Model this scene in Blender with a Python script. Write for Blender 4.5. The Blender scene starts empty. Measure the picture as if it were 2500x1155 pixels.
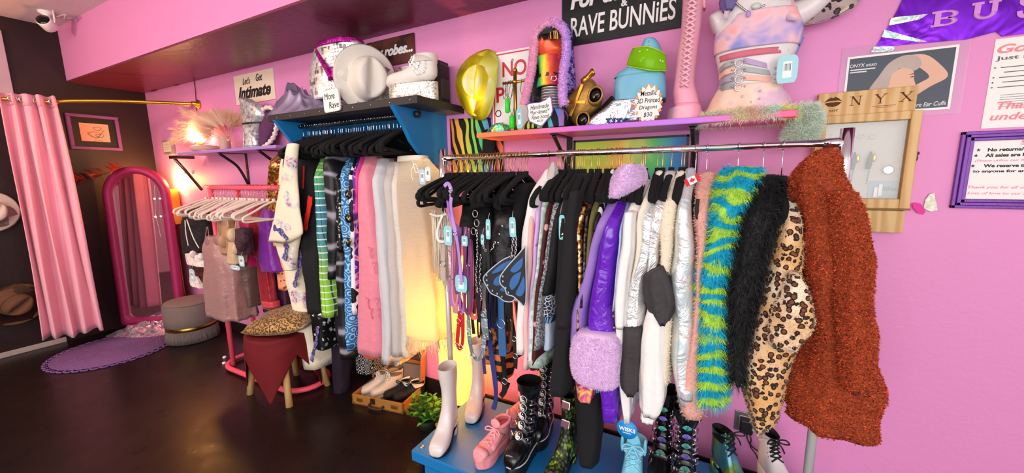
import bpy, bmesh, math, random
import numpy as np
from mathutils import Vector, Matrix, noise
random.seed(7); RNG = np.random.default_rng(5)
C = bpy.context.scene.collection
PI = math.pi
sin, cos = math.sin, math.cos
# ---------------------------------------------------------------- camera
F, YAW, PITCH, ROLL, H, D = 956.4, .4881, .1556, .01365, 1.6, 2.132
def cam_axes():
    cy, sy, cp, sp = cos(YAW), sin(YAW), cos(PITCH), sin(PITCH)
    f = np.array([-sy*cp, cy*cp, -sp]); r = np.array([cy, sy, 0.]); d = np.cross(f, r)
    cr, sr = cos(ROLL), sin(ROLL)
    return np.array([cr*r+sr*d, -sr*r+cr*d, f])
RC = cam_axes()
cd = bpy.data.cameras.new('camera'); cam = bpy.data.objects.new('camera', cd); C.objects.link(cam)
cd.sensor_fit = 'HORIZONTAL'; cd.sensor_width = 36; cd.lens = F/2500*36; cd.clip_start = .02
m = Matrix.Identity(4)
for i in range(3):
    m[i][0] = RC[0][i]; m[i][1] = -RC[1][i]; m[i][2] = -RC[2][i]
m[0][3], m[1][3], m[2][3] = 0, -D, H
cam.matrix_world = m
sc = bpy.context.scene; sc.camera = cam
# ---------------------------------------------------------------- world, lights, exposure
vs = sc.view_settings; vs.view_transform = 'Standard'; vs.look = 'None'; vs.gamma = 1; vs.use_curve_mapping = False
vs.exposure = EXPO = .06
w = bpy.data.worlds.new('world'); sc.world = w; w.use_nodes = True
bg = w.node_tree.nodes['Background']; bg.inputs[0].default_value = (1, .97, .98, 1); bg.inputs[1].default_value = .95
def area(name, loc, target, sx, sy, power, col=(1, 1, 1)):
    l = bpy.data.lights.new(name, 'AREA'); l.shape = 'RECTANGLE'; l.size = sx; l.size_y = sy; l.energy = power; l.color = col
    o = bpy.data.objects.new(name, l); C.objects.link(o); o.location = loc
    o.rotation_euler = (Vector(target)-Vector(loc)).to_track_quat('-Z', 'Y').to_euler(); return o
def point(name, loc, power, col, r=.04):
    l = bpy.data.lights.new(name, 'POINT'); l.energy = power; l.color = col; l.shadow_soft_size = r
    o = bpy.data.objects.new(name, l); C.objects.link(o); o.location = loc; return o
area('storefront_window_light', (.6, -5.3, 1.7), (-1.0, 0, 1.3), 5.6, 2.6, 170, (1, .97, .95))
area('ceiling_panel_light', (-2.6, -2.6, 3.0), (-2.7, -1.2, 0), 2.0, .6, 40, (1, .9, .86))
point('added_warm_light', (-4.5, -2.9, 2.6), 82, (1, .70, .48), .18)  # unseen warm light, added to brighten the ceiling, soffit and left side
point('corner_lamp_light', (-5.24, -.10, 1.58), 24, (1, .47, .1), .06)
point('feather_lamp_light', (-4.42, -.16, 2.0), 34, (1, .54, .24), .05)
point('paper_lamp_light', (-1.47, -.13, .66), 150, (1, .76, .32), .07)
# ---------------------------------------------------------------- pixels to points (2500 x 1155 frame)
def ray(px, py): return RC.T @ np.array([(px-1250)/F, (py-577.5)/F, 1.])
def P(px, py, y=0.):
    d = ray(px, py); t = (y+D)/d[1]; return Vector((t*d[0], y, H+t*d[2]))
def PZ(px, py, z=0.):
    d = ray(px, py); t = (z-H)/d[2]; return Vector((t*d[0], -D+t*d[1], z))
def PX(px, py, x):
    d = ray(px, py); t = x/d[0]; return Vector((x, -D+t*d[1], H+t*d[2]))
def proj(p):
    q = RC @ (np.array(p)-np.array([0, -D, H])); return 1250+F*q[0]/q[2], 577.5+F*q[1]/q[2]
def xat(px, y, z):
    x = P(px, 300, y).x
    for _ in range(6):
        a = proj((x, y, z))[0]; b = proj((x+.001, y, z))[0]; x += (px-a)/(b-a)*.001
    return x
# ---------------------------------------------------------------- materials
def lin(h):
    h = h.lstrip('#'); o = []
    for i in (0, 2, 4):
        c = int(h[i:i+2], 16)/255; o.append(c/12.92 if c <= .04045 else ((c+.055)/1.055)**2.4)
    return (*o, 1)
class PB:
    """small node builder: methods return sockets"""
    def __init__(s, name):
        s.m = bpy.data.materials.new(name); s.m.use_nodes = True; s.t = s.m.node_tree
        s.b = s.t.nodes['Principled BSDF']; s.out = s.t.nodes['Material Output']
        s.co = s.n('ShaderNodeTexCoord').outputs['Object']
    def n(s, k, **kw):
        x = s.t.nodes.new(k)
        for a, v in kw.items(): setattr(x, a, v)
        return x
    def l(s, a, b):
        if hasattr(a, 'links'): s.t.links.new(a, b)
        else: b.default_value = a
        return s
    def map(s, sc=(1, 1, 1), rot=(0, 0, 0), vec=None):
        x = s.n('ShaderNodeMapping'); s.l(vec or s.co, x.inputs[0]); x.inputs['Scale'].default_value = sc; x.inputs['Rotation'].default_value = rot
        return x.outputs[0]
    def nz(s, scale, detail=2, rough=.5, dist=0, vec=None, color=False):
        x = s.n('ShaderNodeTexNoise'); s.l(vec or s.co, x.inputs['Vector']); x.inputs['Scale'].default_value = scale
        x.inputs['Detail'].default_value = detail; x.inputs['Roughness'].default_value = rough; x.inputs['Distortion'].default_value = dist
        return x.outputs['Color' if color else 'Fac']
    def vor(s, scale, out='Distance', feature='F1', vec=None, rnd=1):
        x = s.n('ShaderNodeTexVoronoi', feature=feature); s.l(vec or s.co, x.inputs['Vector']); x.inputs['Scale'].default_value = scale
        x.inputs['Randomness'].default_value = rnd
        return x.outputs[out]
    def wave(s, scale, dist=0, d='X', kind='BANDS', prof='SIN', detail=2, dscale=1, vec=None):
        x = s.n('ShaderNodeTexWave', wave_type=kind, wave_profile=prof)
        if kind == 'BANDS': x.bands_direction = d
        else: x.rings_direction = d
        s.l(vec or s.co, x.inputs['Vector']); x.inputs['Scale'].default_value = scale; x.inputs['Distortion'].default_value = dist
        x.inputs['Detail'].default_value = detail; x.inputs['Detail Scale'].default_value = dscale
        return x.outputs['Fac']
    def ramp(s, fac, stops, const=False):
        x = s.n('ShaderNodeValToRGB'); s.l(fac, x.inputs[0]); r = x.color_ramp; r.interpolation = 'CONSTANT' if const else 'LINEAR'
        while len(r.elements) < len(stops): r.elements.new(.5)
        for e, (p, h) in zip(r.elements, stops): e.position = p; e.color = lin(h)
        return x.outputs[0]
    def mix(s, fac, a, b, mode='MIX'):
        x = s.n('ShaderNodeMix', data_type='RGBA', blend_type=mode); s.l(fac, x.inputs[0])
        s.l(lin(a) if isinstance(a, str) else a, x.inputs[6]); s.l(lin(b) if isinstance(b, str) else b, x.inputs[7]); return x.outputs[2]
    def math(s, op, a, b=0.):
        x = s.n('ShaderNodeMath', operation=op); s.l(a, x.inputs[0]); s.l(b, x.inputs[1]); return x.outputs[0]
    def axis(s, k, lo, hi, vec=None, rep=False):
        x = s.n('ShaderNodeSeparateXYZ'); s.l(vec or s.co, x.inputs[0]); r = s.n('ShaderNodeMapRange')
        s.l(x.outputs[k], r.inputs[0]); r.inputs[1].default_value = lo; r.inputs[2].default_value = hi; r.clamp = not rep; return r.outputs[0]
    def warp(s, amt, scale):
        x = s.n('ShaderNodeVectorMath', operation='MULTIPLY_ADD'); s.l(s.nz(scale, color=True), x.inputs[0])
        x.inputs[1].default_value = (amt,)*3; s.l(s.co, x.inputs[2]); return x.outputs[0]
    def bump(s, h, strength=.3, dist=.01):
        x = s.n('ShaderNodeBump'); x.inputs['Strength'].default_value = strength; x.inputs['Distance'].default_value = dist
        s.l(h, x.inputs['Height']); s.l(x.outputs[0], s.b.inputs['Normal']); return s
    def fin(s, col=None, rough=.7, metal=0, sheen=0, coat=0, spec=.5, emis=0, ecol=None, trans=0, alpha=1, glass=0, rand=0, ior=1.45):
        if col is not None:
            if isinstance(col, str): col = lin(col)
            if rand:
                g = s.n('ShaderNodeNewGeometry'); hv = s.n('ShaderNodeHueSaturation'); r = s.n('ShaderNodeMapRange')
                s.l(g.outputs['Random Per Island'], r.inputs[0]); r.inputs[3].default_value = 1-rand; r.inputs[4].default_value = 1+rand
                s.l(r.outputs[0], hv.inputs['Value']); s.l(col, hv.inputs['Color']); col = hv.outputs[0]
            s.l(col, s.b.inputs['Base Color'])
        i = s.b.inputs; s.l(rough, i['Roughness']); s.l(metal, i['Metallic']); i['Sheen Weight'].default_value = sheen
        i['Coat Weight'].default_value = coat; i['Specular IOR Level'].default_value = spec; i['Alpha'].default_value = alpha
        i['Transmission Weight'].default_value = glass; i['IOR'].default_value = ior
        if emis:
            s.l(lin(ecol) if ecol else col, i['Emission Color']); i['Emission Strength'].default_value = emis
        if trans:
            tr = s.n('ShaderNodeBsdfTranslucent'); s.l(col, tr.inputs[0]); mx = s.n('ShaderNodeMixShader'); mx.inputs[0].default_value = trans
            s.t.links.new(s.b.outputs[0], mx.inputs[1]); s.t.links.new(tr.outputs[0], mx.inputs[2]); s.t.links.new(mx.outputs[0], s.out.inputs[0])
        return s.m
_MC = {}
def mat(hexc, rough=.7, metal=0, bump=None, vary=0, **kw):
    """plain material with a little grain and colour variation"""
    key = (hexc, rough, metal, bump, vary, tuple(sorted(kw.items())))
    if key in _MC: return _MC[key]
    p = PB('plain_'+hexc.strip('#')); col = lin(hexc)
    if vary:
        col = p.mix(p.math('MULTIPLY', p.nz(9, 3), vary), hexc, '#%02x%02x%02x' % tuple(int(int(hexc[k:k+2], 16)*.45) for k in (1, 3, 5)))
    if bump: p.bump(p.nz(bump[0], 3), bump[1], bump[2] if len(bump) > 2 else .01)
    _MC[key] = p.fin(col, rough, metal, **kw); return _MC[key]
def cloth(hexc, rough=.85, vary=.35, b=.35, **kw): return mat(hexc, rough, 0, (35, b, .012), vary, sheen=.0, **kw)
def two(name, kind, a, b, scale, rough=.7, thr=.5, dist=0, **kw):
    p = PB(name); soft = .04
    f = {'noise': lambda: p.nz(scale, 3, .55, dist), 'wave': lambda: p.wave(scale, dist, kw.pop('d', 'X')), 'rings': lambda: p.wave(scale, dist, 'Y', 'RINGS'),
         'cells': lambda: p.vor(scale), 'cross': lambda: p.vor(scale, 'Distance', 'DISTANCE_TO_EDGE')}[kind]()
    return p.fin(p.ramp(f, [(thr-soft, a), (thr+soft, b)]), rough, **kw)
def sequin(name, stops, scale=70, rough=.25, metal=.9):
    p = PB(name); c = p.vor(scale, 'Color'); x = p.n('ShaderNodeSeparateColor'); p.l(c, x.inputs[0])
    p.bump(x.outputs[1], .5, .01); return p.fin(p.ramp(x.outputs[0], stops), rough, metal)
def holo(name, base='#e6e6ec', amt=.45, rough=.22, scale=6, metal=.75):
    p = PB(name); f = p.nz(scale, 2, .5, 1.5)
    c = p.ramp(f, [(.25, '#f4c8e0'), (.4, '#e8e8ee'), (.5, '#b8e8f4'), (.58, '#eef0d8'), (.68, '#d0c4f4'), (.8, '#eeeeee')])
    p.bump(p.nz(14, 4, .6, .8), .55, .02); return p.fin(p.mix(amt, base, c), rough, metal)
# ---------------------------------------------------------------- mesh building
class MB:
    def __init__(s): s.v = []; s.f = []; s.s = []; s.pc = []
    def add(s, v, f, smooth=True, M=None):
        o = len(s.v); s.pc.append((o, len(s.f))); s.v += [tuple(M @ Vector(p)) if M else tuple(p) for p in v]
        s.f += [tuple(i+o for i in q) for q in f]; s.s += [smooth]*len(f); return s
    def join(s, o, M=None): 
        k = len(s.v); s.pc.append((k, len(s.f))); s.v += [tuple(M @ Vector(p)) if M else p for p in o.v]; s.f += [tuple(i+k for i in q) for q in o.f]; s.s += o.s; return s
    def box(s, a, b, bev=0., M=None):
        a = [min(p, q) for p, q in zip(a, b)] if True else a; 
        return s._box(a, [max(p, q) for p, q in zip(a, b)], bev, M)
    def _box(s, a, b, bev, M):
        if bev <= 0:
            v = [(x, y, z) for x in (a[0], b[0]) for y in (a[1], b[1]) for z in (a[2], b[2])]
            return s.add(v, [(0, 1, 3, 2), (4, 6, 7, 5), (0, 4, 5, 1), (2, 3, 7, 6), (0, 2, 6, 4), (1, 5, 7, 3)], False, M)
        bm = bmesh.new(); bmesh.ops.create_cube(bm, size=1)
        for v in bm.verts: v.co = Vector([(a[i]+b[i])/2+v.co[i]*(b[i]-a[i]) for i in range(3)])
        bmesh.ops.bevel(bm, geom=bm.edges[:], offset=bev, segments=2, affect='EDGES', profile=.5)
        bm.verts.index_update(); s.add([v.co[:] for v in bm.verts], [[v.index for v in f.verts] for f in bm.faces], False, M); bm.free(); return s
    def loft(s, rings, closed=True, cap=True, M=None, smooth=True):
        n = len(rings[0]); v = [p for r in rings for p in r]; f = []
        for i in range(len(rings)-1):
            for j in range(n if closed else n-1):
                k = (j+1) % n; f.append((i*n+j, i*n+k, (i+1)*n+k, (i+1)*n+j))
        if cap and closed:
            f.append(tuple(range(n-1, -1, -1))); f.append(tuple((len(rings)-1)*n+j for j in range(n)))
        return s.add(v, f, smooth, M)
    def tube(s, path, r, n=8, closed=False, M=None, flat=1.):
        path = [Vector(p) for p in path]; rings = []; N = len(path); up = None
        for i, p in enumerate(path):
            a = path[(i-1) % N] if closed or i > 0 else p; b = path[(i+1) % N] if closed or i < N-1 else p
            t = (b-a).normalized() if (b-a).length > 1e-9 else Vector((0, 0, 1))
            if up is None: up = Vector((0, 0, 1)) if abs(t.z) < .9 else Vector((1, 0, 0))
            u = (up-t*up.dot(t)); u = u.normalized() if u.length > 1e-6 else t.orthogonal().normalized(); up = u; w = t.cross(u)
            rr = r[i] if hasattr(r, '__len__') else r
            rings.append([p+u*(rr*cos(2*PI*k/n))+w*(rr*flat*sin(2*PI*k/n)) for k in range(n)])
        if closed: rings.append(rings[0])
        return s.loft(rings, True, not closed, M)
    def lathe(s, prof, n=32, M=None, cap=True):
        return s.loft([[(r*cos(2*PI*k/n), r*sin(2*PI*k/n), z) for k in range(n)] for r, z in prof], True, cap, M)
    def poly(s, pts, thick, M=None, smooth=False):
        """flat outline in XY, extruded from z=0 to z=thick"""
        n = len(pts); v = [(x, y, 0) for x, y in pts]+[(x, y, thick) for x, y in pts]
        f = [tuple(range(n-1, -1, -1)), tuple(range(n, 2*n))]+[(i, (i+1) % n, n+(i+1) % n, n+i) for i in range(n)]
        return s.add(v, f, smooth, M)
    def sphere(s, c, r, n=12, m=8, M=None):
        c = Vector(c); rr = r if hasattr(r, '__len__') else (r, r, r)
        return s.loft([[(c.x+rr[0]*sin(PI*i/m)*cos(2*PI*k/n), c.y+rr[1]*sin(PI*i/m)*sin(2*PI*k/n), c.z+rr[2]*cos(PI*i/m)) for k in range(n)] for i in ([.02]+list(range(1, m))+[m-.02])], True, True, M)
    def grid(s, fn, nu, nv, M=None, smooth=True):
        v = [fn(i/nu, j/nv) for j in range(nv+1) for i in range(nu+1)]
        f = [(j*(nu+1)+i, j*(nu+1)+i+1, (j+1)*(nu+1)+i+1, (j+1)*(nu+1)+i) for j in range(nv) for i in range(nu)]
        return s.add(v, f, smooth, M)
ROOT = {}
def setp(o, label=None, cat=None, group=None, kind=None):
    for k, v in (('label', label), ('category', cat), ('group', group), ('kind', kind)):
        if v: o[k] = v
    return o
def thing(name, label, cat, loc=(0, 0, 0), rz=0, group=None, rot=None):
    o = bpy.data.objects.new(name, None); o.empty_display_size = .05; C.objects.link(o); o.location = loc
    o.rotation_euler = rot or (0, 0, rz); ROOT[o] = (Matrix.Translation(Vector(loc)) @ o.rotation_euler.to_matrix().to_4x4()).inverted()
    return setp(o, label, cat, group)
def part(root, name, mb, material, local=False, kind=None, label=None, solid=0):
    if 'letter' in name and len(mb.pc) > 1:      # one part for each word or line
        q = mb.pc+[(len(mb.v), len(mb.f))]
        for (v0, f0), (v1, f1) in zip(q[:-1], q[1:]):
            w_ = MB(); w_.v = mb.v[v0:v1]; w_.f = [tuple(i-v0 for i in f) for f in mb.f[f0:f1]]; w_.s = mb.s[f0:f1]; part(root, name, w_, material, local, kind, label, solid)
        return
    iv = ROOT[root]
    vs_ = mb.v if local else [tuple(iv @ Vector(p)) for p in mb.v]
    me = bpy.data.meshes.new(name); me.from_pydata(vs_, [], mb.f); me.polygons.foreach_set('use_smooth', mb.s)
    if len(mb.f) < 20000:
        bm = bmesh.new(); bm.from_mesh(me); bmesh.ops.recalc_face_normals(bm, faces=bm.faces[:]); bm.to_mesh(me); bm.free()
    me.materials.append(material); me.update()
    o = bpy.data.objects.new(name, me); C.objects.link(o); o.parent = root; ROOT[o] = iv
    if solid:
        md = o.modifiers.new('thickness', 'SOLIDIFY'); md.thickness = solid; md.offset = 0
    return setp(o, label, None, None, kind)
def one(name, label, cat, mb, material, group=None, kind=None, solid=0):
    """a thing that is one mesh, origin at its base"""
    a = np.array(mb.v); lo, hi = a.min(0), a.max(0); loc = Vector(((lo[0]+hi[0])/2, (lo[1]+hi[1])/2, lo[2]))
    me = bpy.data.meshes.new(name); me.from_pydata([tuple(Vector(p)-loc) for p in mb.v], [], mb.f); me.polygons.foreach_set('use_smooth', mb.s)
    bm = bmesh.new(); bm.from_mesh(me); bmesh.ops.recalc_face_normals(bm, faces=bm.faces[:]); bm.to_mesh(me); bm.free()
    me.materials.append(material); o = bpy.data.objects.new(name, me); C.objects.link(o); o.location = loc; ROOT[o] = Matrix.Translation(-loc)
    if solid:
        md = o.modifiers.new('thickness', 'SOLIDIFY'); md.thickness = solid; md.offset = 0
    return setp(o, label, cat, group, kind)
def struct(name, mb, material): return one(name, None, None, mb, material, None, 'structure')
def dup(root, loc, rz=0, label=None, group=None, rot=None):
    r = root.copy(); C.objects.link(r); r.location = loc; r.rotation_euler = rot or (0, 0, rz)
    ROOT[r] = (Matrix.Translation(Vector(loc)) @ r.rotation_euler.to_matrix().to_4x4()).inverted()
    if label: r['label'] = label
    if group: r['group'] = group
    for ch in list(root.children):
        c = ch.copy(); C.objects.link(c); c.parent = r; ROOT[c] = ROOT[r]
        for g in list(ch.children):
            e = g.copy(); C.objects.link(e); e.parent = c
    return r
def frame(o, ex, ey, ez):
    M = Matrix.Identity(4)
    for i in range(3): M[i][0] = ex[i]; M[i][1] = ey[i]; M[i][2] = ez[i]; M[i][3] = o[i]
    return M
def wallM(o, tilt=0):      # flat art on the back wall: x right, y up, z out of the wall
    c, s = cos(tilt), sin(tilt); return frame(o, (c, 0, s), (-s, 0, c), (0, -1, 0))
def leftM(o): return frame(o, (0, 1, 0), (0, 0, 1), (1, 0, 0))
def text(s, w=None, h=None, depth=.001, shear=0., bold=0., align='C'):
    cu = bpy.data.curves.new('t', 'FONT'); cu.body = s; cu.size = 1; cu.shear = shear; cu.offset = bold; cu.extrude = .5; cu.resolution_u = 4
    ob = bpy.data.objects.new('t', cu); C.objects.link(ob); bpy.context.view_layer.update()
    me = bpy.data.meshes.new_from_object(ob.evaluated_get(bpy.context.evaluated_depsgraph_get()))
    a = np.array([v.co[:] for v in me.vertices]); fs = [tuple(p.vertices) for p in me.polygons]
    bpy.data.objects.remove(ob); bpy.data.curves.remove(cu); bpy.data.meshes.remove(me)
    lo, hi = a.min(0), a.max(0); d = hi-lo
    kx = w/d[0] if w else h/d[1]; ky = h/d[1] if h else kx
    a[:, 0] = (a[:, 0]-(lo[0]+hi[0])/2)*kx if align == 'C' else (a[:, 0]-lo[0])*kx
    a[:, 1] = (a[:, 1]-(lo[1]+hi[1])/2)*ky; a[:, 2] = (a[:, 2]+.5)*depth
    return MB().add([tuple(p) for p in a], fs, False)
def T2(x, y, z=0): return Matrix.Translation((x, y, z))
def R3(x=0, y=0, z=0): return Matrix.Rotation(z, 4, 'Z') @ Matrix.Rotation(y, 4, 'Y') @ Matrix.Rotation(x, 4, 'X')
def sgp(v, p): return math.copysign(abs(v)**p, v)
def lerp_rows(rows, t):
    ts = [r[0] for r in rows]
    return [np.interp(t, ts, [r[k] for r in rows]) for k in range(1, len(rows[0]))]
def ss(t): t = min(1, max(0, t)); return t*t*(3-2*t)
def prings(rows, yc, hy, N=30, n=40, p=3.2, fold=(6, .005), neck=0., sh=.16, wr=.004, front=None, hyend=None, seed=0):
    """rings of a hanging body whose outline passes through rows of (image y, left x, right x); real depth hy about the plane yc"""
    if front is None: front = .25 if p < 2.5 else .6
    y0, y1 = rows[0][0], rows[-1][0]; z0 = P((rows[0][1]+rows[0][2])/2, y0, yc).z; rings = []
    for i in range(N):
        t = i/(N-1); py = y0+(y1-y0)*t; a = np.mean([lerp_rows(rows, py+e) for e in (-6, 0, 6)], axis=0) if 0 < i < N-1 else lerp_rows(rows, py)
        z = z0
        for _ in range(3):
            h = hy*(1-neck+neck*ss((z0-z)/sh+.08))
            if hyend is not None: h += (hyend-hy)*t
            yp = yc-h*front; z = P((a[0]+a[1])/2, py, yp).z
        xl, xr = P(a[0], py, yp).x, P(a[1], py, yp).x; cx, hx = (xl+xr)/2, abs(xr-xl)/2; r = []
        g = fold[1]*min(1, .25+t*1.2)
        for k in range(n):
            q = 2*PI*k/n; c, s_ = sgp(cos(q), 2/p), sgp(sin(q), 2/p)
            x = cx+hx*c; y = yc+h*s_
            f = sin(fold[0]*s_*1.7+seed*2.1+t*1.3)+.5*sin(fold[0]*2.3*s_+seed+cos(t*4))
            x += g*f*(.35+.65*abs(c)); y += g*.6*sin(fold[0]*1.5*c+seed)
            nv = noise.noise_vector(Vector((x*9+seed*3.3, y*9, z*7)))
            r.append((x+wr*nv.x*2, y+wr*nv.y*2, z+wr*nv.z))
        rings.append(r)
    return rings
def endcap(rings, k=.5):
    """close a loft with a shrunken ring at each end so that edges are rounded"""
    def shrink(r, f, dz):
        c = np.mean(np.array(r), axis=0); return [tuple(c+(np.array(q)-c)*f+np.array([0, 0, dz])) for q in r]
    return [shrink(rings[0], .45, .006)]+rings+[shrink(rings[-1], .93, .004), shrink(rings[-1], .6, .012)]
def hang(name, label, rows, material, yc=-.47, hy=.2, cat='clothing', group=None, hole=True, pname='cloth', **kw):
    """a garment on a hanger"""
    kw.setdefault('neck', .8); rg = prings(rows, yc, hy, **kw); c = np.mean(np.array(rg[0]), axis=0)
    t = thing(name, label, cat, tuple(c), 0, group); b = part(t, pname, MB().loft(endcap(rg)), material); return t, rg
def extra(root, name, rows, material, yc, hy, label=None, **kw):
    rg = prings(rows, yc, hy, **kw); part(root, name, MB().loft(endcap(rg)), material, label=label); return rg
def rawmesh(name, v, quads, tris, material, root, kind='stuff'):
    me = bpy.data.meshes.new(name); nv, nq, nt = len(v), len(quads), len(tris)
    iv = np.array(ROOT[root]); v = v @ iv[:3, :3].T+iv[:3, 3]
    me.vertices.add(nv); me.vertices.foreach_set('co', v.astype(np.float32).ravel())
    me.loops.add(nq*4+nt*3); me.polygons.add(nq+nt)
    me.loops.foreach_set('vertex_index', np.concatenate([quads.ravel(), tris.ravel()]).astype(np.int32))
    me.polygons.foreach_set('loop_start', np.concatenate([np.arange(nq)*4, nq*4+np.arange(nt)*3]).astype(np.int32))
    me.polygons.foreach_set('use_smooth', np.ones(nq+nt, bool)); me.update(); me.validate(); me.materials.append(material)
    o = bpy.data.objects.new(name, me); C.objects.link(o); o.parent = root; ROOT[o] = ROOT[root]; o['kind'] = kind; return o
def fur(root, rings, material, n=9000, length=.03, width=.0016, down=.5, spread=.35, curl=0., name='fur', out=1.):
    """short tapered strands grown on the quads of a loft"""
    A = np.array(rings); L, N = A.shape[0], A.shape[1]
    q0, q1, q2 = A[:-1], np.roll(A, -1, 1)[:-1], A[1:]
    ar = np.linalg.norm(np.cross(q1-q0, q2-q0), axis=2).ravel(); idx = RNG.choice(len(ar), n, p=ar/ar.sum())
    i, j = idx//N, idx % N; u, v = RNG.random((n, 1)), RNG.random((n, 1)); jj = (j+1) % N
    pos = (A[i, j]*(1-u)+A[i, jj]*u)*(1-v)+(A[i+1, j]*(1-u)+A[i+1, jj]*u)*v
    nr = np.cross(A[i, jj]-A[i, j], A[i+1, j]-A[i, j]); nr /= np.linalg.norm(nr, axis=1, keepdims=True)+1e-9
    cen = A.mean(1)[i]; sg = np.sign(((pos-cen)*nr).sum(1, keepdims=True)); nr *= sg
    d1 = nr*out+RNG.normal(0, spread, (n, 3))+np.array([0, 0, -down*.5]); d1 /= np.linalg.norm(d1, axis=1, keepdims=True)
    d2 = d1*.6+np.array([0, 0, -down])+RNG.normal(0, spread*.5+curl, (n, 3)); d2 /= np.linalg.norm(d2, axis=1, keepdims=True)
    ln = length*RNG.uniform(.6, 1.25, (n, 1)); sd = np.cross(d1, RNG.normal(0, 1, (n, 3))); sd /= np.linalg.norm(sd, axis=1, keepdims=True)+1e-9
    w_ = width*RNG.uniform(.7, 1.3, (n, 1)); pos = pos-nr*.002
    mid = pos+d1*ln*.5; tip = mid+d2*ln*.5
    V = np.stack([pos-sd*w_, pos+sd*w_, mid+sd*w_*.8, mid-sd*w_*.8, tip], 1).reshape(-1, 3); b = np.arange(n)[:, None]*5
    return rawmesh(name, V, b+np.array([[0, 1, 2, 3]]), b+np.array([[3, 2, 4]]), material, root)
def smoothpath(pts, k=6):
    pts = [Vector(p) for p in pts]; o = []
    for i in range(len(pts)-1):
        a, b, c, d = pts[max(0, i-1)], pts[i], pts[i+1], pts[min(len(pts)-1, i+2)]
        for j in range(k):
            t = j/k; o.append(.5*((2*b)+(c-a)*t+(2*a-5*b+4*c-d)*t*t+(3*b-a-3*c+d)*t**3))
    return o+[pts[-1]]
# ================================================================ THE SETTING
XL, ZC = -5.75, 3.06
pk = PB('pink_wall_paint'); pk.bump(pk.nz(42, 4, .6), .22, .006); PINK = pk.fin(pk.mix(pk.math('MULTIPLY', pk.nz(1.2, 2), .25), '#e792c8', '#e184c0'), .5)
mp = PB('maroon_wall_paint'); mp.bump(mp.nz(30, 3), .2, .006); MAROON = mp.fin(mp.mix(mp.nz(2, 3), '#2c1819', '#231315'), .45)
gl = PB('gloss_maroon_paint'); gl.bump(gl.nz(16, 3, .5, .6), .3, .012); GLOSS = gl.fin(gl.mix(gl.nz(1.3, 2), '#7c2c46', '#661f36'), .32)
fl = PB('stained_concrete'); n1 = fl.nz(2.2, 5, .6, .4); n2 = fl.nz(9, 4, .65)
fl.bump(n2, .08, .004); FLOOR = fl.fin(fl.mix(n2, fl.ramp(n1, [(.3, '#17100e'), (.55, '#241714'), (.75, '#35241d')]), '#1e1412'), fl.ramp(n2, [(.3, '#8a8a8a'), (.7, '#a4a4a4')]), spec=.3)
CEIL = mat('#efe2e0', .8, 0, (60, .3, .004), .1)
struct('floor', MB().box((XL-.15, -5.5, -.12), (3.4, .15, 0)), FLOOR)
struct('wall_back', MB().box((XL-.15, 0, 0), (3.4, .15, ZC)), PINK)
struct('wall_left', MB().box((XL-.15, -5.5, 0), (XL, 0, ZC)), MAROON)
struct('ceiling', MB().box((XL-.15, -5.5, ZC), (3.4, .15, ZC+.1)), CEIL)
struct('trim_1', MB().box((XL, -.597, 2.574), (3.4, -.57, ZC)), PINK)
struct('trim_2', MB().box((XL, -.596, 2.56), (3.4, 0, 2.576)), GLOSS)
FRONTW = mat('#d89ab8', .7, vary=.2)
struct('wall_front', MB().box((XL-.15, -5.65, 0), (-2.9, -5.5, ZC)), FRONTW); struct('trim_4', MB().box((-2.9, -5.65, 2.95), (3.4, -5.5, ZC)), FRONTW)
struct('baseboard_back', MB().box((XL, -.014, 0), (3.4, 0, .105), .004), mat('#1d1213', .5))
struct('baseboard_left', MB().box((XL, -5.5, 0), (XL+.014, -.93, .05), .004), mat('#b9a9a2', .5, vary=.3))
struct('trim_3', MB().box((XL, -2.2, 2.37), (XL+.03, -.955, 2.93), .005), mat('#b99fb0', .6))
# ---------------------------------------------------------------- shared materials
CHROME = mat('#e8e6ea', .12, 1); DCHROME = mat('#c9c4c0', .3, 1); BRASS = mat('#c79a3c', .3, .9, (60, .1)); GOLDWIRE = mat('#caa06a', .3, .9)
BLACK = mat('#0d0c0e', .6); VELVET = mat('#0b0a0c', .95, 0, (120, .4, .004)); BLACKM = mat('#151416', .45, 0, (70, .15, .003)); WHITE = mat('#f2f0ee', .6); PAPER = mat('#f4f1ec', .75)
WOOD = PB('pale_wood'); g_ = WOOD.wave(9, 6, 'X', 'BANDS', 'SIN', 3, 1.5, WOOD.map((1, 1, .12))); WOOD.bump(g_, .1, .003); WOOD = WOOD.fin(WOOD.ramp(g_, [(.2, '#c79a5c'), (.8, '#d9b47c')]), .5)
BLUEP = mat('#1f7cc0', .38, 0, (25, .12, .004), .12); REDM = mat('#ff5a6e', .35); CREAMH = mat('#ecd6c8', .4); TAGC = mat('#8fd3dc', .6); INK = mat('#1c1a1c', .6); INKP = mat('#f08aa0', .6)
PRICE = mat('#eef4f2', .7)

# ================================================================ LEFT CORNER
# curtain rod
Zr = 2.3; rodp = smoothpath([(-4.634, -.02, 2.335), (-5.0, -.42, 2.335), (-5.25, -.7, 2.32), (-5.36, -.86, Zr), (-5.46, -1.1, Zr), (-5.60, -1.3, Zr), (XL+.01, -1.42, Zr)], 8)
t = thing('curtain_rod', 'curved brass curtain rod running from the pink wall into the dark corner', 'rod', (-5.2, -.6, 2.3))
part(t, 'rod', MB().tube(rodp, .016, 10), BRASS)
part(t, 'wall_bracket', MB().lathe([(.045, 0), (.045, .012), (.022, .03), (.022, .06)], 20, frame((-4.634, 0, 2.335), (1, 0, 0), (0, 0, 1), (0, -1, 0))), BRASS)
part(t, 'rod_tape', MB().lathe([(.02, 0), (.02, .05)], 14, frame((-4.70, -.09, 2.335), (.76, .65, 0), (0, 0, 1), (-.65, .76, 0))), WHITE)
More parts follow.
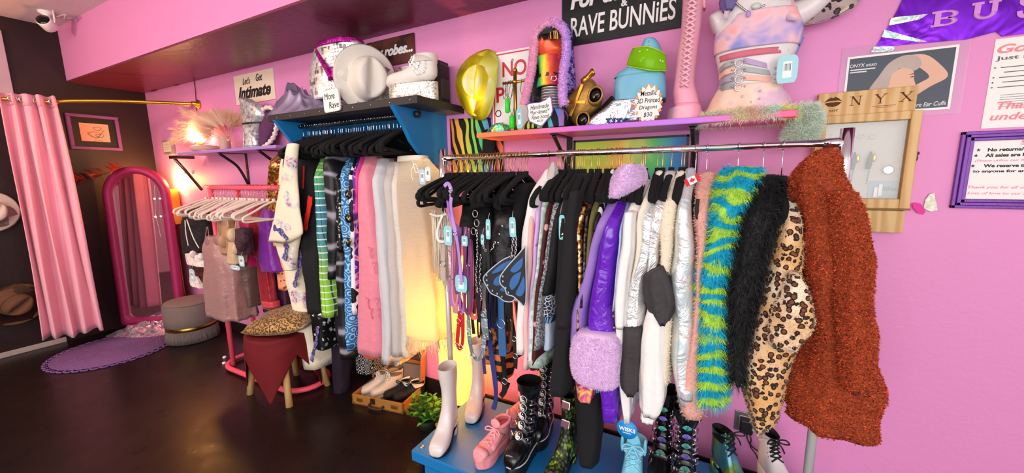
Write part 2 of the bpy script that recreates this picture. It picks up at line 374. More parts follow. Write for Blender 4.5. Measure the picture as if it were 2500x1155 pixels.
# curtain
def curt(u, v):
    a = Vector((-5.325, -.80)); b = Vector((-5.44, -1.085)); sp = 1+.30*v
    q = a.lerp(b, .5+(u-.5)*sp); ph = u*4*2*PI+.6
    am = .062+.02*v; x = q.x+.78*am*sin(ph)+.012*sin(u*31+v*3); y = q.y-.25*am*sin(ph)+.008*sin(v*5+u*17)
    return (x-.02*v, y, 2.345-2.20*v+.012*sin(u*9)*v)
cp = PB('pink_velvet'); cp.bump(cp.nz(30, 3), .15, .006); CURT = cp.fin(cp.mix(cp.nz(4, 2), '#fcc0d0', '#f8aabf'), .75, sheen=.3)
t = thing('curtain', 'long pink velvet curtain gathered at the end of the brass rod', 'curtain', (-5.4, -.95, .1))
part(t, 'panel', MB().grid(curt, 120, 40), CURT, solid=.006)
part(t, 'header', MB().grid(lambda u, v: tuple(Vector(curt(u, v*.045))+Vector((.006, -.006, .004))), 120, 2), mat('#f3b3c4', .75), solid=.004)
for k in range(4):
    c = Vector(curt((k+.38)/4, .02)); part(t, 'grommet', MB().tube([c+Vector((.012, .026*cos(a), .026*sin(a))) for a in np.linspace(0, 2*PI, 17)[:-1]], .005, 6, True), DCHROME)
# framed sketch
def framed(name, label, y0, y1, z0, z1, fm, mm, am, fw=.045, mw=.05):
    t = thing(name, label, 'picture', (XL, (y0+y1)/2, z0)); x0 = XL
    m = MB()
    for a, b in (((y0, z0), (y1, z0+fw)), ((y0, z1-fw), (y1, z1)), ((y0, z0+fw), (y0+fw, z1-fw)), ((y1-fw, z0+fw), (y1, z1-fw))): m.box((x0, a[0], a[1]), (x0+.03, b[0], b[1]), .005)
    part(t, 'frame', m, fm); part(t, 'mat_board', MB().box((x0, y0+fw, z0+fw), (x0+.012, y1-fw, z1-fw)), mm)
    part(t, 'print', MB().box((x0, y0+fw+mw, z0+fw+mw), (x0+.015, y1-fw-mw, z1-fw-mw)), am); return t
t = framed('framed_picture', 'small framed ink sketch in a purple frame on the dark wall', -.655, -.27, 1.915, 2.265, mat('#8f4f96', .45, vary=.3), mat('#17100f', .5), mat('#e6b49a', .7), .03, .055)
m = MB()
for cy, cz, r in ((-.44, 2.13, .028), (-.47, 2.07, .045), (-.43, 2.06, .03), (-.45, 1.995, .03)):
    m.tube([(XL+.017, cy+r*cos(a)*(1+.15*sin(3*a)), cz+r*.6*sin(a)) for a in np.linspace(0, 2*PI, 17)[:-1]], .0015, 4, True)
m.tube(smoothpath([(XL+.017, -.52, 2.09), (XL+.017, -.46, 2.03), (XL+.017, -.42, 2.08), (XL+.017, -.39, 2.12)]), .0014, 4)
part(t, 'ink_lines', m, mat('#5a4a58', .8))
# hats: a lofted brim and a pinched crown in one surface
def hat_mb(rx=.19, ry=.165, cw=.085, cl=.105, ch=.115, curl=.05, crease=.035, n=56):
    rings = []
    for k in range(30):
        r = []
        for j in range(n):
            a = 2*PI*j/n; c, s_ = cos(a), sin(a)
            if k < 9:
                f = 1-k/9; x = (cl+(rx-cl)*f)*c; y = (cw+(ry-cw)*f)*s_; z = curl*abs(s_)**2.2*f**1.5-.012*abs(c)**3*f
            elif k < 20:
                f = (k-9)/11; q = 1-.16*f-.10*max(0, f-.8)/.2; x = cl*q*c; y = cw*q*s_*(1-.10*f*max(0, c)); z = ch*(f**.85)+.004
            else:
                f = 1-(k-20)/9*.985; q = .74*f; x = cl*q*c; y = cw*q*s_*(1-.1*max(0, c)); z = ch+.004+.012*(1-f*f)
            if k >= 14:
                g = ss((k-14)/8); z -= g*crease*math.exp(-(y/(cw*.32))**2)*(1-.3*(x/cl)); z -= g*.02*max(0, x/cl)
                if k < 24: y *= 1-.22*g*max(0, c)**2
            r.append((x, y, z))
        rings.append(r)
    return MB().loft(rings, True, True)
def hat_band(cw, cl, z0=.008, h=.018):
    return MB().loft([[((cl+.003)*cos(2*PI*j/48), (cw+.003)*sin(2*PI*j/48), z) for j in range(48)] for z in (z0, z0+h)], True, False)
def hat(name, label, M, m, band=None, **kw):
    t = thing(name, label, 'hat', tuple(M.translation)); mb = MB().join(hat_mb(**kw), M); part(t, 'felt_body', mb, m, solid=.004)
    if band: part(t, 'band', MB().join(hat_band(kw.get('cw', .085)*.985, kw.get('cl', .105)*.985), M), band, solid=.002)
    return t
def hatM(o, out, along):
    z = Vector(out).normalized(); x = Vector(along); x = (x-z*x.dot(z)).normalized(); return frame(o, x, z.cross(x), z)
c = PX(38, 742, XL+.03); hat('felt_hat', 'brown wide-brimmed felt hat hung low on the dark left wall', hatM((XL+.05, c.y, c.z), (1, .1, -.05), (0, .75, .6)), mat('#6e4a33', .9, 0, (90, .3), .3), mat('#4c3122', .8), rx=.2, ry=.185, curl=.02)
c = PX(-28, 518, XL+.03); hat('felt_hat', 'pale grey felt hat half out of frame on the dark left wall', hatM((XL+.06, c.y, c.z), (1, .1, -.05), (0, .6, .7)), mat('#dccabe', .9, 0, (90, .3), .15), mat('#efe4de', .8), rx=.185, ry=.175, curl=.01)
# arched mirror, turned towards the curtain
mu = Vector((.78, .625, 0)).normalized(); mo = Vector((-5.64, -.53, .045)); mn = Vector((mu.y, -mu.x, 0)); mup = (Vector((0, 0, 1))-mn*.035).normalized()
MM = frame(mo, mu, mup, mn)
def arch(w, h, r0, n=20, x0=0., z0=0., rb=.05):
    r = w/2; pts = [(x0+rb*(1-cos(a)), z0+rb*(1-sin(a))) for a in np.linspace(0, PI/2, 5)]; 
    pts = [(x0, z0+rb)]+pts[1:][::1]; pts += [(x0+w-rb*(1-cos(a)), z0+rb*(1-sin(a))) for a in np.linspace(PI/2, 0, 5)]
    pts += [(x0+r+r*cos(a), z0+h-r+r*sin(a)) for a in np.linspace(0, PI, n)]; return pts
MW, MHT = .60, 1.70
ou = arch(MW, MHT, .3); inn = arch(MW-.15, MHT-.15, .2, 20, .075, .075, .06); md = arch(MW-.075, MHT-.075, .3, 20, .0375, .0375, .055)
t = thing('arched_mirror', 'tall arched floor mirror with a deep pink frame leaning in the corner', 'mirror', tuple(mo))
def rr(pts, z): return [(x, y, z) for x, y in pts]
part(t, 'frame', MB().loft([rr(ou, -.02), rr(ou, .03), rr(md, .05), rr(inn, .03), rr(inn, -.005)], True, False, MM), mat('#ac2460', .45, 0, (40, .2), .25))
part(t, 'backing', MB().poly(ou, .012, MM @ T2(0, 0, -.022)), mat('#6d1f40', .7))
part(t, 'glass', MB().poly(inn, .004, MM @ T2(0, 0, 0)), mat('#f0dfe4', .03, 1))
cm = MM @ T2(.47, 1.28, .035)
t = thing('string_light', 'thin cord with tiny lit bulbs hanging over the arched mirror', 'string lights', tuple(MM @ Vector((.47, .95, .036))))
part(t, 'cord', MB().tube(smoothpath([(.50, 1.5, .06), (.475, 1.35, .04), (.46, 1.2, .035), (.475, 1.05, .036), (.48, .95, .036)]), .002, 5, False, MM), mat('#ded5d6', .5))
for zz, xx in ((1.36, .475), (1.17, .462)):
    part(t, 'bulb', MB().sphere((xx, zz, .045), .009, 10, 6, MM), mat('#ffffff', .4, emis=6, ecol='#fff4f4'))
# silk flower spray
t = thing('flower_spray', 'spray of orange-red silk leaves draped on the top left of the arched mirror', 'artificial flowers', tuple(PX(250, 430, -5.55)))
stem = [MM @ Vector(p) for p in ((.24, 1.70, .06), (.14, 1.64, .10), (.03, 1.58, .16), (-.07, 1.55, .21), (-.14, 1.52, .24))]
sp_ = smoothpath(stem, 5); part(t, 'stem', MB().tube(sp_, .003, 5), mat('#4a3020', .8)); LEAF = mat('#e04a2a', .6, vary=.25); LEAF2 = mat('#f07a4a', .6, vary=.25)
def leaf(mb, o, d, up, L, W):
    d = Vector(d).normalized(); sd = d.cross(Vector(up)).normalized(); n_ = sd.cross(d); o = Vector(o)
    v = [o]; 
    for f, wv, z in ((.35, .9, .05), (.7, .65, .03)): v += [o+d*L*f-sd*W*wv+n_*L*z*1.5, o+d*L*f, o+d*L*f+sd*W*wv+n_*L*z*1.5]
    v.append(o+d*L-n_*L*.12); mb.add([tuple(q) for q in v], [(0, 2, 1), (0, 3, 2), (1, 2, 5, 4), (2, 3, 6, 5), (4, 5, 7), (5, 6, 7)])
for k in range(24):
    o = sp_[int(len(sp_)*k/24)]; mb = MB(); leaf(mb, o, (random.uniform(-.35, .5), random.uniform(-.9, -.2), random.uniform(-.4, .9)), (0, .3, 1), random.uniform(.09, .13), .042)
    part(t, 'leaf', mb, LEAF if k % 3 else LEAF2)
# iridescent cloth heaped under the mirror
def heap(cx, cy, rx, ry, hz, seed, z0=.002, amp=.5, sq=1.):
    def fn(u, v):
        a = 2*PI*u; r = v; k = noise.noise(Vector((cos(a)*2+seed, sin(a)*2, v*3))); e = 1+.22*noise.noise(Vector((cos(a)*1.5, sin(a)*1.5, seed)))
        z = hz*(1-r**2.4)*(.62+amp*k+.35*noise.noise(Vector((u*14, v*6, seed))))
        return (cx+rx*e*r*cos(a), cy+ry*e*r*sin(a), z0+max(0, z))
    return fn
sq_ = sequin('iridescent_foil', [(0, '#f5c9dc'), (.3, '#e9e2f2'), (.5, '#b68fb5'), (.7, '#f7e8ee'), (.9, '#d7a0b8')], 42, .2, .7)
m = MB().grid(heap(0, 0, .42, .19, .12, 3), 72, 16)
M_ = frame((-5.27, -.42, 0), mu, (-mu.y, mu.x, 0), (0, 0, 1)); one('foil_cloth', 'crumpled pink iridescent cloth heaped at the foot of the arched mirror', 'cloth', MB().join(m, M_), sq_)
# crochet rug
t = thing('crochet_rug', 'round lilac crochet rug with scalloped edge on the dark floor', 'rug', (-5.02, -.80, .0)); n = 64
rugm = PB('lilac_crochet'); wv = rugm.wave(26, 1.5, 'Z', 'RINGS', 'SIN', 2); rugm.bump(rugm.math('ADD', wv, rugm.vor(95)), .8, .01); RUG = rugm.fin(rugm.mix(wv, '#7d548c', '#9a6fae'), .95)
part(t, 'rug_body', MB().lathe([(.40, .001), (.41, .006), (.405, .014), (.2, .016), (.01, .016)], 64), RUG, local=True)
scp = [(.43, 0)]
for k in range(44):
    a = 2*PI*k/44; c_ = Vector((.415*cos(a), .415*sin(a), .007)); part(t, 'scallop', MB().tube([c_+Vector(((.03*cos(b))*cos(a)-.03*sin(b)*sin(a), (.03*cos(b))*sin(a)+.03*sin(b)*cos(a), 0)) for b in np.linspace(-PI*.62, PI*.62, 8)], .007, 6), RUG, local=True)
# pouf
t = thing('pouf', 'round grey velvet pouf with gold band and fringe beside the mirror', 'pouf', (-4.68, -.30, 0)); PV = mat('#83716b', .9, 0, (80, .3, .004), .2)
part(t, 'cushion', MB().lathe([(.02, .415), (.14, .412), (.19, .400), (.205, .385), (.212, .37), (.215, .25), (.214, .17), (.2, .16)], 48), PV, local=True)
part(t, 'seam', MB().tube([(.208*cos(a), .208*sin(a), .388) for a in np.linspace(0, 2*PI, 49)[:-1]], .004, 6, True), PV, local=True)
part(t, 'gold_band', MB().lathe([(.205, .125), (.209, .128), (.209, .168), (.205, .17)], 48), mat('#a8843c', .25, 1), local=True)
fr = MB()
for k in range(150):
    a = 2*PI*k/150; r1 = .213+random.uniform(-.002, .004); fr.tube([(.207*cos(a), .207*sin(a), .128), (r1*cos(a), r1*sin(a), .06), ((r1+.004)*cos(a+.01), (r1+.004)*sin(a+.01), .006)], [.005, .006, .005], 5)
part(t, 'fringe', fr, mat('#6e6260', .9), local=True, kind='stuff'); part(t, 'base', MB().lathe([(.19, .004), (.2, .13)], 32), BLACK, local=True)
# warm lamp hidden behind the mirror
t = thing('table_lamp', 'glowing amber lamp standing behind the arched mirror', 'lamp', (-5.28, -.095, 0))
SHADE = mat('#d8862a', .7, emis=.22, ecol='#ff9a30', trans=.2)
part(t, 'shade', MB().lathe([(.07, 1.12), (.078, 1.2), (.078, 1.4), (.07, 1.5)], 24, None, False), SHADE, local=True, solid=.003)
part(t, 'pole', MB().lathe([(.012, .02), (.012, 1.15)], 10), BRASS, local=True); part(t, 'base', MB().lathe([(.085, 0), (.085, .015), (.02, .03)], 24), BRASS, local=True)
# security camera on the ceiling
c = PZ(112, 28, ZC); c.y -= .0; t = thing('security_camera', 'white security camera with black lens face on the ceiling', 'camera', (c.x, c.y, ZC))
part(t, 'mount', MB().lathe([(.05, 0), (.05, -.015), (.022, -.03), (.02, -.07)], 20), WHITE, local=True)
CM_ = Matrix.Translation((0, 0, -.11)) @ R3(.0, 1.15, -.75); part(t, 'body', MB().lathe([(.03, -.05), (.05, -.03), (.052, .05), (.048, .062)], 24, CM_), WHITE, local=True)
part(t, 'lens_face', MB().lathe([(.046, .058), (.046, .064), (.02, .068)], 24, CM_), mat('#0a0a0c', .15), local=True)
part(t, 'antenna', MB().tube([(.09, .02, 0), (.09, .02, -.06), (.085, .02, -.10)], .006, 8), WHITE, local=True)
pts = [PZ(138, 42, ZC-.02), PZ(150, 38, ZC-.03), PZ(160, 36, ZC-.04), PZ(158, 48, ZC-.05), PZ(172, 44, ZC-.03), PZ(180, 44, ZC-.02)]
one('camera_cable', 'short white cable looped beside the ceiling camera', 'cable', MB().tube(smoothpath(pts, 4), .007, 6), mat('#cbb9b6', .5))
# wire along the soffit
pts = [P(355, 221, -.01), P(375, 222, -.012), P(405, 208, -.012), P(430, 208, -.012), P(455, 196, -.012), P(470, 187, -.012), P(476, 215, -.01), P(478, 240, -.01), P(480, 272, -.01)]
one('wall_wire', 'thin dark wire running under the soffit down to the curtain rod', 'wire', MB().tube(smoothpath(pts, 4), .004, 5), mat('#5a1c3c', .5))
# small framed notice
a, b = P(402, 344), P(431, 377); t = thing('wall_notice', 'small grey framed notice on the pink wall near the corner', 'notice', (a.x, 0, b.z))
part(t, 'frame', MB().box((a.x, -.03, b.z), (b.x, 0, a.z), .005), mat('#9a8c8c', .5)); part(t, 'sheet', MB().box((a.x+.03, -.033, b.z+.03), (b.x-.03, -.005, a.z-.02)), mat('#cfc2b4', .7))
m = MB()
for k in range(5): z = a.z-.045-k*.026; m.box((a.x+.05, -.0345, z), (b.x-.05, -.03, z-.008))
part(t, 'printed_lines', m, mat('#8f8480', .7))
for q in ((451, 421), (470, 421)):
    c = P(*q); one('wall_plug', 'tiny pink plug pressed in the wall under the lavender shelf', 'plug', MB().sphere((c.x, -.004, c.z), (.016, .008, .02), 12, 6), mat('#e0a0c8', .5), 'pair of pink wall plugs')
# sign: Let's Get Intimate
def board(name, label, tl, br, material, thick=.015, y=0., cat='sign', tilt=0., frame_m=None, fw=.02):
    a, b = P(*tl, y), P(*br, y); W, Hh = b.x-a.x, a.z-b.z; o = Vector(((a.x+b.x)/2, y, (a.z+b.z)/2)); t = thing(name, label, cat, (o.x, y, o.z-Hh/2)); M = wallM(o, tilt)
    part(t, 'panel', MB().box((-W/2, -Hh/2, 0), (W/2, Hh/2, thick), min(.002, thick/3), M), material); return t, M @ T2(0, 0, thick), W, Hh
t, M, W, Hh = board('wall_sign', 'cream sign lettered "Let us Get Intimate" in black script', (573, 188), (676, 242), mat('#ecd9c6', .6), .012)
part(t, 'lettering', MB().join(text("Let's", W*.2, Hh*.22, .002, .35, .01), M @ T2(-W*.17, Hh*.26)).join(text('Get', W*.16, Hh*.24, .002, .35, .01), M @ T2(W*.16, Hh*.30)), INK)
part(t, 'headline', MB().join(text('Intimate', W*.84, Hh*.42, .003, .4, .03), M @ T2(.0, -Hh*.12)), INK)
# lavender shelf
zt, zf = 1.855, 1.83; t = thing('wall_shelf', 'lavender wall shelf on black curved brackets left of the black shelf', 'shelf', (-3.9, 0, zf))
part(t, 'board', MB().box((-4.6, -.25, zf), (-3.05, 0, zt), .004), mat('#b78fd8', .45, vary=.1))
def bracket(t, x, zf, yl, dz, m, r=.011):
    part(t, 'bracket', MB().box((x-.016, -.006, zf-dz), (x+.016, 0, zf)).box((x-.016, -yl, zf-.006), (x+.016, 0, zf)).tube(smoothpath([(x, -yl+.01, zf-.01), (x, -yl*.72, zf-.05), (x, -yl*.35, zf-dz*.42), (x, -.012, zf-dz*.93)], 6), r, 8), m)
    part(t, 'screw', MB().sphere((x, -.008, zf-dz*.5), .005, 8, 5), DCHROME)
bracket(t, P(608, 440).x, zf, .23, .30, BLACKM, .012)
bracket(t, P(702, 420).x, zf, .23, .30, BLACKM, .012)
x = P(490, 400).x; part(t, 'metal_arm', MB().tube([(x, -.22, zf-.02), (x, -.14, zf-.14), (x, -.02, zf-.34)], .014, 10).box((x-.05, -.24, zf-.03), (x+.12, -.1, zf)), mat('#7a5a62', .3, .9))
# pampas lamp: vase, plumes and a lit bulb
bx = xat(490, -.15, zt); t = thing('pampas_lamp', 'lit lamp of white pampas plumes in a pale vase on the lavender shelf', 'lamp', (bx, -.14, zt))
vm = mat('#e6b7ae', .6, trans=.2); x2 = xat(548, -.15, zt)
part(t, 'vase', MB().lathe([(.045, 0), (.05, .01), (.05, .12), (.046, .125), (.04, .12), (.038, .01)], 4, Matrix.Translation((x2, -.14, zt)) @ R3(0, 0, .6)), vm)
part(t, 'low_bowl', MB().lathe([(.08, 0), (.12, .02), (.115, .05), (.09, .06)], 24, Matrix.Translation((bx+.05, -.13, zt))), vm)
bh_ = part(t, 'bulb_holder', MB().lathe([(.022, .0), (.022, .10)], 14, Matrix.Translation((P(487, 335, -.15).x, -.15, zt))), BRASS)
part(bh_, 'bulb', MB().sphere(tuple(P(487, 335, -.15)), (.05, .05, .055), 16, 10), mat('#fff4dc', .5, emis=9, ecol='#ffdc9a'))

pc = mat('#fbe4d0', .9, trans=.5)
def plume(root, pts, wd, n=420):
    sp = smoothpath(pts, 8); part(root, 'plume_stem', MB().tube(sp, .0025, 5), mat('#d8b48c', .8))
    m = MB()
    for _ in range(n):
        f = random.random(); i = int((.35+.64*f)*(len(sp)-1)); p = sp[i]; d = (sp[min(i+1, len(sp)-1)]-sp[i-1]).normalized()
        side = Vector((random.gauss(0, 1), random.gauss(0, .6), random.gauss(0, 1))); side = (side-d*side.dot(d)).normalized(); L = wd*(1.1-.65*f)*random.uniform(.6, 1.2)
        q = p+d*L*.55+side*L*.42; e = q+d*L*.5+side*L*.10+Vector((0, 0, -.012)); s2 = d.cross(side)*.0012
        m.add([p-s2, p+s2, q+s2*.8, q-s2*.8, e], [(0, 1, 2, 3), (3, 2, 4)])
    part(root, 'plume', m, pc, kind='stuff')
b0 = P(560, 345, -.14)
for tip in ((415, 345), (420, 318), (435, 300), (450, 280), (445, 268), (480, 285), (520, 275), (560, 285), (585, 290), (425, 332)):
    e = P(*tip, -.14+random.uniform(-.05, .05)); mid = b0.lerp(e, .5)+Vector((0, 0, .05)); plume(t, [b0, b0.lerp(mid, .6)+Vector((0, 0, .02)), mid, e], .15, 700)
# sequin boot on the lavender shelf
sb = sequin('silver_sequin', [(0, '#8d8a92'), (.35, '#cfc9cc'), (.6, '#a8c8cc'), (.8, '#ece8ea')], 55, .35, .5)
t = thing('sequin_boot', 'silver sequin ankle boot standing on the lavender shelf', 'boot', (xat(620, -.14, zt), -.14, zt))
R_ = prings([(240, 590, 600), (262, 588, 636), (285, 592, 646), (305, 594, 634), (330, 596, 628), (350, 598, 626), (362, 597, 630)], -.14, .05, 26, 28, 2.2, (3, .003), 0, wr=.004)
part(t, 'upper', MB().loft(endcap(R_)), sb); part(t, 'sole', MB().loft(prings([(356, 596, 629), (364, 596, 630)], -.14, .055, 3, 24, 2.4, (1, 0), wr=0)), mat('#8fb9bd', .3, .3))
part(t, 'strap', MB().loft(prings([(300, 593, 637), (304, 593, 637)], -.14, .056, 3, 24, 2.2, (1, 0), wr=.002), True, False), BLACKM)
# trimmed headband hoop
t = thing('fur_headband', 'purple fur headband with a white trim leaning on the lavender shelf', 'headband', (xat(655, -.13, zt), -.13, zt))
hp = [(641, 268), (657, 262), (671, 272), (676, 292), (674, 315), (668, 335), (656, 350), (643, 360)]
part(t, 'white_trim', MB().tube(smoothpath([P(x, y, -.16) for x, y in hp], 6), [.016+.005*sin(i*1.9) for i in range(43)], 10), mat('#f2e4dc', .9, 0, (60, .8, .02)))
part(t, 'fur_band', MB().loft(prings([(268, 636, 662), (290, 628, 668), (315, 630, 668), (340, 636, 662), (357, 640, 652)], -.10, .05, 16, 24, 2.2, (5, .004), 0, wr=.006)), mat('#6f3f6a', .95, 0, (60, .9, .02), .5))
# ================================================================ HANGERS
def hanger_proto(name, label, cat, bodym, hookm, loc, r=.0045, rail=.0125, drop=.10, w=.20, flat=1.5, group=None, loop=True):
    t = thing(name, label, cat, loc, 0, group); k = rail+.0035; o = drop-.1
    hk = [(0, k*sin(a), k*cos(a)) for a in np.linspace(-1.9, 1.25, 12)]+[(0, k*.75, -k*1.1), (0, .004, -.035), (0, 0, -.05), (0, 0, -.092-o)]
    part(t, 'hook', MB().tube(hk, .0019, 5), hookm, local=True)
    h = [(0, 0, -.094-o), (0, .03, -.102-o), (0, .08, -.122-o), (0, .14, -.152-o), (0, w-.012, -.18-o), (0, w, -.198-o), (0, w-.012, -.214-o), (0, w*.6, -.216-o), (0, 0, -.217-o)]
    pth = smoothpath(h, 3); pth = pth+[Vector((0, -p.y, p.z)) for p in pth[::-1][1:-1]]
    part(t, 'hanger_body', MB().tube(pth, r, 7, True, None, flat), bodym, local=True)
    part(t, 'neck_plug', MB().tube([(0, 0, -.075-o), (0, 0, -.10-o)], r*1.5, 7), bodym, local=True); return t
def hang_row(proto, pxs, y, z, yaw=.10, base=0., tip=0.):
    for i, px in enumerate(pxs):
        loc = (xat(px, y, z), y, z); rz = base+random.uniform(-yaw, yaw); rot = (random.uniform(-tip, tip), 0, rz)
        if i == 0: proto.location = loc; proto.rotation_euler = rot
        else: dup(proto, loc, rz, None, None, rot)
def ptag(px0, px1, y0, y1, y, name='price_tag', label='', m=None, cat='tag', group=None, tilt=.0):
    a, b = P(px0, y0, y), P(px1, y1, y); W, Hh = b.x-a.x, a.z-b.z
    t = thing(name, label, cat, ((a.x+b.x)/2, y, b.z), 0, group); M = frame(((a.x+b.x)/2, y, (a.z+b.z)/2), (cos(tilt), -sin(tilt)*.9, sin(tilt)*.3), (-sin(tilt)*.3, 0, cos(tilt)), (sin(tilt), -cos(tilt), 0))
    n = 24; pts = [((W/2)*sgp(cos(2*PI*k/n), .35)*(1+.04*cos(8*PI*k/n)), (Hh/2)*sgp(sin(2*PI*k/n), .35)*(1+.02*sin(10*PI*k/n))) for k in range(n)]
    part(t, 'card', MB().poly(pts, .0015, M), m or TAGC)
    part(t, 'sticker', MB().box((-W*.22, -Hh*.3, .0015), (W*.22, Hh*.28, .002), 0, M), PRICE)
    b_ = MB(); 
    for k in range(7): b_.box((-W*.17+k*W*.05, -Hh*.05, .002), (-W*.17+k*W*.05+W*random.uniform(.012, .03), Hh*.2, .0024), 0, M)
    part(t, 'bar_code', b_, INK)
    part(t, 'string', MB().tube([M @ Vector((0, Hh*.45, .001)), M @ Vector((0, Hh*.45+.03, -.012))], .0008, 4), WHITE); return t

# ================================================================ PINK RACK
ry, rz0 = -.49, 1.535; xa = xat(496, -.5, rz0); xb = -2.70
def oval(x0, x1, yc, hy, z, n=10):
    return [(x0+hy+hy*cos(a), yc+hy*sin(a), z) for a in np.linspace(PI/2, 1.5*PI, n)]+[(x1-hy+hy*cos(a), yc+hy*sin(a), z) for a in np.linspace(-PI/2, PI/2, n)]
t = thing('pink_clothes_rack', 'coral pink oval clothes rack with round base left of the red-draped stool', 'clothes rack', ((xa+xb)/2, ry, 0)); RK = mat('#ff5f78', .35)
part(t, 'top_rail', MB().tube(oval(xa, xb, -.36, .14, rz0), .016, 10, True), RK)
part(t, 'base_hoop', MB().tube(oval(xa-.06, xb+.06, -.36, .17, .03), .020, 10, True), RK)
for px, yy in ((513, -.49), (579, -.23)):
    x = xat(px, yy, rz0); part(t, 'post', MB().tube([(x, yy, .03), (x, yy, rz0)], .019, 12), RK)
x = xb-.15; part(t, 'post', MB().tube([(x, -.23, .03), (x, -.23, rz0)], .019, 12), RK)
cw_ = MB()
for k in range(26):
    x = xa+.12+k*.036; cw_.tube([(x+.010*sin(a), ry+.0185*cos(a), rz0+.0185*sin(a)) for a in np.linspace(0, 2*PI, 9)], .0022, 4)
part(t, 'rail_wire_wrap', cw_, mat('#e0506a', .4), kind='stuff')
for px, py in ((547, 886), (563, 892), (548, 872)):
    c = PZ(px, py, .008); part(t, 'foot', MB().lathe([(.014, 0), (.016, .008), (.012, .016)], 10, Matrix.Translation((c.x, c.y, 0))), WHITE)
pr = hanger_proto('cream_hanger', 'cream plastic clothes hanger hooked over the coral pink rack rail', 'hanger', CREAMH, GOLDWIRE, (0, 0, 0), .0075, .016, .10, .215, 1.2, 'cream hangers on the pink rack')
hang_row(pr, [503, 512, 520, 525, 531, 537, 543, 550, 556, 565, 574, 582, 588, 597, 605, 612, 619, 628, 641, 652, 664], ry, rz0, .24, -.05, .13)
satin = lambda h, r=.35, v=.3: mat(h, r, 0, (22, .45, .015), v, sheen=.2)
lacem = lambda n, a, b, s=60: two(n, 'noise', a, b, s, .8, .52)
PK = dict(yc=ry, hy=.16)
def bra(name, label, cups, rows, m, straps=(), **kw):
    """a bra set: two cups, a band and straps, hanging from its hanger"""
    t, rg = hang(name, label, rows, m, cat='lingerie', neck=.2, hy=.05, yc=-.60, pname='band', **kw)
    for px, py, r in cups:
        c = P(px, py, -.66); part(t, 'cup', MB().sphere((c.x, c.y+.02, c.z), (r*.6, r*.8, r), 16, 10), m)
    for s_ in straps: part(t, 'strap', MB().tube(smoothpath([P(x, y, -.66) for x, y in s_], 4), .004, 6), m)
    return t
BLK_LACE = lacem('black_lace', '#120d10', '#2c1c24'); WH_LACE = lacem('white_lace', '#efe2dc', '#d9c3c0', 40)
hang('black_camisole', 'black lace camisole at the left end of the pink rack', [(500, 466, 500), (540, 446, 500), (580, 447, 504), (622, 452, 500)], BLK_LACE, fold=(5, .008), yc=-.47, hy=.14)
bra('white_bra_set', 'white lace bra hanging in front of the black camisole', [(464, 622, .03), (484, 628, .03)], [(622, 452, 490), (648, 458, 500)], WH_LACE, [[(452, 538), (454, 570), (460, 600)], [(456, 536), (472, 580), (486, 606)]])
two_ = two('maroon_floral', 'noise', '#5c0f1e', '#1d0d14', 30, .7, .5)
hang('floral_shorts', 'dark red floral shorts with pale trim above the pouf', [(640, 462, 500), (668, 464, 506), (697, 468, 505)], two_, hy=.10, fold=(4, .01))
hang('lace_knickers', 'small white lace knickers dangling just above the grey pouf', [(675, 462, 480), (688, 459, 488), (700, 464, 494)], WH_LACE, yc=-.56, hy=.06, fold=(4, .006))
t, rg = hang('satin_slip', 'dusty rose satin slip dress, frontmost on the pink rack', [(578, 507, 542), (605, 500, 548), (632, 503, 556), (655, 504, 562), (710, 506, 570), (770, 512, 578), (776, 513, 580)], satin('#b0807c', .3), fold=(7, .016), yc=-.56, hy=.12, neck=.3)
for a in ([(505, 555), (500, 590)], [(540, 555), (545, 592)], [(507, 553), (512, 590)]): part(t, 'strap', MB().tube(smoothpath([P(x, y, -.64) for x, y in a], 3), .003, 5), satin('#b0807c', .3))
part(t, 'bodice_cup', MB().sphere(tuple(P(514, 592, -.63)), (.05, .03, .055), 14, 10), satin('#9c6d6a', .35)); part(t, 'bodice_cup', MB().sphere(tuple(P(533, 590, -.62)), (.05, .03, .055), 14, 10), satin('#9c6d6a', .35))
bra('tan_bra', 'tan mesh bra on a cream hanger right of the dusty rose slip', [(540, 590, .05), (556, 575, .05)], [(540, 533, 558), (580, 530, 560), (618, 540, 560)], satin('#b98a66', .6), [[(531, 520), (532, 560), (538, 585)]], fold=(4, .004))
bra('beige_bra', 'beige satin bra with pointed cups beside the tan bra', [(562, 575, .05), (570, 610, .04)], [(560, 556, 578), (600, 557, 580), (643, 554, 580)], satin('#dcb893', .45), [[(553, 525), (558, 555)], [(578, 530), (574, 560)]], fold=(4, .004))
hang('brown_slip', 'dark taupe satin slip behind the beige bra', [(600, 574, 600), (660, 566, 602), (700, 572, 606), (748, 582, 611)], satin('#6f4f48', .35), fold=(7, .012), hy=.12)
bra('plum_bra', 'plum brown lace bra left of the fuchsia robe', [(582, 600, .045), (590, 585, .04)], [(560, 576, 597), (600, 572, 597), (622, 576, 598)], lacem('plum_lace', '#4b2735', '#34202a'), fold=(4, .004))
t, rg = hang('fuchsia_robe', 'bright fuchsia satin robe on the pink rack', [(512, 605, 618), (545, 597, 616), (600, 598, 618), (650, 604, 620), (668, 610, 618)], satin('#e01f74', .4), fold=(4, .005), yc=-.44, hy=.09)
t, rg = hang('red_robe', 'dark red satin robe with long sleeve, right of the fuchsia robe', [(492, 624, 642), (540, 614, 642), (600, 606, 640), (626, 606, 640)], satin('#9c0f26', .35), fold=(4, .006), yc=-.42, hy=.09)
extra(t, 'sleeve', [(620, 622, 648), (680, 630, 656), (735, 636, 664), (754, 644, 668)], satin('#9c0f26', .35), -.46, .04, fold=(3, .006)); extra(t, 'sleeve_cuff', [(736, 638, 665), (750, 645, 668)], satin('#d8404e', .4), -.46, .045, N=6, fold=(2, .002))
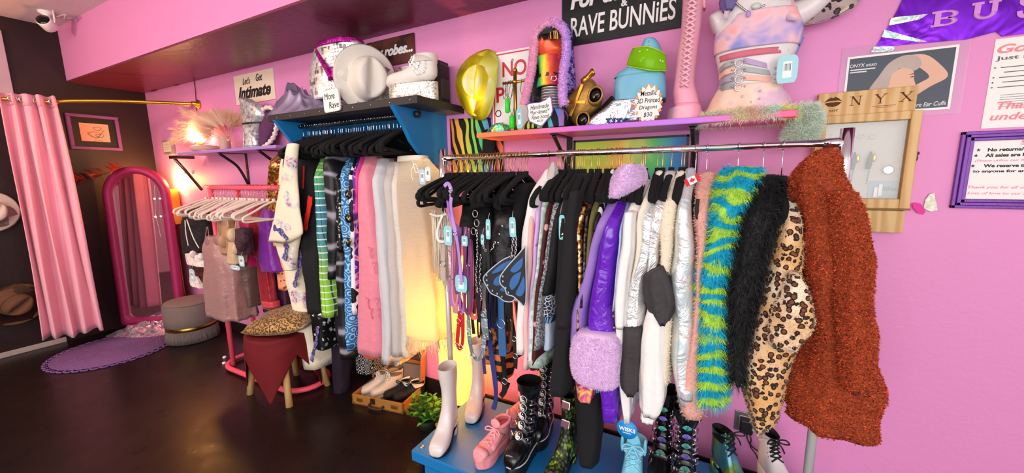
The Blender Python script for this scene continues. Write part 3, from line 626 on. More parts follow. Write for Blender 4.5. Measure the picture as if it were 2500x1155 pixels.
t, rg = hang('purple_robe', 'violet satin robe between the red robe and the peach kimono', [(484, 648, 660), (520, 640, 662), (580, 634, 664), (640, 630, 674), (662, 640, 680)], satin('#8420a0', .4), fold=(4, .006), yc=-.44, hy=.08)
hang('plum_gown', 'long dark plum gown hanging below the violet robe', [(600, 650, 680), (680, 648, 690), (766, 645, 700)], satin('#4c1640', .5), yc=-.34, hy=.08, fold=(6, .012))
pe = PB('peach_print'); PEACH = pe.fin(pe.ramp(pe.nz(22, 3, .5, .4), [(.60, '#f59a70'), (.63, '#5a3a38')]), .6)
t, rg = hang('peach_kimono', 'peach kimono with dark floral print beside the violet robe', [(484, 662, 676), (520, 654, 676), (560, 648, 680), (600, 660, 690), (660, 675, 700), (706, 682, 704)], PEACH, fold=(3, .005), yc=-.40, hy=.06)
extra(t, 'sleeve', [(540, 644, 668), (575, 638, 672), (600, 655, 676)], PEACH, -.46, .03, fold=(2, .003))
for i, (a, lb) in enumerate((((461, 478, 656, 688), 'pale blue price tag beside the white lace bra above the pouf'), ((563, 586, 646, 661), 'pale blue price tag lying sideways below the beige bra'), ((582, 598, 624, 652), 'pale blue price tag hanging upright in front of the plum bra'))):
    ptag(a[0], a[1], a[2], a[3], (-.65, -.652, -.655)[i], label=lb, m=mat('#b9d6dc', .6))
# stool under a red cloth, leopard cushion on top
s0 = Vector((-2.82, -.50, 0)); t = thing('wooden_stool', 'wooden stool with round pale legs under a dark red cloth', 'stool', tuple(s0))
for dx, dy in ((-.215, -.15), (.215, -.12), (-.17, .19), (.2, .2)):
    c = Vector((s0.x+dx, s0.y+dy, 0)); top = s0+Vector((dx*.72, dy*.72, .44)); part(t, 'leg', MB().tube([c, top], [.024, .022], 14), WOOD)
part(t, 'seat', MB().lathe([(.02, .44), (.2, .44), (.215, .45), (.215, .475), (.2, .485), (.02, .485)], 40, Matrix.Translation(s0)), WOOD)
RED = PB('red_velvet'); RED.bump(RED.nz(40, 3), .15, .006); RED = RED.fin(RED.mix(RED.nz(5, 2), '#780814', '#5c060e'), .8)
def drape(u, v):
    a = u*2*PI+.5; a_ = a+.95; corner = (1/max(abs(cos(a_+PI/4)), abs(sin(a_+PI/4)))-1)/.4142; R0 = .226; L = .12+.33*corner**.55
    if v < .4: r = R0*v/.4; return (s0.x+r*cos(a), s0.y+r*sin(a), .492+.003*sin(9*a)*v)
    f = (v-.4)/.6; w_ = 1+.10*f*corner+.025*f*sin(7*a)+.05*ss(f*3)
    return (s0.x+R0*w_*cos(a), s0.y+R0*w_*sin(a), .492-.012*ss(f*4)-L*f)
one('red_cloth', 'dark red velvet cloth draped over the stool with one hanging corner', 'cloth', MB().grid(drape, 120, 30), RED, solid=.004)
def leopard(name, base, mid, dark, scale, rough=.85, thr=.34, light='#f1dfc4'):
    p = PB(name); w_ = p.warp(.35/scale*1.2, scale*1.1); d = p.vor(scale, 'Distance', 'F1', w_); n_ = p.nz(scale*1.7, 2)
    d2 = p.math('ADD', d, p.math('MULTIPLY', p.math('SUBTRACT', n_, .5), .22)); bb = p.mix(p.ramp(p.nz(5, 2), [(.4, '#000000'), (.62, '#ffffff')]), base, light)
    ring = p.ramp(d2, [(0, mid), (thr*.62, dark), (thr, base)], True); msk = p.ramp(d2, [(0, '#000000'), (thr, '#ffffff')], True)
    return p.fin(p.mix(msk, ring, bb), rough, sheen=.2)
LEO1 = leopard('leopard_satin', '#a87a3c', '#6a4420', '#20130c', 78, .5, .50, '#c89a58')
def cushion(u, v):
    a, b = u*2-1, v*2-1; return a, b
cm_ = MB(); cc = Vector((-2.75, -.46, .505)); rg = []
Mc = Matrix.Translation(cc) @ R3(.10, -.12, .35)
for k in range(15):
    f = -1+2*k/14; hz = .075*math.sqrt(max(0, 1-abs(f)**2.2)); rg.append([(.235*sgp(cos(q), .55)*1.0*(1+.03*sin(5*q+k)) if False else .245*f*(1+.02*sin(k)), .20*(1-.10*abs(f)**3)*sgp(cos(q), .75), .075+hz*sgp(sin(q), 1.0)*(1+.16*noise.noise(Vector((f*3, cos(q)*2, 1)))) ) for q in np.linspace(0, 2*PI, 33)[:-1]])
one('leopard_cushion', 'leopard print satin cushion lying on the red-draped stool', 'cushion', MB().loft(rg, True, True, Mc), LEO1)

# ================================================================ BLACK SHELF UNIT
kx = PX(1014, 279, -1.6); by, bz = kx.y, kx.z; zb, zt2 = P(1018, 252, -.44).z, P(1018, 231, -.44).z
bl = xat(655, -.44, zb); br_ = -1.46
t = thing('hanging_shelf', 'black wall shelf on blue side panels with a hanging rod beneath', 'shelf', ((bl+br_)/2, 0, zb))
part(t, 'board', MB().box((bl, -.44, zb), (br_, 0, zt2), .003), mat('#232126', .5, 0, (40, .2, .004), .15))
def sidepan(x0, x1):
    yz = [(p.y, p.z) for p in (PX(960, 256, -1.6), PX(990, 310, -1.6), PX(1006, 345, -1.6), PX(1026, 373, -1.6), PX(1055, 401, -1.6))]+[(-.001, PX(1055, 401, -1.6).z), (-.001, zb)]
    yz[0] = (yz[0][0], zb); return MB().poly(yz, x1-x0, frame((x0, 0, 0), (0, 1, 0), (0, 0, 1), (1, 0, 0)))
part(t, 'side_panel', sidepan(-1.63, -1.6), BLUEP); part(t, 'side_panel', sidepan(bl+.10, bl+.13), BLUEP)
part(t, 'back_rail', MB().box((bl+.13, -.02, zb-.14), (-1.63, 0, zb)), BLUEP)
part(t, 'rod', MB().tube([(bl+.13, by, bz), (-1.575, by, bz)], .0125, 12), BLACKM)
part(t, 'rod_end', MB().lathe([(.02, 0), (.02, .028), (.015, .032)], 16, frame((-1.6, by, bz), (0, 1, 0), (0, 0, 1), (1, 0, 0))), mat('#3a3c40', .4, .6))
for k in range(9):
    x = bl+.1+k*(br_-bl-.15)/8; part(t, 'screw', MB().sphere((x, -.441, (zb+zt2)/2), (.004, .002, .004), 8, 5), DCHROME)
bp = hanger_proto('black_hanger', 'black velvet hanger with chrome hook on the rod under the black shelf', 'hanger', VELVET, CHROME, (0, 0, 0), .0085, .0125, .10, .205, 1.9, 'black velvet hangers under the black shelf')
hk = [248, 305, 315, 325, 335, 345, 355, 368, 388, 400, 425, 460, 478, 490, 510, 530, 545, 555, 565, 590, 605, 655, 665, 675, 685, 735, 750, 765, 780, 800, 825, 845, 862, 275, 290, 375, 410, 442, 575, 620, 640, 700, 718]
hang_row(bp, [640+q/2.511 for q in hk], by, bz, .20, 0, .10)
BK = dict(yc=by, hy=.19)
def bh(name, label, rows, m, **kw):
    k = dict(BK); k.update(kw); return hang(name, label, rows, m, **k)
bh('gold_sequin_top', 'gold and copper sequin top at the left end under the black shelf', [(356, 700, 722), (385, 676, 706), (450, 670, 694), (520, 668, 684), (600, 672, 700)], sequin('gold_sequin', [(0, '#7a4a18'), (.35, '#e0b04a'), (.6, '#f6e29a'), (.8, '#b0402a')], 75, .2, .85), fold=(3, .004))
fp = PB('floral_cream'); d_ = fp.vor(30); big = fp.nz(5.5, 2, .5); f1 = fp.ramp(fp.nz(38, 3, .6, .5), [(.42, '#f2e3c6'), (.46, '#8fb7d6'), (.52, '#e9d4c4'), (.58, '#c06a9a'), (.66, '#6a5aa8')])
FLORAL = fp.fin(fp.mix(fp.ramp(big, [(.56, '#000000'), (.62, '#ffffff')]), '#f1e4c8', f1), .8)
EMB = PB('embroidery'); EMB = EMB.fin(EMB.ramp(EMB.vor(90, 'Color'), [(.1, '#2b3f86'), (.4, '#5a3c86'), (.6, '#7fa6d8'), (.75, '#8a2f6a'), (.9, '#23406a')]), .7)
t, rg = bh('floral_kimono', 'cream kimono with wide sleeves and blue floral embroidery', [(352, 706, 724), (385, 700, 726), (440, 692, 730), (520, 690, 738), (600, 700, 744), (680, 706, 752), (760, 728, 766), (820, 740, 776), (893, 752, 787)], FLORAL, fold=(3, .006), hy=.17)
SL = [(352, 704, 724), (372, 700, 722), (410, 693, 718), (450, 686, 721), (500, 676, 727), (545, 666, 733), (572, 659, 735), (592, 656, 700)]
extra(t, 'sleeve', SL, FLORAL, by-.27, .028, fold=(2, .003), p=2.2, wr=.003)
extra(t, 'sleeve', [(575, 664, 725), (620, 676, 716), (660, 696, 712)], FLORAL, by-.22, .03, fold=(2, .003), wr=.003)
def band(root, name, pts, y, hw, m, jag=0., thick=.004, tops=None):
    """a flat trim following image points at plane y, with a small thickness"""
    c = smoothpath([P(px, py, y) for px, py in pts], 5); L, R_ = [], []
    for i, p in enumerate(c):
        d = (c[min(i+1, len(c)-1)]-c[max(i-1, 0)]).normalized(); s_ = Vector((d.z, 0, -d.x)); k = hw*(1+jag*random.uniform(-1, 1)); L.append(p+s_*k); R_.append(p-s_*k*(1+jag*random.uniform(-.5, .5)))
    rings = [[a, b, b+Vector((0, thick, 0)), a+Vector((0, thick, 0))] for a, b in zip(L, R_)]; part(root, name, MB().loft(rings, True, True, None, False), m)
band(t, 'embroidered_band', [(667, 556), (685, 566), (700, 585)], by-.304, .018, EMB, .5); band(t, 'embroidered_band', [(697, 596), (697, 615), (692, 634)], by-.262, .018, EMB, .5)
band(t, 'embroidered_band', [(736, 612), (730, 650), (722, 680), (718, 702)], by-.185, .016, EMB, .5); band(t, 'embroidered_band', [(775, 800), (772, 830), (765, 860), (760, 882)], by-.19, .013, EMB, .5)
t, rg = bh('black_robe', 'black robe with a red lining showing at the front', [(352, 716, 744), (400, 716, 772), (480, 728, 786), (560, 740, 792), (650, 748, 796), (740, 760, 800), (760, 764, 802)], cloth('#121114', .8, .3), fold=(4, .008))
band(t, 'red_lining', [(741, 405), (740, 440), (739, 460)], by-.20, .006, mat('#d8281e', .6)); band(t, 'red_lining', [(757, 480), (753, 510), (748, 535), (744, 562)], by-.21, .02, mat('#e2281e', .6), .15)
bh('black_jacket', 'black jacket with flared sleeve tucked behind the cream kimono', [(358, 704, 724), (400, 706, 734), (470, 716, 744), (560, 728, 748), (606, 720, 745)], cloth('#0f0e10', .85), fold=(2, .003), yc=by-.04)
bh('black_lace_gown', 'long black gown with silver sparkles behind the black robe', [(700, 765, 806), (760, 770, 808), (800, 775, 806), (845, 782, 812)], sequin('black_sparkle', [(0, '#0b0a0c'), (.86, '#141216'), (.95, '#e6e6ea')], 60, .5, .3), fold=(4, .006))
pl = PB('green_plaid'); fx = pl.ramp(pl.math('FRACT', pl.axis(1, 0, .055, None, True)), [(0, '#000000'), (.46, '#ffffff'), (.54, '#000000')], False); zf_ = pl.math('FRACT', pl.axis(2, 0, .045, None, True)); st = pl.ramp(zf_, [(0, '#dff0d8'), (.16, '#dff0d8'), (.17, '#000000'), (.22, '#000000')], True)
pz = pl.ramp(pl.axis(2, -.92, -.05), [(0, '#9ad83a'), (.22, '#7fb850'), (.42, '#4f9aa0'), (.66, '#3f86a8'), (.84, '#4a9a80'), (1, '#7fcf5a')])
wz = pl.ramp(zf_, [(0, '#ffffff'), (.18, '#202020'), (.26, '#000000')], True); PLAID = pl.fin(pl.mix(wz, pl.mix(pl.ramp(pl.math('FRACT', pl.axis(0, 0, .03, None, True)), [(0, '#ffffff'), (.12, '#000000')], True), pz, '#2e5a4a'), '#e6f2dc'), .75)
bh('green_plaid_dress', 'narrow green and teal plaid dress', [(384, 783, 803), (480, 787, 810), (600, 793, 816), (700, 798, 824), (767, 801, 829)], PLAID, fold=(2, .002))
bh('plum_trousers', 'long dark plum trouser leg reaching nearly to the floor', [(620, 800, 832), (780, 806, 838), (880, 812, 838), (984, 818, 835)], cloth('#24132a', .8, .4), fold=(3, .003), hy=.10, hyend=.05)
mo_ = PB('black_moire'); mw = mo_.wave(2.2, 9, 'Z', 'BANDS', 'SIN', 2, 1.2); MOIRE = mo_.fin(mo_.ramp(mw, [(.55, '#17161a'), (.8, '#4a4850'), (.97, '#9a98a2')]), .45)
bh('black_moire_skirt', 'black moire satin skirt with a rippled sheen', [(352, 808, 818), (420, 806, 834), (520, 812, 842), (620, 818, 842), (676, 820, 836)], MOIRE, fold=(3, .005))
bh('black_moire_dress', 'longer black moire dress hanging just below the moire skirt', [(560, 836, 856), (660, 838, 858), (740, 842, 860), (868, 842, 872)], MOIRE, fold=(3, .004))
t, rg = bh('scalloped_top', 'black sparkly top with three scalloped edges over the blue swirl dress', [(395, 830, 848), (450, 836, 852), (520, 840, 854), (610, 842, 856)], sequin('black_glitter', [(0, '#0b0a0c'), (.8, '#1a181c'), (.93, '#d8d0a8')], 95, .5, .3), fold=(2, .003), hy=.185)
for py in (474, 533, 592):
    c = P(851, py, by-.205); part(t, 'scallop', MB().lathe([(.001, .005), (.028, .004), (.03, 0), (.001, -.002)], 20, wallM((c.x, c.y, c.z))), bpy.data.materials['black_glitter'])
sw = PB('blue_swirl'); vv = sw.vor(17, 'Distance', 'F1', None, .6); SWIRL = sw.fin(sw.ramp(sw.math('SINE', sw.math('MULTIPLY', vv, 26)), [(.2, '#2f6fae'), (.55, '#6db4e2'), (.85, '#a9d8f2')]), .5)
bh('blue_swirl_dress', 'sky blue dress printed with swirls', [(388, 842, 858), (450, 848, 868), (540, 846, 872), (620, 856, 876), (740, 856, 880), (848, 851, 877)], SWIRL, fold=(2, .003), hy=.175)
oa = PB('op_art'); OPART = oa.fin(oa.ramp(oa.wave(5, 7, 'Z', 'RINGS', 'SIN', 1, 2.), [(.48, '#0e0d10'), (.52, '#f2eef0')]), .6)
bh('op_art_leggings', 'black and white swirled leggings next to the blue swirl dress', [(388, 868, 880), (500, 868, 884), (640, 874, 886), (760, 876, 888)], OPART, fold=(2, .002), hy=.17)
pv = PB('paisley'); PAIS = pv.fin(pv.ramp(pv.wave(4.5, 9, 'Z', 'RINGS', 'SIN', 2, 2.), [(.3, '#4a1f8a'), (.5, '#f0b8c8'), (.62, '#d860a0'), (.85, '#5a2a9a')]), .6)
bh('paisley_dress', 'violet and pink marbled print dress', [(386, 876, 890), (450, 874, 890), (540, 876, 888), (700, 880, 890)], PAIS, fold=(2, .002), hy=.16)
bh('hot_pink_top', 'hot pink top showing above the pale pink gown', [(378, 884, 898), (420, 885, 896), (520, 885, 894)], satin('#e8309a', .45), fold=(2, .002), hy=.17)
PKG = satin('#f08ca0', .55, .12)
t, rg = bh('pink_gown', 'long pale pink satin gown with small ribbon bows', [(380, 894, 917), (440, 888, 922), (520, 886, 929), (620, 884, 938), (740, 881, 944), (856, 878, 947)], PKG, fold=(5, .009))
for px, py in ((902, 612), (912, 650), (896, 735), (918, 738), (904, 760), (922, 765)):
    c = P(px, py, by-.195); part(t, 'ribbon_bow', MB().poly([(0, 0), (-.014, .02), (-.006, .022), (.002, .006), (.012, .02), (.018, .012), (.006, -.004), (.012, -.05), (.004, -.05)], .004, wallM((c.x, c.y, c.z))), PKG)
bh('orange_shirt', 'bright orange garment showing below the pink gown hem', [(780, 888, 934), (852, 890, 936), (866, 892, 934)], satin('#ff4a2a', .5), fold=(3, .004), hy=.15)
bw = PB('bead_print'); cc_ = bw.vor(34, 'Distance', 'F1', bw.map((1, 1, .7)), 0); BEAD = bw.fin(bw.ramp(bw.math('SINE', bw.math('MULTIPLY', cc_, 30)), [(.5, '#0d0c0e'), (.75, '#0d0c0e'), (.9, '#e0dcd6')]), .6)
bh('patterned_leggings', 'black leggings with white diamond print below the orange hem', [(800, 872, 908), (860, 873, 911), (908, 875, 908)], BEAD, fold=(2, .003), hy=.10)
crochet = PB('crochet'); cv = crochet.wave(55, 2, 'Z', 'BANDS', 'SIN', 2, 3); crochet.bump(crochet.math('ADD', cv, crochet.nz(80)), .8, .006)
CRO = crochet.fin(crochet.mix(crochet.ramp(cv, [(.3, '#000000'), (.6, '#ffffff')]), '#f8eed8', '#fffcf4'), .9, trans=.42, alpha=.84)
sheer = lambda h: mat(h, .8, 0, (26, .4, .012), .08, trans=.15)
bh('pale_grey_skirt', 'pale grey gathered maxi skirt right of the pink gown', [(388, 921, 945), (440, 924, 950), (560, 930, 962), (700, 940, 972), (790, 946, 977), (878, 947, 974)], sheer('#e2e1e6'), fold=(7, .010))
bh('silver_grey_skirt', 'silvery grey maxi skirt behind the pale grey skirt', [(396, 945, 970), (500, 952, 984), (640, 958, 992), (780, 966, 997), (862, 970, 997)], sheer('#d6ccc6'), fold=(6, .008), hy=.17)
bh('ivory_lace_skirt', 'ivory skirt with ruffled lace edge beside the crochet skirt', [(398, 958, 985), (460, 968, 992), (560, 975, 1000), (700, 985, 1010), (866, 994, 1010)], mat('#fbf4e8', .85, 0, (50, .7, .012), .12, trans=.25), fold=(7, .007), hy=.16)
t, rg = bh('crochet_skirt', 'large cream crochet maxi skirt with fringed hem and tie waist', [(384, 974, 1034), (420, 972, 1040), (480, 976, 1044), (560, 982, 1052), (640, 986, 1063), (740, 990, 1076), (805, 993, 1082), (822, 994, 1080)], CRO, fold=(9, .012), hy=.16)
part(t, 'waistband', MB().loft(prings([(381, 973, 1036), (394, 972, 1038)], by, .06, 4, 32, 2.4, (3, .002))), mat('#f2e6d2', .85))
fr = MB()
for k in range(230):
    q = rg[-1][k % len(rg[-1])]; a, b = Vector(q), Vector(rg[-1][(k+1) % len(rg[-1])]); p = a.lerp(b, random.random()); L = .05+.05*random.random()
    fr.tube([p+Vector((0, 0, .01)), p+Vector((random.uniform(-.01, .01), random.uniform(-.008, .008), -L*.6)), p+Vector((random.uniform(-.018, .018), random.uniform(-.01, .01), -L))], [.0028, .0022, .0008], 4)
part(t, 'fringe', fr, mat('#f4e8d0', .9, trans=.4), kind='stuff')
part(t, 'waist_tie', MB().tube(smoothpath([P(x, y, by-.18) for x, y in ((1008, 392), (1014, 418), (1022, 420), (1014, 400), (1004, 420), (1008, 440))], 5), .003, 5), mat('#fff5e4', .8))
ptag(1023, 1040, 414, 451, by-.2, label='pale blue tag hanging at the waist of the crochet skirt, left of a white one', m=mat('#b9d2e0', .6)); ptag(1038, 1052, 408, 442, by-.205, label='white tag with pink print right beside the pale blue waist tag', m=mat('#e9e6e8', .6))
bh('grey_fringed_dress', 'pale dress with sparkling hem showing below the grey skirts', [(820, 960, 985), (860, 962, 984), (890, 968, 978)], sequin('silver_bead', [(0, '#b9b2ae'), (.6, '#f2eee8'), (.9, '#8d8886')], 90, .4, .5), fold=(3, .003), hy=.08)
# ================================================================ ROLLING RACK
RY, RZ = -.47, 1.69; XL_, XR_ = xat(1080, RY, RZ), xat(2066, RY, RZ); PT = .20
t = thing('rolling_rack', 'blue wooden platform rack on casters with a chrome hanging rail', 'clothes rack', ((XL_+XR_)/2, RY, 0))
px0, px1 = XL_-.05, XR_+.08
part(t, 'platform', MB().box((px0, -.765, PT-.06), (px1, -.175, PT), .006), BLUEP)
part(t, 'skirt_board', MB().box((px0+.06, -.735, .045), (px1-.06, -.71, PT-.06)).box((px0+.06, -.23, .045), (px1-.06, -.205, PT-.06)).box((px0+.06, -.71, .045), (px0+.085, -.23, PT-.06)), BLUEP)
for x in (px0+.035, px1-.035):
    for y in (-.72, -.22):
        part(t, 'caster', MB().lathe([(.006, -.012), (.024, -.012), (.027, 0), (.024, .012), (.006, .012)], 16, frame((x, y, .0275), (1, 0, 0), (0, 0, 1), (0, -1, 0))).box((x-.012, y-.016, .05), (x+.012, y+.016, PT-.06)), BLACKM)
        part(t, 'bolt', MB().sphere((x, y, PT), (.012, .012, .006), 12, 6), DCHROME)
part(t, 'rail', MB().tube([(XL_, RY, RZ), (XR_, RY, RZ)], .0125, 14), CHROME)
for x, zl in ((XL_, 1.42), (XR_, 1.5)):
    part(t, 'post', MB().tube([(x, RY, PT), (x, RY, zl)], .0155, 14), mat('#d8d2cc', .35, .3)); part(t, 'post_sleeve', MB().tube([(x, RY, zl-.01), (x, RY, RZ+.045)], .019, 16), CHROME)
    part(t, 'rail_socket', MB().tube([(x, RY, RZ), (x+(.06 if x == XL_ else -.06), RY, RZ)], .0165, 14), CHROME)
mp_ = hanger_proto('velvet_hanger', 'black velvet hanger with bronze hook on the chrome rail of the rolling rack', 'hanger', VELVET, GOLDWIRE, (0, 0, 0), .0075, .0125, .10, .205, 1.8, 'black velvet hangers on the rolling rack')
hang_row(mp_, [1089, 1095, 1101, 1107, 1113, 1119], RY, RZ, .16, -.20, .16)
mp2 = [1123, 1130, 1136, 1144, 1148, 1157, 1167, 1177, 1215, 1245, 1126, 1140, 1152, 1162, 1172, 1183, 1189, 1194, 1201, 1208, 1218, 1225, 1232, 1239, 1249, 1256, 1263, 1272, 1280, 1287]
mp2 += [1250+q/2.567 for q in (230, 285, 295, 305, 325, 370, 380, 415, 430, 443, 455, 500, 535, 548, 597, 622, 630, 655, 675, 690, 742, 815, 828, 838, 918, 948, 1005, 1068, 1085)]
for q in mp2:
    h_ = dup(mp_, (xat(q, RY, RZ), RY, RZ), 0, None, None, (random.uniform(-.14, .14), 0, random.uniform(-.16, .16)) if q < 1320 else (random.uniform(-.05, .05), 0, random.uniform(-.07, .07)))
    if q > 1345: h_.scale = (1, .74, .92)
mp3 = hanger_proto('long_hook_hanger', 'black hanger with a long chrome hook holding a fur coat on the rolling rack', 'hanger', VELVET, CHROME, (0, 0, 0), .006, .0125, .145, .15, 1.8, 'hangers of the bulky coats')
hang_row(mp3, [1701, 1728, 1805, 1867, 1914, 2021], RY, RZ, .04)
# ---- harness bundle at the left end
def strap_(name, label, pts, y, hw, m, cat='harness', rings=0, ringm=None, group=None, y2=None):
    t = thing(name, label, cat, tuple(P(*pts[-1], y))); c = smoothpath([P(px, py, y+((y2-y)*i/(len(pts)-1) if y2 is not None else 0)) for i, (px, py) in enumerate(pts)], 6); rr_ = []
    for i, p in enumerate(c):
        d = (c[min(i+1, len(c)-1)]-c[max(i-1, 0)]).normalized(); s_ = Vector((d.z, .25*sin(i*.4), -d.x)).normalized()*hw; q = Vector((0, .004, 0)); rr_.append([p+s_, p-s_, p-s_+q, p+s_+q])
    part(t, 'strap', MB().loft(rr_, True, True, None, False), m)
    for k in range(rings):
        p = c[int((k+.6)/(rings+.2)*(len(c)-1))]; part(t, 'metal_ring', MB().tube([p+Vector((hw*1.2*cos(a), -.004, hw*1.2*sin(a))) for a in np.linspace(0, 2*PI, 13)[:-1]], .0022, 5, True), ringm or CHROME)
    return t
fr = MB(); t = thing('fringe_harness', 'cream fringe harness beside the crochet skirt', 'harness', tuple(P(1068, 690, -.58)))
for k in range(46):
    x0 = 1052+k*.85; yb = 640+k*1.4+random.uniform(-20, 25); a = P(x0, 520+random.uniform(-8, 8), -.60+random.uniform(0, .06)); b = P(x0+8+random.uniform(-5, 6), yb, -.60+random.uniform(0, .06)); fr.tube([a, a.lerp(b, .5)+Vector((random.uniform(-.006, .006), 0, 0)), b], .0022, 4)
part(t, 'fringe', fr, mat('#eadfcc', .8), kind='stuff'); part(t, 'waist_strap', MB().tube(smoothpath([P(x, y, -.60) for x, y in ((1050, 522), (1070, 528), (1092, 522))], 4), .008, 6), mat('#e2d6c4', .7))
HOLO2 = holo('holo_strap', '#8fc8e0', .75, .2, 9)
strap_('white_cord_harness', 'white cord loop hanging beside the cream fringe harness', [(1080, 525), (1068, 560), (1069, 585), (1080, 590), (1092, 588)], -.66, .006, mat('#efe6e2', .6))
strap_('grey_leather_harness', 'pale grey leather belt strap hanging down beside the cream fringe', [(1080, 560), (1082, 620), (1082, 685)], -.62, .013, mat('#b9b0a6', .6), rings=2)
strap_('pearl_harness', 'string of pale pearls and sparkling studs on the left of the harness bundle', [(1092, 520), (1094, 580), (1098, 640), (1100, 690)], -.63, .006, sequin('pearl', [(0, '#d8b8b8'), (.5, '#f6ecec'), (.9, '#a88a92')], 120, .3, .4))
strap_('dusty_pink_harness', 'dusty pink belt strap reaching far below the other harness straps', [(1104, 560), (1107, 620), (1108, 690), (1111, 765)], -.62, .017, mat('#c88a90', .6), rings=1)
strap_('lilac_harness', 'lilac satin harness looped over the leftmost hangers', [(1084, 455), (1094, 448), (1102, 470), (1100, 500), (1106, 540), (1112, 570), (1120, 620), (1126, 690)], -.70, .008, mat('#b890d8', .5), rings=2)
strap_('lilac_waist_harness', 'second lilac harness strap hanging behind the pale blue tag', [(1090, 470), (1096, 520), (1104, 545), (1118, 560), (1118, 620), (1124, 698)], -.675, .007, mat('#a878cc', .5))
def chain(name, label, pts, y, m, L=.011, r=.0017, group=None):
    t = thing(name, label, 'chain', tuple(P(*pts[-1], y)), 0, group); c = smoothpath([P(px, py, y) for px, py in pts], 24); acc = 0; last = c[0]; mb = MB(); i = 0
    for p in c:
        if (p-last).length >= L:
            d = (p-last).normalized(); o = (p+last)/2; s_ = Vector((0, 1, 0)).cross(d) if i % 2 else Vector((0, 1, 0)); mb.tube([o+d*L*.7*cos(a)+s_*L*.42*sin(a) for a in np.linspace(0, 2*PI, 9)[:-1]], r, 4, True); last = p; i += 1
    part(t, 'links', mb, m, kind='stuff'); return t
chain('body_chain', 'long silver chain looping down from the black harness, left strand', [(1164, 560), (1165, 620), (1162, 680), (1166, 715)], -.66, CHROME)
chain('body_chain', 'silver chain strand just right of the long looping one', [(1174, 620), (1172, 680), (1175, 735)], -.65, CHROME)
chain('body_chain', 'short silver chain under the middle black harness', [(1176, 590), (1186, 612), (1200, 610), (1208, 590)], -.66, CHROME)
chain('body_chain', 'silver chain under the printed tag, above the butterfly wings', [(1252, 575), (1251, 600), (1248, 630)], -.68, CHROME); chain('body_chain', 'silver chain close beside the one under the printed tag', [(1259, 575), (1259, 600), (1258, 622)], -.68, CHROME)
chain('body_chain', 'pearl coloured chain at the left of the harness bundle', [(1114, 560), (1116, 620), (1114, 680)], -.66, mat('#f0dcdc', .3))
HB = cloth('#111013', .6)
def bundle(name, label, rows, m=HB, y=-.47, hy=.17, **kw): return hang(name, label, rows, m, cat='harness', yc=y, hy=hy, neck=.5, **kw)
bundle('black_corset', 'black wide corset with metal rings in the left of the harness bundle', [(500, 1130, 1165), (545, 1124, 1175), (575, 1138, 1172), (640, 1148, 1168)], fold=(3, .004))
for px, py in ((1160, 522), (1164, 545), (1156, 565)): 
    c = P(px, py, -.645); one('harness_ring', 'round metal ring on the black corset', 'ring', MB().tube([c+Vector((.013*cos(a), 0, .016*sin(a))) for a in np.linspace(0, 2*PI, 15)[:-1]], .0028, 6, True), DCHROME, 'rings on the black corset')
bundle('black_bodysuit', 'black strappy bodysuit in the middle of the harness bundle', [(490, 1165, 1200), (560, 1170, 1215), (620, 1176, 1220), (680, 1180, 1200)], fold=(3, .006))
bundle('black_leather_top', 'black leather top with silver studs at the right of the harness bundle', [(470, 1200, 1275), (540, 1205, 1278), (600, 1200, 1270), (640, 1210, 1262)], mat('#141215', .4, 0, (30, .4, .01)), fold=(3, .006))
bundle('black_velvet_top', 'plain black velvet top next to the white trousers', [(450, 1258, 1302), (500, 1260, 1292), (560, 1262, 1284), (600, 1264, 1282)], VELVET, fold=(2, .004))
for px, py in ((1226, 552), (1219, 572), (1216, 593)):
    c = P(px, py, -.638); one('silver_stud', 'round silver stud on the black leather top', 'stud', MB().sphere(tuple(c), (.006, .004, .006), 8, 5), CHROME, 'studs on the leather top')
SUNS = two('sunset_print', 'noise', '#141012', '#e8622a', 26, .6, .56)
bundle('orange_print_top', 'black top with orange flame print above the butterfly wings', [(590, 1222, 1240), (620, 1224, 1242), (650, 1226, 1240)], SUNS, hy=.15, y=-.5, fold=(2, .003))
strap_('navy_harness', 'navy blue strap hanging far down to the blue platform', [(1184, 620), (1194, 640), (1194, 700), (1190, 780), (1196, 840), (1208, 930), (1210, 975), (1204, 1000)], -.60, .012, mat('#2a3478', .6), rings=1)
strap_('navy_belt', 'broad navy sash behind the navy harness strap', [(1182, 612), (1196, 655), (1203, 720), (1208, 800)], -.56, .03, mat('#26307a', .7))
strap_('holographic_garter', 'blue holographic garter strap looped with a gold lining, in front of the second white boot', [(1142, 690), (1143, 760), (1144, 810), (1150, 855), (1162, 876), (1174, 872), (1180, 850), (1183, 800)], -.66, .010, HOLO2, rings=1)
strap_('holographic_belt', 'wide holographic belt strap right of the silver chains', [(1180, 690), (1184, 740), (1182, 790), (1188, 830)], -.62, .016, HOLO2, rings=1)
strap_('red_studded_collar', 'red studded collar strap hanging in a loop before the glowing paper lamp', [(1118, 660), (1120, 720), (1128, 760), (1129, 830), (1122, 852), (1116, 838), (1120, 790), (1122, 760)], -.64, .010, mat('#c41f22', .5), rings=5)
strap_('coral_garter', 'coral pink strap looped in front of the glowing paper lamp', [(1150, 700), (1148, 750), (1154, 775), (1164, 772), (1168, 740), (1168, 705)], -.64, .009, mat('#f06a70', .5))
strap_('blue_suede_strap', 'blue suede strap with black edging under the butterfly wings', [(1222, 720), (1224, 790), (1227, 870)], -.62, .018, mat('#2f639a', .8), rings=1)
strap_('black_belt_harness', 'black belt harness with buckle hanging lowest under the butterfly wings', [(1235, 720), (1252, 800), (1258, 850), (1258, 900)], -.60, .010, BLACK, rings=3)
strap_('black_belt_loop', 'black belt loop at the right beneath the butterfly wings', [(1262, 740), (1270, 800), (1280, 850), (1266, 868), (1256, 866)], -.58, .009, BLACK, rings=1)
strap_('coral_belt', 'coral belt strap hanging just left of the white trousers', [(1260, 735), (1266, 790), (1272, 850)], -.57, .013, mat('#f5745c', .6))
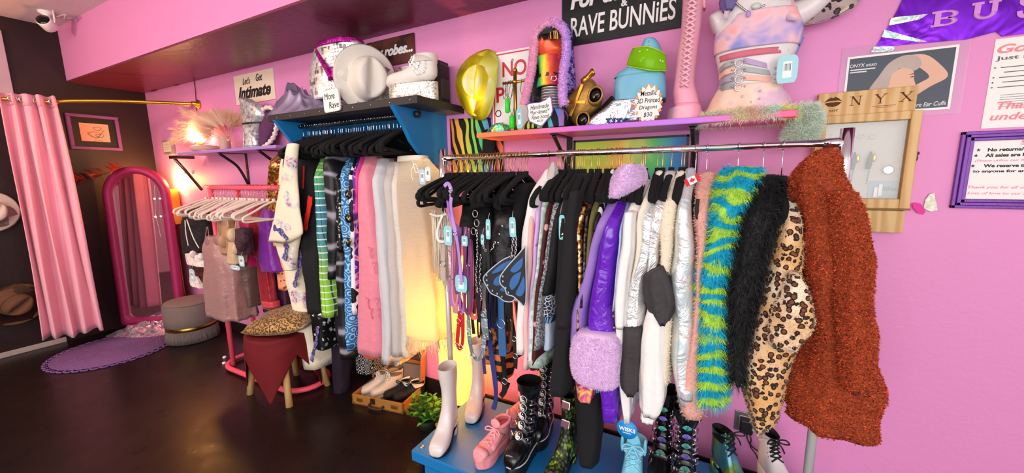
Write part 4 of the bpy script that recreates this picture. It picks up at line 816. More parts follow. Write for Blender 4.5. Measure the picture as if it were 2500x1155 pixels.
strap_('coral_inner_belt', 'coral strap squeezed behind the black belt harness', [(1246, 730), (1249, 780), (1252, 835)], -.56, .010, mat('#f5745c', .6))
strap_('black_garter', 'black garter straps dangling between the navy strap and the blue suede strap', [(1214, 800), (1230, 900), (1232, 950), (1222, 968)], -.60, .013, BLACK, rings=1)
strap_('black_tail', 'flared black end of a belt lying just above the platform', [(1218, 920), (1232, 938), (1242, 945)], -.58, .018, BLACK)
TIG = two('tiger_print', 'wave', '#120d0c', '#e06a24', 5.5, .6, .52, 7, d='Z')
bundle('tiger_leggings', 'orange and black tiger striped leggings below the harness straps', [(800, 1196, 1222), (860, 1200, 1236), (925, 1204, 1236)], TIG, hy=.08, y=-.5, fold=(3, .004))
fan = two('neon_print', 'noise', '#1c1424', '#d83a6a', 24, .6, .5)
bundle('neon_print_top', 'dark top with neon pink print behind the silver chains', [(640, 1140, 1178), (700, 1140, 1176), (760, 1156, 1180)], fan, hy=.12, fold=(3, .005)); bundle('floral_bodysuit', 'dark floral bodysuit behind the navy strap', [(760, 1186, 1216), (830, 1188, 1222), (880, 1190, 1214)], two('dark_floral', 'noise', '#15101a', '#c8743a', 30, .6, .56), hy=.12, fold=(3, .005))
for a, lb in (((1084, 1104, 551, 600), 'pale blue price tag hanging on the lilac harness'), ((1112, 1140, 670, 716), 'large pale blue tag low on the dusty pink strap'), ((1186, 1198, 535, 585), 'blue price tag on the black bodysuit'), ((1243, 1260, 530, 580), 'blue printed tag on the black leather top'), ((1127, 1142, 575, 602), 'turquoise tag beside the black corset'), ((1174, 1182, 572, 598), 'small blue tag left of the short silver chain'), ((1365, 1379, 525, 586), 'turquoise tag on the black patterned trousers')):
    ptag(*a, (-.685 if a[0] == 1112 else -.70) if a[0] < 1300 else -.66, label=lb, tilt=random.uniform(-.12, .12))
def strappy(name, label, mats, n, x0, x1, y0, y1, yp):
    t = thing(name, label, 'harness', tuple(P((x0+x1)/2, y1, yp)))
    for k in range(n):
        x = x0+(x1-x0)*(k+.5)/n+random.uniform(-4, 4); w_ = random.uniform(5, 16); yb = y1+random.uniform(-60, 30); dy = random.uniform(-.04, .04); a = y0+random.uniform(-20, 20)
        q = [(x, a), (x-2, a+(yb-a)*.5), (x-1, yb-18), (x+w_*.5, yb), (x+w_, yb-22), (x+w_+2, a+(yb-a)*.45), (x+w_-2, a+30)] if k % 2 else [(x, a), (x+3, a+(yb-a)*.4), (x-2, a+(yb-a)*.75), (x+2, yb)]
        c = smoothpath([P(px, py, yp+dy) for px, py in q], 5); hw = random.choice((.004, .006, .008)); rr_ = []
        for i, p in enumerate(c):
            d = (c[min(i+1, len(c)-1)]-c[max(i-1, 0)]).normalized(); s_ = Vector((d.z, .3*sin(i*.3+k), -d.x)).normalized()*hw; b = Vector((0, .003, 0)); rr_.append([p+s_, p-s_, p-s_+b, p+s_+b])
        s_ = part(t, 'strap', MB().loft(rr_, True, True, None, False), mats[k % len(mats)])
        if k % 3 == 0: p = c[len(c)//2]; part(s_, 'metal_ring', MB().tube([p+Vector((.010*cos(a), -.003, .010*sin(a))) for a in np.linspace(0, 2*PI, 13)[:-1]], .002, 5, True), DCHROME)
    return t
strappy('black_strap_harness', 'tangle of black harness straps with small rings hanging under the middle hangers', [BLACK, HB], 11, 1150, 1250, 590, 830, -.64)
strappy('pink_purple_harness', 'tangle of pink and purple harness straps left of the silver chains', [mat('#b06ab8', .5), mat('#d88a98', .6), mat('#7a3a6a', .6)], 8, 1096, 1150, 560, 740, -.65)
strappy('navy_brown_harness', 'tangle of navy and brown harness straps above the gogo boots', [mat('#28306a', .6), mat('#5a3424', .6), BLACK], 8, 1178, 1240, 720, 900, -.58)
# butterfly wings
def wing(name, label, out, cells, y, tilt, dots):
    t = thing(name, label, 'wings', tuple(P(*out[0], y))); c0 = P(*out[0], y)
    f = lambda q, dy=0.: (lambda v: Vector((v.x, y+(v.x-c0.x)*tilt+dy, v.z)))(P(*q, y))
    sm = smoothpath([f(q) for q in out]+[f(out[0])], 4)[:-1]; n = len(sm)
    mb = MB().add([tuple(p) for p in sm]+[tuple(p+Vector((0, .005, 0))) for p in sm], [tuple(range(n)), tuple(range(2*n-1, n-1, -1))]+[(i, (i+1) % n, n+(i+1) % n, n+i) for i in range(n)], False); part(t, 'membrane', mb, mat('#11131c', .5))
    part(t, 'edge_piping', MB().tube(sm, .003, 5, True), mat('#b8c4d0', .4))
    for q in cells:
        s2 = smoothpath([f(k, -.002) for k in q]+[f(q[0], -.002)], 4)[:-1]; k = len(s2); part(t, 'cell', MB().add([tuple(p) for p in s2]+[tuple(p+Vector((0, .004, 0))) for p in s2], [tuple(range(k)), tuple(range(2*k-1, k-1, -1))]+[(i, (i+1) % k, k+(i+1) % k, k+i) for i in range(k)], False), BLW)
    d = MB()
    for q in dots: p = f(q, -.003); d.sphere(tuple(p), (.004, .003, .005), 8, 5)
    part(t, 'pale_dots', d, mat('#a8bccc', .5)); return t
BLW = mat('#2f6cb0', .5, vary=.3)
wing('butterfly_wing', 'monarch style blue and black wing, the rear left of the pair', [(1256, 622), (1230, 634), (1202, 658), (1190, 675), (1196, 692), (1206, 712), (1222, 722), (1236, 734), (1256, 732), (1262, 690)], [[(1250, 634), (1226, 645), (1208, 664), (1226, 660), (1244, 648)], [(1236, 660), (1216, 676), (1212, 690), (1224, 694), (1240, 676)], [(1246, 682), (1232, 696), (1226, 706), (1238, 710), (1250, 698)]], -.66, .25, [(1198, 680), (1200, 692), (1210, 706), (1220, 714), (1230, 722), (1198, 668)])
wing('butterfly_wing', 'monarch style blue and black wing, the front right of the pair', [(1283, 600), (1266, 622), (1244, 648), (1228, 672), (1228, 690), (1238, 702), (1242, 716), (1256, 722), (1268, 734), (1284, 738)], [[(1278, 628), (1262, 642), (1250, 658), (1260, 664), (1274, 652)], [(1274, 662), (1256, 672), (1248, 692), (1254, 706), (1268, 688)], [(1280, 672), (1270, 696), (1262, 716), (1274, 722), (1282, 704)]], -.69, .2, [(1234, 684), (1240, 700), (1246, 712), (1234, 672)])

# ---- garments on the rolling rack, left to right
def g(name, label, rows, m, **kw): 
    kw.setdefault('yc', RY); kw.setdefault('hy', .19); return hang(name, label, rows, m, **kw)
t, rg = g('white_trousers', 'white trousers hanging at the left of the packed rail, beside the harnesses', [(415, 1328, 1348), (445, 1312, 1342), (475, 1298, 1332), (560, 1284, 1318), (700, 1273, 1304), (850, 1271, 1296)], cloth('#f2ecea', .8, .08), fold=(3, .004))
g('grey_hood', 'pale grey knit hood poking above the white trousers', [(398, 1344, 1354), (420, 1334, 1358), (445, 1330, 1352)], cloth('#cfc6bf', .9), yc=-.5, hy=.06, fold=(2, .003))
g('blush_trousers', 'blush pink trousers right of the white trousers', [(440, 1334, 1354), (510, 1302, 1322), (720, 1292, 1310), (887, 1291, 1308)], cloth('#eec2b8', .75, .15), fold=(2, .004))
g('lilac_print_top', 'lilac top with small dark print', [(443, 1352, 1367), (480, 1322, 1340), (600, 1314, 1328), (700, 1308, 1320), (862, 1300, 1314)], two('lilac_print', 'noise', '#d8a8e4', '#4a2f58', 14, .7, .72), fold=(2, .003))
SAGE = two('sage_velvet', 'noise', '#a9c4b6', '#d4e2da', 40, .6, .5)
t, rg = g('sage_velvet_trousers', 'pale sage crushed velvet trousers with flared hem', [(440, 1352, 1370), (480, 1334, 1352), (600, 1325, 1338), (720, 1310, 1324), (850, 1298, 1322), (880, 1294, 1343)], SAGE, fold=(3, .004))
LEAFP = two('leaf_print', 'cells', '#e0a0a0', '#4a1418', 19, .7, .26)
g('maroon_print_dress', 'maroon dress printed with pale pink leaves', [(445, 1362, 1384), (500, 1347, 1362), (680, 1322, 1338), (860, 1308, 1328), (886, 1306, 1328)], LEAFP, fold=(2, .003))
HEATH = two('grey_heather', 'noise', '#5a5a60', '#a8a8ae', 120, .9, .5)
g('grey_heather_cardigan', 'heather grey knit cardigan right of the maroon dress', [(448, 1370, 1394), (490, 1359, 1382), (680, 1332, 1346), (840, 1311, 1332)], HEATH, fold=(3, .004))
g('grey_collared_top', 'mid grey top whose shoulder shows beside the big black coat', [(438, 1398, 1412), (470, 1384, 1402), (520, 1376, 1390)], cloth('#8b8b90', .9), fold=(2, .002), hy=.17)
t, rg = g('black_patterned_trousers', 'black trousers between the grey cardigan and the big black coat', [(450, 1384, 1408), (520, 1362, 1386), (620, 1348, 1376), (712, 1333, 1362)], cloth('#16151a', .8), fold=(2, .003))
LPR = two('white_print', 'cross', '#e8ecf2', '#1c2744', 62, .7, .07)
g('navy_print_shorts', 'navy garment with dense white print below the black trousers', [(600, 1345, 1366), (700, 1334, 1363), (764, 1333, 1362)], LPR, fold=(2, .002), hy=.16)
g('blue_plaid_shirt', 'blue plaid shirt tail below the navy print', [(690, 1338, 1362), (779, 1336, 1360)], two('blue_plaid', 'wave', '#1d3b66', '#8fb4d8', 30, .8, .55), fold=(2, .002), hy=.15)
g('pale_denim', 'pale blue denim leg under the plaid shirt tail', [(700, 1338, 1358), (846, 1331, 1354)], cloth('#c8d4ec', .8, .1), fold=(2, .002), hy=.13)
t, rg = g('black_coat', 'big plain black wool coat in the middle of the rail', [(426, 1404, 1446), (450, 1392, 1436), (480, 1382, 1420), (520, 1374, 1414), (640, 1363, 1416), (780, 1358, 1412), (860, 1352, 1400), (950, 1346, 1393)], cloth('#1a191c', .9, .25), fold=(4, .006))
extra(t, 'sleeve', [(470, 1388, 1414), (600, 1372, 1404), (740, 1362, 1394), (800, 1360, 1386)], cloth('#1a191c', .9, .25), RY-.18, .045, fold=(2, .003))
BSEQ = sequin('bronze_sequin', [(0, '#2a140c'), (.4, '#8a4a22'), (.65, '#d89a5a'), (.85, '#f4dcae')], 75, .25, .85)
g('bronze_sequin_jacket', 'bronze sequin jacket right of the black coat', [(436, 1468, 1484), (455, 1446, 1472), (500, 1426, 1448), (560, 1414, 1437), (700, 1418, 1432), (800, 1416, 1430)], BSEQ, fold=(2, .003))
g('dark_sequin_dress', 'dark navy sequin dress beside the bronze sequin jacket', [(450, 1462, 1478), (500, 1444, 1456), (600, 1432, 1446), (740, 1424, 1438)], sequin('navy_sequin', [(0, '#14121e'), (.6, '#2e2638'), (.9, '#7a5a4a')], 90, .4, .5), fold=(2, .003))
g('olive_jacket', 'olive green jacket shoulder next to the sequins', [(446, 1478, 1494), (470, 1462, 1484), (500, 1452, 1470), (560, 1446, 1462), (640, 1436, 1452)], cloth('#6f6a34', .85), fold=(2, .003))
g('white_hoodie', 'white hooded top peeking above the black and white top', [(416, 1492, 1502), (440, 1486, 1500), (470, 1482, 1494)], cloth('#ece4d8', .85, .1), hy=.10, fold=(2, .002))
g('monochrome_top', 'black and white patterned top left of the lilac coat', [(452, 1486, 1500), (500, 1468, 1482), (560, 1458, 1472)], bpy.data.materials['op_art'], fold=(2, .003))
# lilac coat: fur hood, organza sleeve, fur cuff
ORG = mat('#ab86dc', .5, 0, (18, .3, .012), .15, trans=.2); LFUR = PB('lilac_fur').fin('#ecccf0', .95, rand=.08)
t, rg = g('lilac_coat', 'long lilac organza coat with fluffy fur hood and big fur cuff', [(455, 1500, 1530), (490, 1486, 1514), (540, 1462, 1494), (600, 1444, 1474), (680, 1421, 1456), (760, 1397, 1440), (828, 1400, 1432)], ORG, fold=(3, .006))
HR = extra(t, 'fur_hood', [(403, 1527, 1560), (412, 1510, 1568), (430, 1500, 1572), (452, 1494, 1566), (470, 1494, 1545), (480, 1496, 1520)], mat('#e8c6ec', .95), RY-.10, .10, fold=(2, .003), wr=.003, N=16, p=2.1); fur(t, HR, LFUR, 16000, .011, .0009, .3, .6, 0, 'hood_fur')
CR = extra(t, 'fur_cuff', [(820, 1412, 1500), (832, 1399, 1508), (870, 1395, 1509), (915, 1394, 1508), (938, 1402, 1505), (944, 1424, 1498)], mat('#e8c6ec', .95), -.655, .06, fold=(2, .004), N=18, p=3); fur(t, CR, LFUR, 26000, .011, .0009, .3, .6, 0, 'cuff_fur')
VIN = PB('purple_vinyl'); VIN.bump(VIN.nz(9, 3, .6, 1.2), .6, .03); VIN = VIN.fin('#6a1fc0', .2, coat=.6)
t, rg = g('purple_vinyl_coat', 'glossy violet vinyl coat right behind the lilac sleeve', [(462, 1510, 1540), (490, 1494, 1530), (560, 1476, 1521), (640, 1456, 1512), (720, 1440, 1500), (770, 1434, 1503), (830, 1428, 1508), (940, 1462, 1515), (1010, 1468, 1517)], VIN, fold=(4, .008))
part(t, 'snap', MB().sphere(tuple(P(1497, 772, -.655)), .004, 8, 5), DCHROME); part(t, 'snap', MB().sphere(tuple(P(1499, 800, -.655)), .004, 8, 5), DCHROME)
IRI = mat('#b9cdf0', .35, .2, (20, .4, .015), .1)
g('iridescent_shirt', 'pale iridescent blue shirt edge right of the violet coat', [(470, 1532, 1546), (560, 1520, 1530), (640, 1514, 1524), (720, 1506, 1516), (745, 1504, 1512)], IRI, fold=(2, .003), hy=.2)
WHT = cloth('#f4f1ee', .75, .08)
t, rg = g('white_jacket', 'plain white jacket between the violet coat and the silver jackets', [(442, 1562, 1592), (470, 1546, 1582), (520, 1530, 1570), (600, 1518, 1560), (700, 1506, 1548), (760, 1500, 1538), (850, 1504, 1536), (900, 1510, 1540), (965, 1514, 1545), (1010, 1524, 1545)], WHT, fold=(4, .008))
extra(t, 'sleeve', [(520, 1528, 1552), (640, 1512, 1538), (730, 1502, 1530), (800, 1502, 1524)], WHT, RY-.18, .04, fold=(2, .004))
g('cream_blouse', 'cream blouse sandwiched between the white and silver jackets', [(420, 1602, 1622), (450, 1580, 1606), (520, 1560, 1584), (640, 1550, 1570), (720, 1540, 1556)], cloth('#ece2cf', .8, .1), fold=(3, .004))
SILV = PB('silver_lame'); SILV.bump(SILV.nz(11, 4, .6, 1.0), .8, .03); SILV = SILV.fin('#ececec', .38, .6); GREYN = mat('#3a3638', .7, 0, (14, .5, .02), .2)
t, rg = g('silver_jacket', 'silver jacket sleeve with a charcoal cuff', [(440, 1592, 1626), (500, 1572, 1612), (600, 1560, 1602), (700, 1536, 1578), (780, 1524, 1574), (822, 1520, 1566)], SILV, fold=(5, .009))
extra(t, 'cuff', [(800, 1520, 1570), (860, 1514, 1564), (925, 1510, 1560), (950, 1512, 1558), (964, 1524, 1548)], GREYN, -.625, .06, fold=(4, .007), N=14)
t, rg = g('colour_block_jacket', 'white and silver jacket with a charcoal block on the sleeve', [(420, 1625, 1650), (450, 1610, 1642), (520, 1592, 1632), (600, 1577, 1610), (670, 1576, 1614)], SILV, fold=(4, .008))
extra(t, 'charcoal_panel', [(655, 1606, 1622), (668, 1578, 1630), (700, 1576, 1642), (735, 1576, 1648), (765, 1580, 1640), (792, 1606, 1626)], GREYN, -.645, .05, fold=(4, .008), N=14)
extra(t, 'white_sleeve', [(762, 1578, 1620), (800, 1570, 1626), (850, 1562, 1624), (920, 1556, 1624), (970, 1556, 1620), (1005, 1560, 1612), (1014, 1566, 1604)], WHT, -.615, .07, fold=(5, .008), N=20); extra(t, 'knit_cuff', [(1008, 1564, 1602), (1030, 1566, 1599)], WHT, -.61, .05, N=6, fold=(9, .003))
CF = PB('cream_fleece').fin('#f0e2cc', .95, rand=.08)
t, rg = g('cream_fleece_jacket', 'cream fleece jacket between the silver sleeve and the silver puffer', [(420, 1656, 1672), (440, 1642, 1664), (465, 1626, 1662), (500, 1612, 1658), (560, 1606, 1650), (640, 1612, 1640), (720, 1618, 1645), (800, 1612, 1644), (920, 1611, 1640)], cloth('#efe0c8', .95, .1), fold=(3, .005)); fur(t, rg, CF, 12000, .010, .0012, .3, .7, 0, 'fleece')
HS = holo('holo_silver', '#ececee', .4, .34, 7, .5)
PUF = [(412, 1676, 1700), (430, 1670, 1700), (460, 1664, 1694), (500, 1652, 1692), (560, 1642, 1697), (600, 1637, 1698), (662, 1633, 1702), (720, 1634, 1703), (775, 1640, 1704), (830, 1638, 1704), (872, 1640, 1703), (940, 1644, 1701), (966, 1652, 1698)]
t, rg = g('silver_puffer', 'holographic silver puffer coat with quilted seams and a flag patch', PUF, HS, fold=(3, .006), wr=.007)
for py in (585, 672, 775, 872):
    a = lerp_rows(PUF, py); part(t, 'quilt_seam', MB().loft(prings([(py-3, a[0]+2, a[1]-2), (py+3, a[0]+2, a[1]-2)], RY, .186, 3, 40, 2.6, (8, .004), 0), True, False), HS)
part(t, 'cuff', MB().loft(endcap(prings([(944, 1652, 1697), (968, 1654, 1696)], -.63, .045, 5, 28, 2.2, (9, .004)))), HS)
# Canada style flag patch
c = P(1690, 440, -.60); FM = frame(tuple(c), (.86, -.18, .46), (-.46, 0, .88), (.1, -.98, 0)); fw, fh = .052, .026
part(t, 'flag_patch', MB().box((-fw/2, -fh/2, 0), (fw/2, fh/2, .002), 0, FM), WHITE); RD = mat('#d8202a', .6)
lf = [(0, .5), (.1, .28), (.2, .33), (.16, .08), (.3, .2), (.34, .12), (.5, .12), (.42, .0), (.46, -.06), (.22, -.22), (.24, -.3), (.03, -.26), (.03, -.48)]; lf = lf+[(-x, y) for x, y in lf[::-1][:-1]]
part(t, 'flag_red', MB().box((-fw/2, -fh/2, .002), (-fw*.26, fh/2, .003), 0, FM).box((fw*.26, -fh/2, .002), (fw/2, fh/2, .003), 0, FM).poly([(x*fh*.8, y*fh*.8) for x, y in lf], .001, FM @ T2(0, 0, .002)), RD)
PKF = PB('pink_fleece').fin('#e9b4a6', .95, rand=.1)
t, rg = g('pink_teddy_jacket', 'blush pink teddy jacket between the silver puffer and the turquoise fur', [(422, 1712, 1748), (436, 1704, 1754), (460, 1696, 1742), (510, 1692, 1730), (600, 1698, 1722), (700, 1700, 1718), (850, 1680, 1712), (960, 1650, 1720), (1000, 1664, 1724)], cloth('#e2a99c', .95, .1), fold=(3, .005)); fur(t, rg, PKF, 14000, .014, .0012, .3, .7, 0, 'fleece')
part(t, 'pocket_slit', MB().tube(smoothpath([P(x, y, -.655) for x, y in ((1704, 486), (1701, 510), (1703, 534), (1709, 530))], 4), .006, 6), BLACK)
# fur coats
gf = PB('turquoise_lime_fur'); wv = gf.wave(5.0, 9, 'Z', 'BANDS', 'SIN', 3, 1.6); gfc = gf.ramp(wv, [(.36, '#12b4d8'), (.52, '#20c0c0'), (.66, '#a8e048'), (.92, '#c0ea58')]); GF = gf.fin(gfc, .7, rand=.25)
t, rg = g('turquoise_fur_coat', 'shaggy turquoise and lime striped fur coat', [(409, 1780, 1858), (425, 1768, 1856), (450, 1750, 1846), (490, 1740, 1822), (560, 1724, 1800), (620, 1714, 1785), (700, 1706, 1775), (840, 1704, 1772), (925, 1702, 1774), (970, 1700, 1772)], GF, fold=(2, .005), neck=.5); fur(t, rg, GF, 34000, .042, .0009, .9, .35, 0, 'shaggy_fur')
bf = PB('black_fur'); BF = bf.fin('#141618', .6, rand=.5)
t, rg = g('black_fur_coat', 'shaggy black fur coat between the turquoise and leopard coats', [(430, 1852, 1912), (445, 1836, 1916), (480, 1822, 1908), (520, 1808, 1898), (590, 1790, 1880), (700, 1778, 1856), (800, 1778, 1832), (890, 1784, 1815), (922, 1790, 1810)], BF, fold=(2, .005), neck=.5); fur(t, rg, BF, 30000, .045, .0008, 1.0, .3, 0, 'shaggy_fur')
LEO2 = leopard('leopard_fur', '#dcaa6c', '#80461f', '#1c0f0a', 52, .8, .49, '#f4e6d0')
t, rg = g('leopard_coat', 'leopard print faux fur coat with bent sleeve, left of the rust coat', [(458, 1914, 1934), (480, 1905, 1944), (540, 1894, 1956), (620, 1877, 1964), (690, 1858, 1955), (720, 1848, 1966), (790, 1824, 1962), (835, 1815, 1950), (890, 1804, 1940), (968, 1814, 1916), (1015, 1827, 1904), (1036, 1834, 1868)], LEO2, fold=(3, .006), yc=-.49, hy=.17); fur(t, rg, LEO2, 16000, .010, .0011, .5, .6, 0, 'short_fur')
SR = extra(t, 'elbow', [(672, 1925, 1955), (700, 1918, 1972), (745, 1900, 1990), (790, 1885, 1996), (820, 1880, 1972), (850, 1880, 1945)], LEO2, -.665, .06, N=16, fold=(3, .006)); fur(t, SR, LEO2, 6000, .010, .0011, .5, .6, 0, 'short_fur')
rf = PB('rust_teddy'); RF = rf.fin('#bc4c28', .9, rand=.5)
t, rg = g('rust_teddy_coat', 'long rust orange teddy coat with hood at the right end of the rail', [(366, 2000, 2042), (376, 1982, 2054), (400, 1960, 2062), (440, 1946, 2074), (480, 1944, 2094), (520, 1948, 2112), (600, 1952, 2130), (700, 1957, 2137), (800, 1952, 2143), (880, 1942, 2150), (975, 1927, 2156), (1046, 1924, 2158)], mat('#a04420', .95, 0, (60, .8, .015), .3), hy=.15, yc=-.50, fold=(5, .02), neck=.6, wr=.014); fur(t, rg, RF, 70000, .012, .0021, .1, .9, .9, 'curly_pile')
SR = extra(t, 'sleeve', [(470, 2030, 2090), (540, 2040, 2118), (640, 2050, 2132), (760, 2055, 2138), (880, 2052, 2140), (960, 2056, 2132)], mat('#a04420', .95, 0, (60, .8, .015), .3), -.655, .05, N=20, fold=(3, .008)); fur(t, SR, RF, 22000, .012, .0021, .1, .9, .9, 'sleeve_pile')
# lower garments and hang tags
g('black_leggings', 'long black leggings reaching down to the blue platform', [(900, 1396, 1466), (960, 1398, 1468), (1040, 1406, 1466), (1135, 1412, 1452)], cloth('#121114', .85), hy=.07, yc=-.5, fold=(3, .004))
MUL = PB('bright_floral'); MUL = MUL.fin(MUL.ramp(MUL.nz(16, 3, .6, .6), [(.35, '#3a1c4a'), (.45, '#d83a8a'), (.55, '#f0b040'), (.62, '#f4e0c8'), (.72, '#e85a3a')]), .6)
g('bright_floral_top', 'bright multicoloured floral top under the fur cuff', [(900, 1404, 1452), (940, 1402, 1452), (976, 1408, 1444)], MUL, hy=.07, yc=-.56, fold=(4, .006)); g('blue_shiny_top', 'shiny blue scrap of a top right of the bright floral one', [(900, 1450, 1470), (958, 1454, 1466)], mat('#1f5f9c', .25, .4, (30, .5, .015)), hy=.05, yc=-.58, fold=(3, .005))
g('white_sports_shorts', 'white garment holding the round blue brand tag', [(930, 1516, 1550), (975, 1514, 1548), (1012, 1518, 1544)], mat('#e6ebf4', .6), hy=.06, yc=-.56, fold=(3, .004))
a = P(1531, 1048, -.64); t = thing('round_brand_tag', 'round blue tag with white lettering hanging above the light blue boot', 'tag', tuple(a)); M = wallM(tuple(a), 0); r_ = abs(P(1557, 1048, -.64).x-a.x)
part(t, 'disc', MB().lathe([(r_*.97, 0), (r_, .001), (r_, .002), (.001, .003)], 40, M), mat('#1d93e0', .4)); part(t, 'plastic_strip', MB().box((-.005, r_*.9, 0), (.005, r_*2.4, .0015), 0, M), mat('#eef2f8', .4, alpha=.8))
part(t, 'lettering', MB().join(text('WISKII', r_*1.55, r_*.42, .001, 0, .03), M @ T2(0, .001, .003)).box((-r_*.4, -r_*.4, .003), (r_*.4, -r_*.34, .004), 0, M), WHITE)
# ================================================================ OMBRE SHELF AND WALL ABOVE THE RAIL
sz0, sz1 = 1.803, 1.829; sxl, sxr = xat(1163, -.28, sz0), .238
om = PB('ombre_paint'); OMB = om.fin(om.ramp(om.axis(0, -.72, .75), [(0, '#ff8a4a'), (.18, '#ff7a68'), (.42, '#c86ad8'), (.72, '#c078e8'), (.9, '#f06aa0'), (1, '#ff5f8a')]), .4)
t = thing('ombre_shelf', 'orange to violet ombre wall shelf above the chrome rail', 'shelf', ((sxl+sxr)/2, 0, sz0))
part(t, 'board', MB().box((sxl, -.28, sz0), (sxr, 0, sz1), .004), OMB)
bracket(t, P(1391, 350).x, sz0, .25, .30, BLACKM, .010); bracket(t, P(1697, 350).x, sz0, .25, .30, BLACKM, .010)
ST = sz1
# black sign
t, M, W, Hh = board('wall_sign', 'black sign lettered "For the Club & Rave Bunnies" in white', (1374, -22), (1676, 66), mat('#161417', .5, 0, (30, .15), .15), .012, cat='sign')
WL = mat('#f4efee', .6)
part(t, 'lettering', MB().join(text('For the Club', W*.84, Hh*.30, .003, .2, .04), M @ T2(.0, Hh*.27)).join(text('&', None, Hh*.12, .003, 0, .03), M @ T2(.02, Hh*.06)), WL)
part(t, 'headline', MB().join(text('RAVE BUNNiES', W*.84, Hh*.34, .003, .06, .012), M @ T2(0, -Hh*.19)), WL)
# dark robe sign
t, M, W, Hh = board('wall_sign', 'dark maroon sign with white script partly hidden behind the white hat', (852, 118), (1016, 150), two('maroon_sign', 'noise', '#2a1214', '#5a2420', 6, .5, .5), .012)
Wn = W; zc_ = 0
part(t, 'lettering', MB().join(text('ey,', W*.16, None, .003, .3, .03), M @ T2(-W*.20, Hh*.20)).join(text('my robes...', W*.62, None, .003, .35, .04), M @ T2(W*.17, -Hh*.02)), WL)
# zebra print cloth on the wall
zb_ = PB('rainbow_zebra'); zw = zb_.wave(6.2, 6.5, 'X', 'BANDS', 'SIN', 1, 1.3, zb_.map((1.1, .3, .55), (0, .35, 0))); zcol = zb_.ramp(zb_.axis(0, -.19, .2), [(0, '#e8703a'), (.22, '#f0c04a'), (.42, '#8fd84a'), (.6, '#4ac88a'), (.72, '#5a8ae8'), (.88, '#d84a5a'), (1, '#f08a3a')])
ZEB = zb_.fin(zb_.mix(zb_.ramp(zw, [(.44, '#000000'), (.50, '#ffffff')]), '#0f0c10', zcol), .75)
a, b = P(1101, 291), P(1232, 418)
one('zebra_cloth', 'rainbow zebra striped cloth hanging flat on the wall left of the ombre shelf', 'cloth', MB().grid(lambda u, v: (a.x+(b.x-a.x)*u, -.012-.008*sin(u*9)*v, a.z+(b.z-a.z)*v-.02*u*(1-v)), 30, 20), ZEB, solid=.003)
one('black_pouch', 'black cloth pouch pinned over the right half of the zebra cloth', 'pouch', MB().loft(endcap(prings([(318, 1180, 1206), (340, 1176, 1208), (400, 1178, 1206)], -.045, .018, 12, 24, 2.4, (2, .002), 0))), cloth('#121013', .9))
# tie dye panel
td = PB('tie_dye'); n_ = td.nz(3.2, 3, .5, 1.2); TD = td.fin(td.ramp(td.math('ADD', td.math('MULTIPLY', td.axis(0, -.32, .30), .7), td.math('MULTIPLY', n_, .35)), [(.1, '#d8e04a'), (.35, '#b8d840'), (.45, '#f0b04a'), (.55, '#e8e060'), (.66, '#5ac86a'), (.78, '#2a8ac8'), (.92, '#3a4aa8')]), .5)
a, b = P(1403, 344), P(1676, 470); t = thing('tie_dye_panel', 'framed tie-dye panel on the wall behind the chrome rail', 'picture', ((a.x+b.x)/2, 0, b.z))
part(t, 'panel', MB().box((a.x, -.012, b.z), (b.x, 0, a.z)), TD); fm = MB()
for q in (((a.x, b.z), (a.x+.01, a.z)), ((b.x-.01, b.z), (b.x, a.z)), ((a.x, a.z-.01), (b.x, a.z)), ((a.x, b.z), (b.x, b.z+.01))): fm.box((q[0][0], -.018, q[0][1]), (q[1][0], 0, q[1][1]))
part(t, 'frame', fm, BLACKM)
m = MB(); cz, cx_ = (a.z+b.z)/2-.03, (a.x+b.x)/2+.03
for k in range(9): m.poly([(.015*cos(x)+.0*k, .006*sin(x)) for x in np.linspace(0, 2*PI, 10)[:-1]], .001, wallM((cx_, -.012, cz)) @ R3(0, 0, k*2*PI/9) @ T2(.03, 0))
part(t, 'printed_rays', m, mat('#e8702a', .6))
# yellow iridescent hat on the wall
c = P(1163, 205, -.07); YH = PB('yellow_iridescent'); YH.bump(YH.nz(20, 2), .1, .01); lw = YH.n('ShaderNodeLayerWeight'); lw.inputs[0].default_value = .35
YHm = YH.fin(YH.ramp(lw.outputs['Facing'], [(0, '#f8e4dc'), (.10, '#faf478'), (.32, '#f8e226'), (1, '#f0d008')]), .35, 0, coat=.4)
hat('cowboy_hat', 'shiny iridescent yellow cowboy hat leaning on the wall left of the street sign', hatM((c.x+.02, -.035, c.z), (.02, -.99, .06), (.12, .05, .99)), YHm, rx=.205, ry=.14, curl=.075, crease=.05, ch=.13, cw=.075, cl=.10)
# street sign
a, b = P(1204, 133, -.015), P(1310, 310, -.015); W, Hh = b.x-a.x, a.z-ST-.0; cxs, czs = (a.x+b.x)/2, ST+Hh/2; t = thing('street_sign', 'white street sign with red border and the letters NO behind the hooded head', 'sign', (cxs, -.02, ST)); M = wallM((cxs, -.03, czs), -.0)
def rrect(w, h, r, n=6): return [(sx*(w/2-r)+r*cos(q), sy*(h/2-r)+r*sin(q)) for sx, sy, q0 in ((1, 1, 0), (-1, 1, PI/2), (-1, -1, PI), (1, -1, 1.5*PI)) for q in np.linspace(q0, q0+PI/2, n)]
def ring2(w, h, r, d, z, M): 
    o, i = rrect(w, h, r), rrect(w-2*d, h-2*d, r-d if r > d else .001); return MB().loft([[(x, y, z) for x, y in o], [(x, y, z) for x, y in i]], True, False, M)
part(t, 'plate', MB().poly(rrect(W, Hh, .035), .004, M), mat('#f2ecec', .35)); part(t, 'border', MB().join(ring2(W-.02, Hh-.02, .028, .008, .0046, M)), mat('#d8344a', .4))
rl = mat('#d02a40', .45)
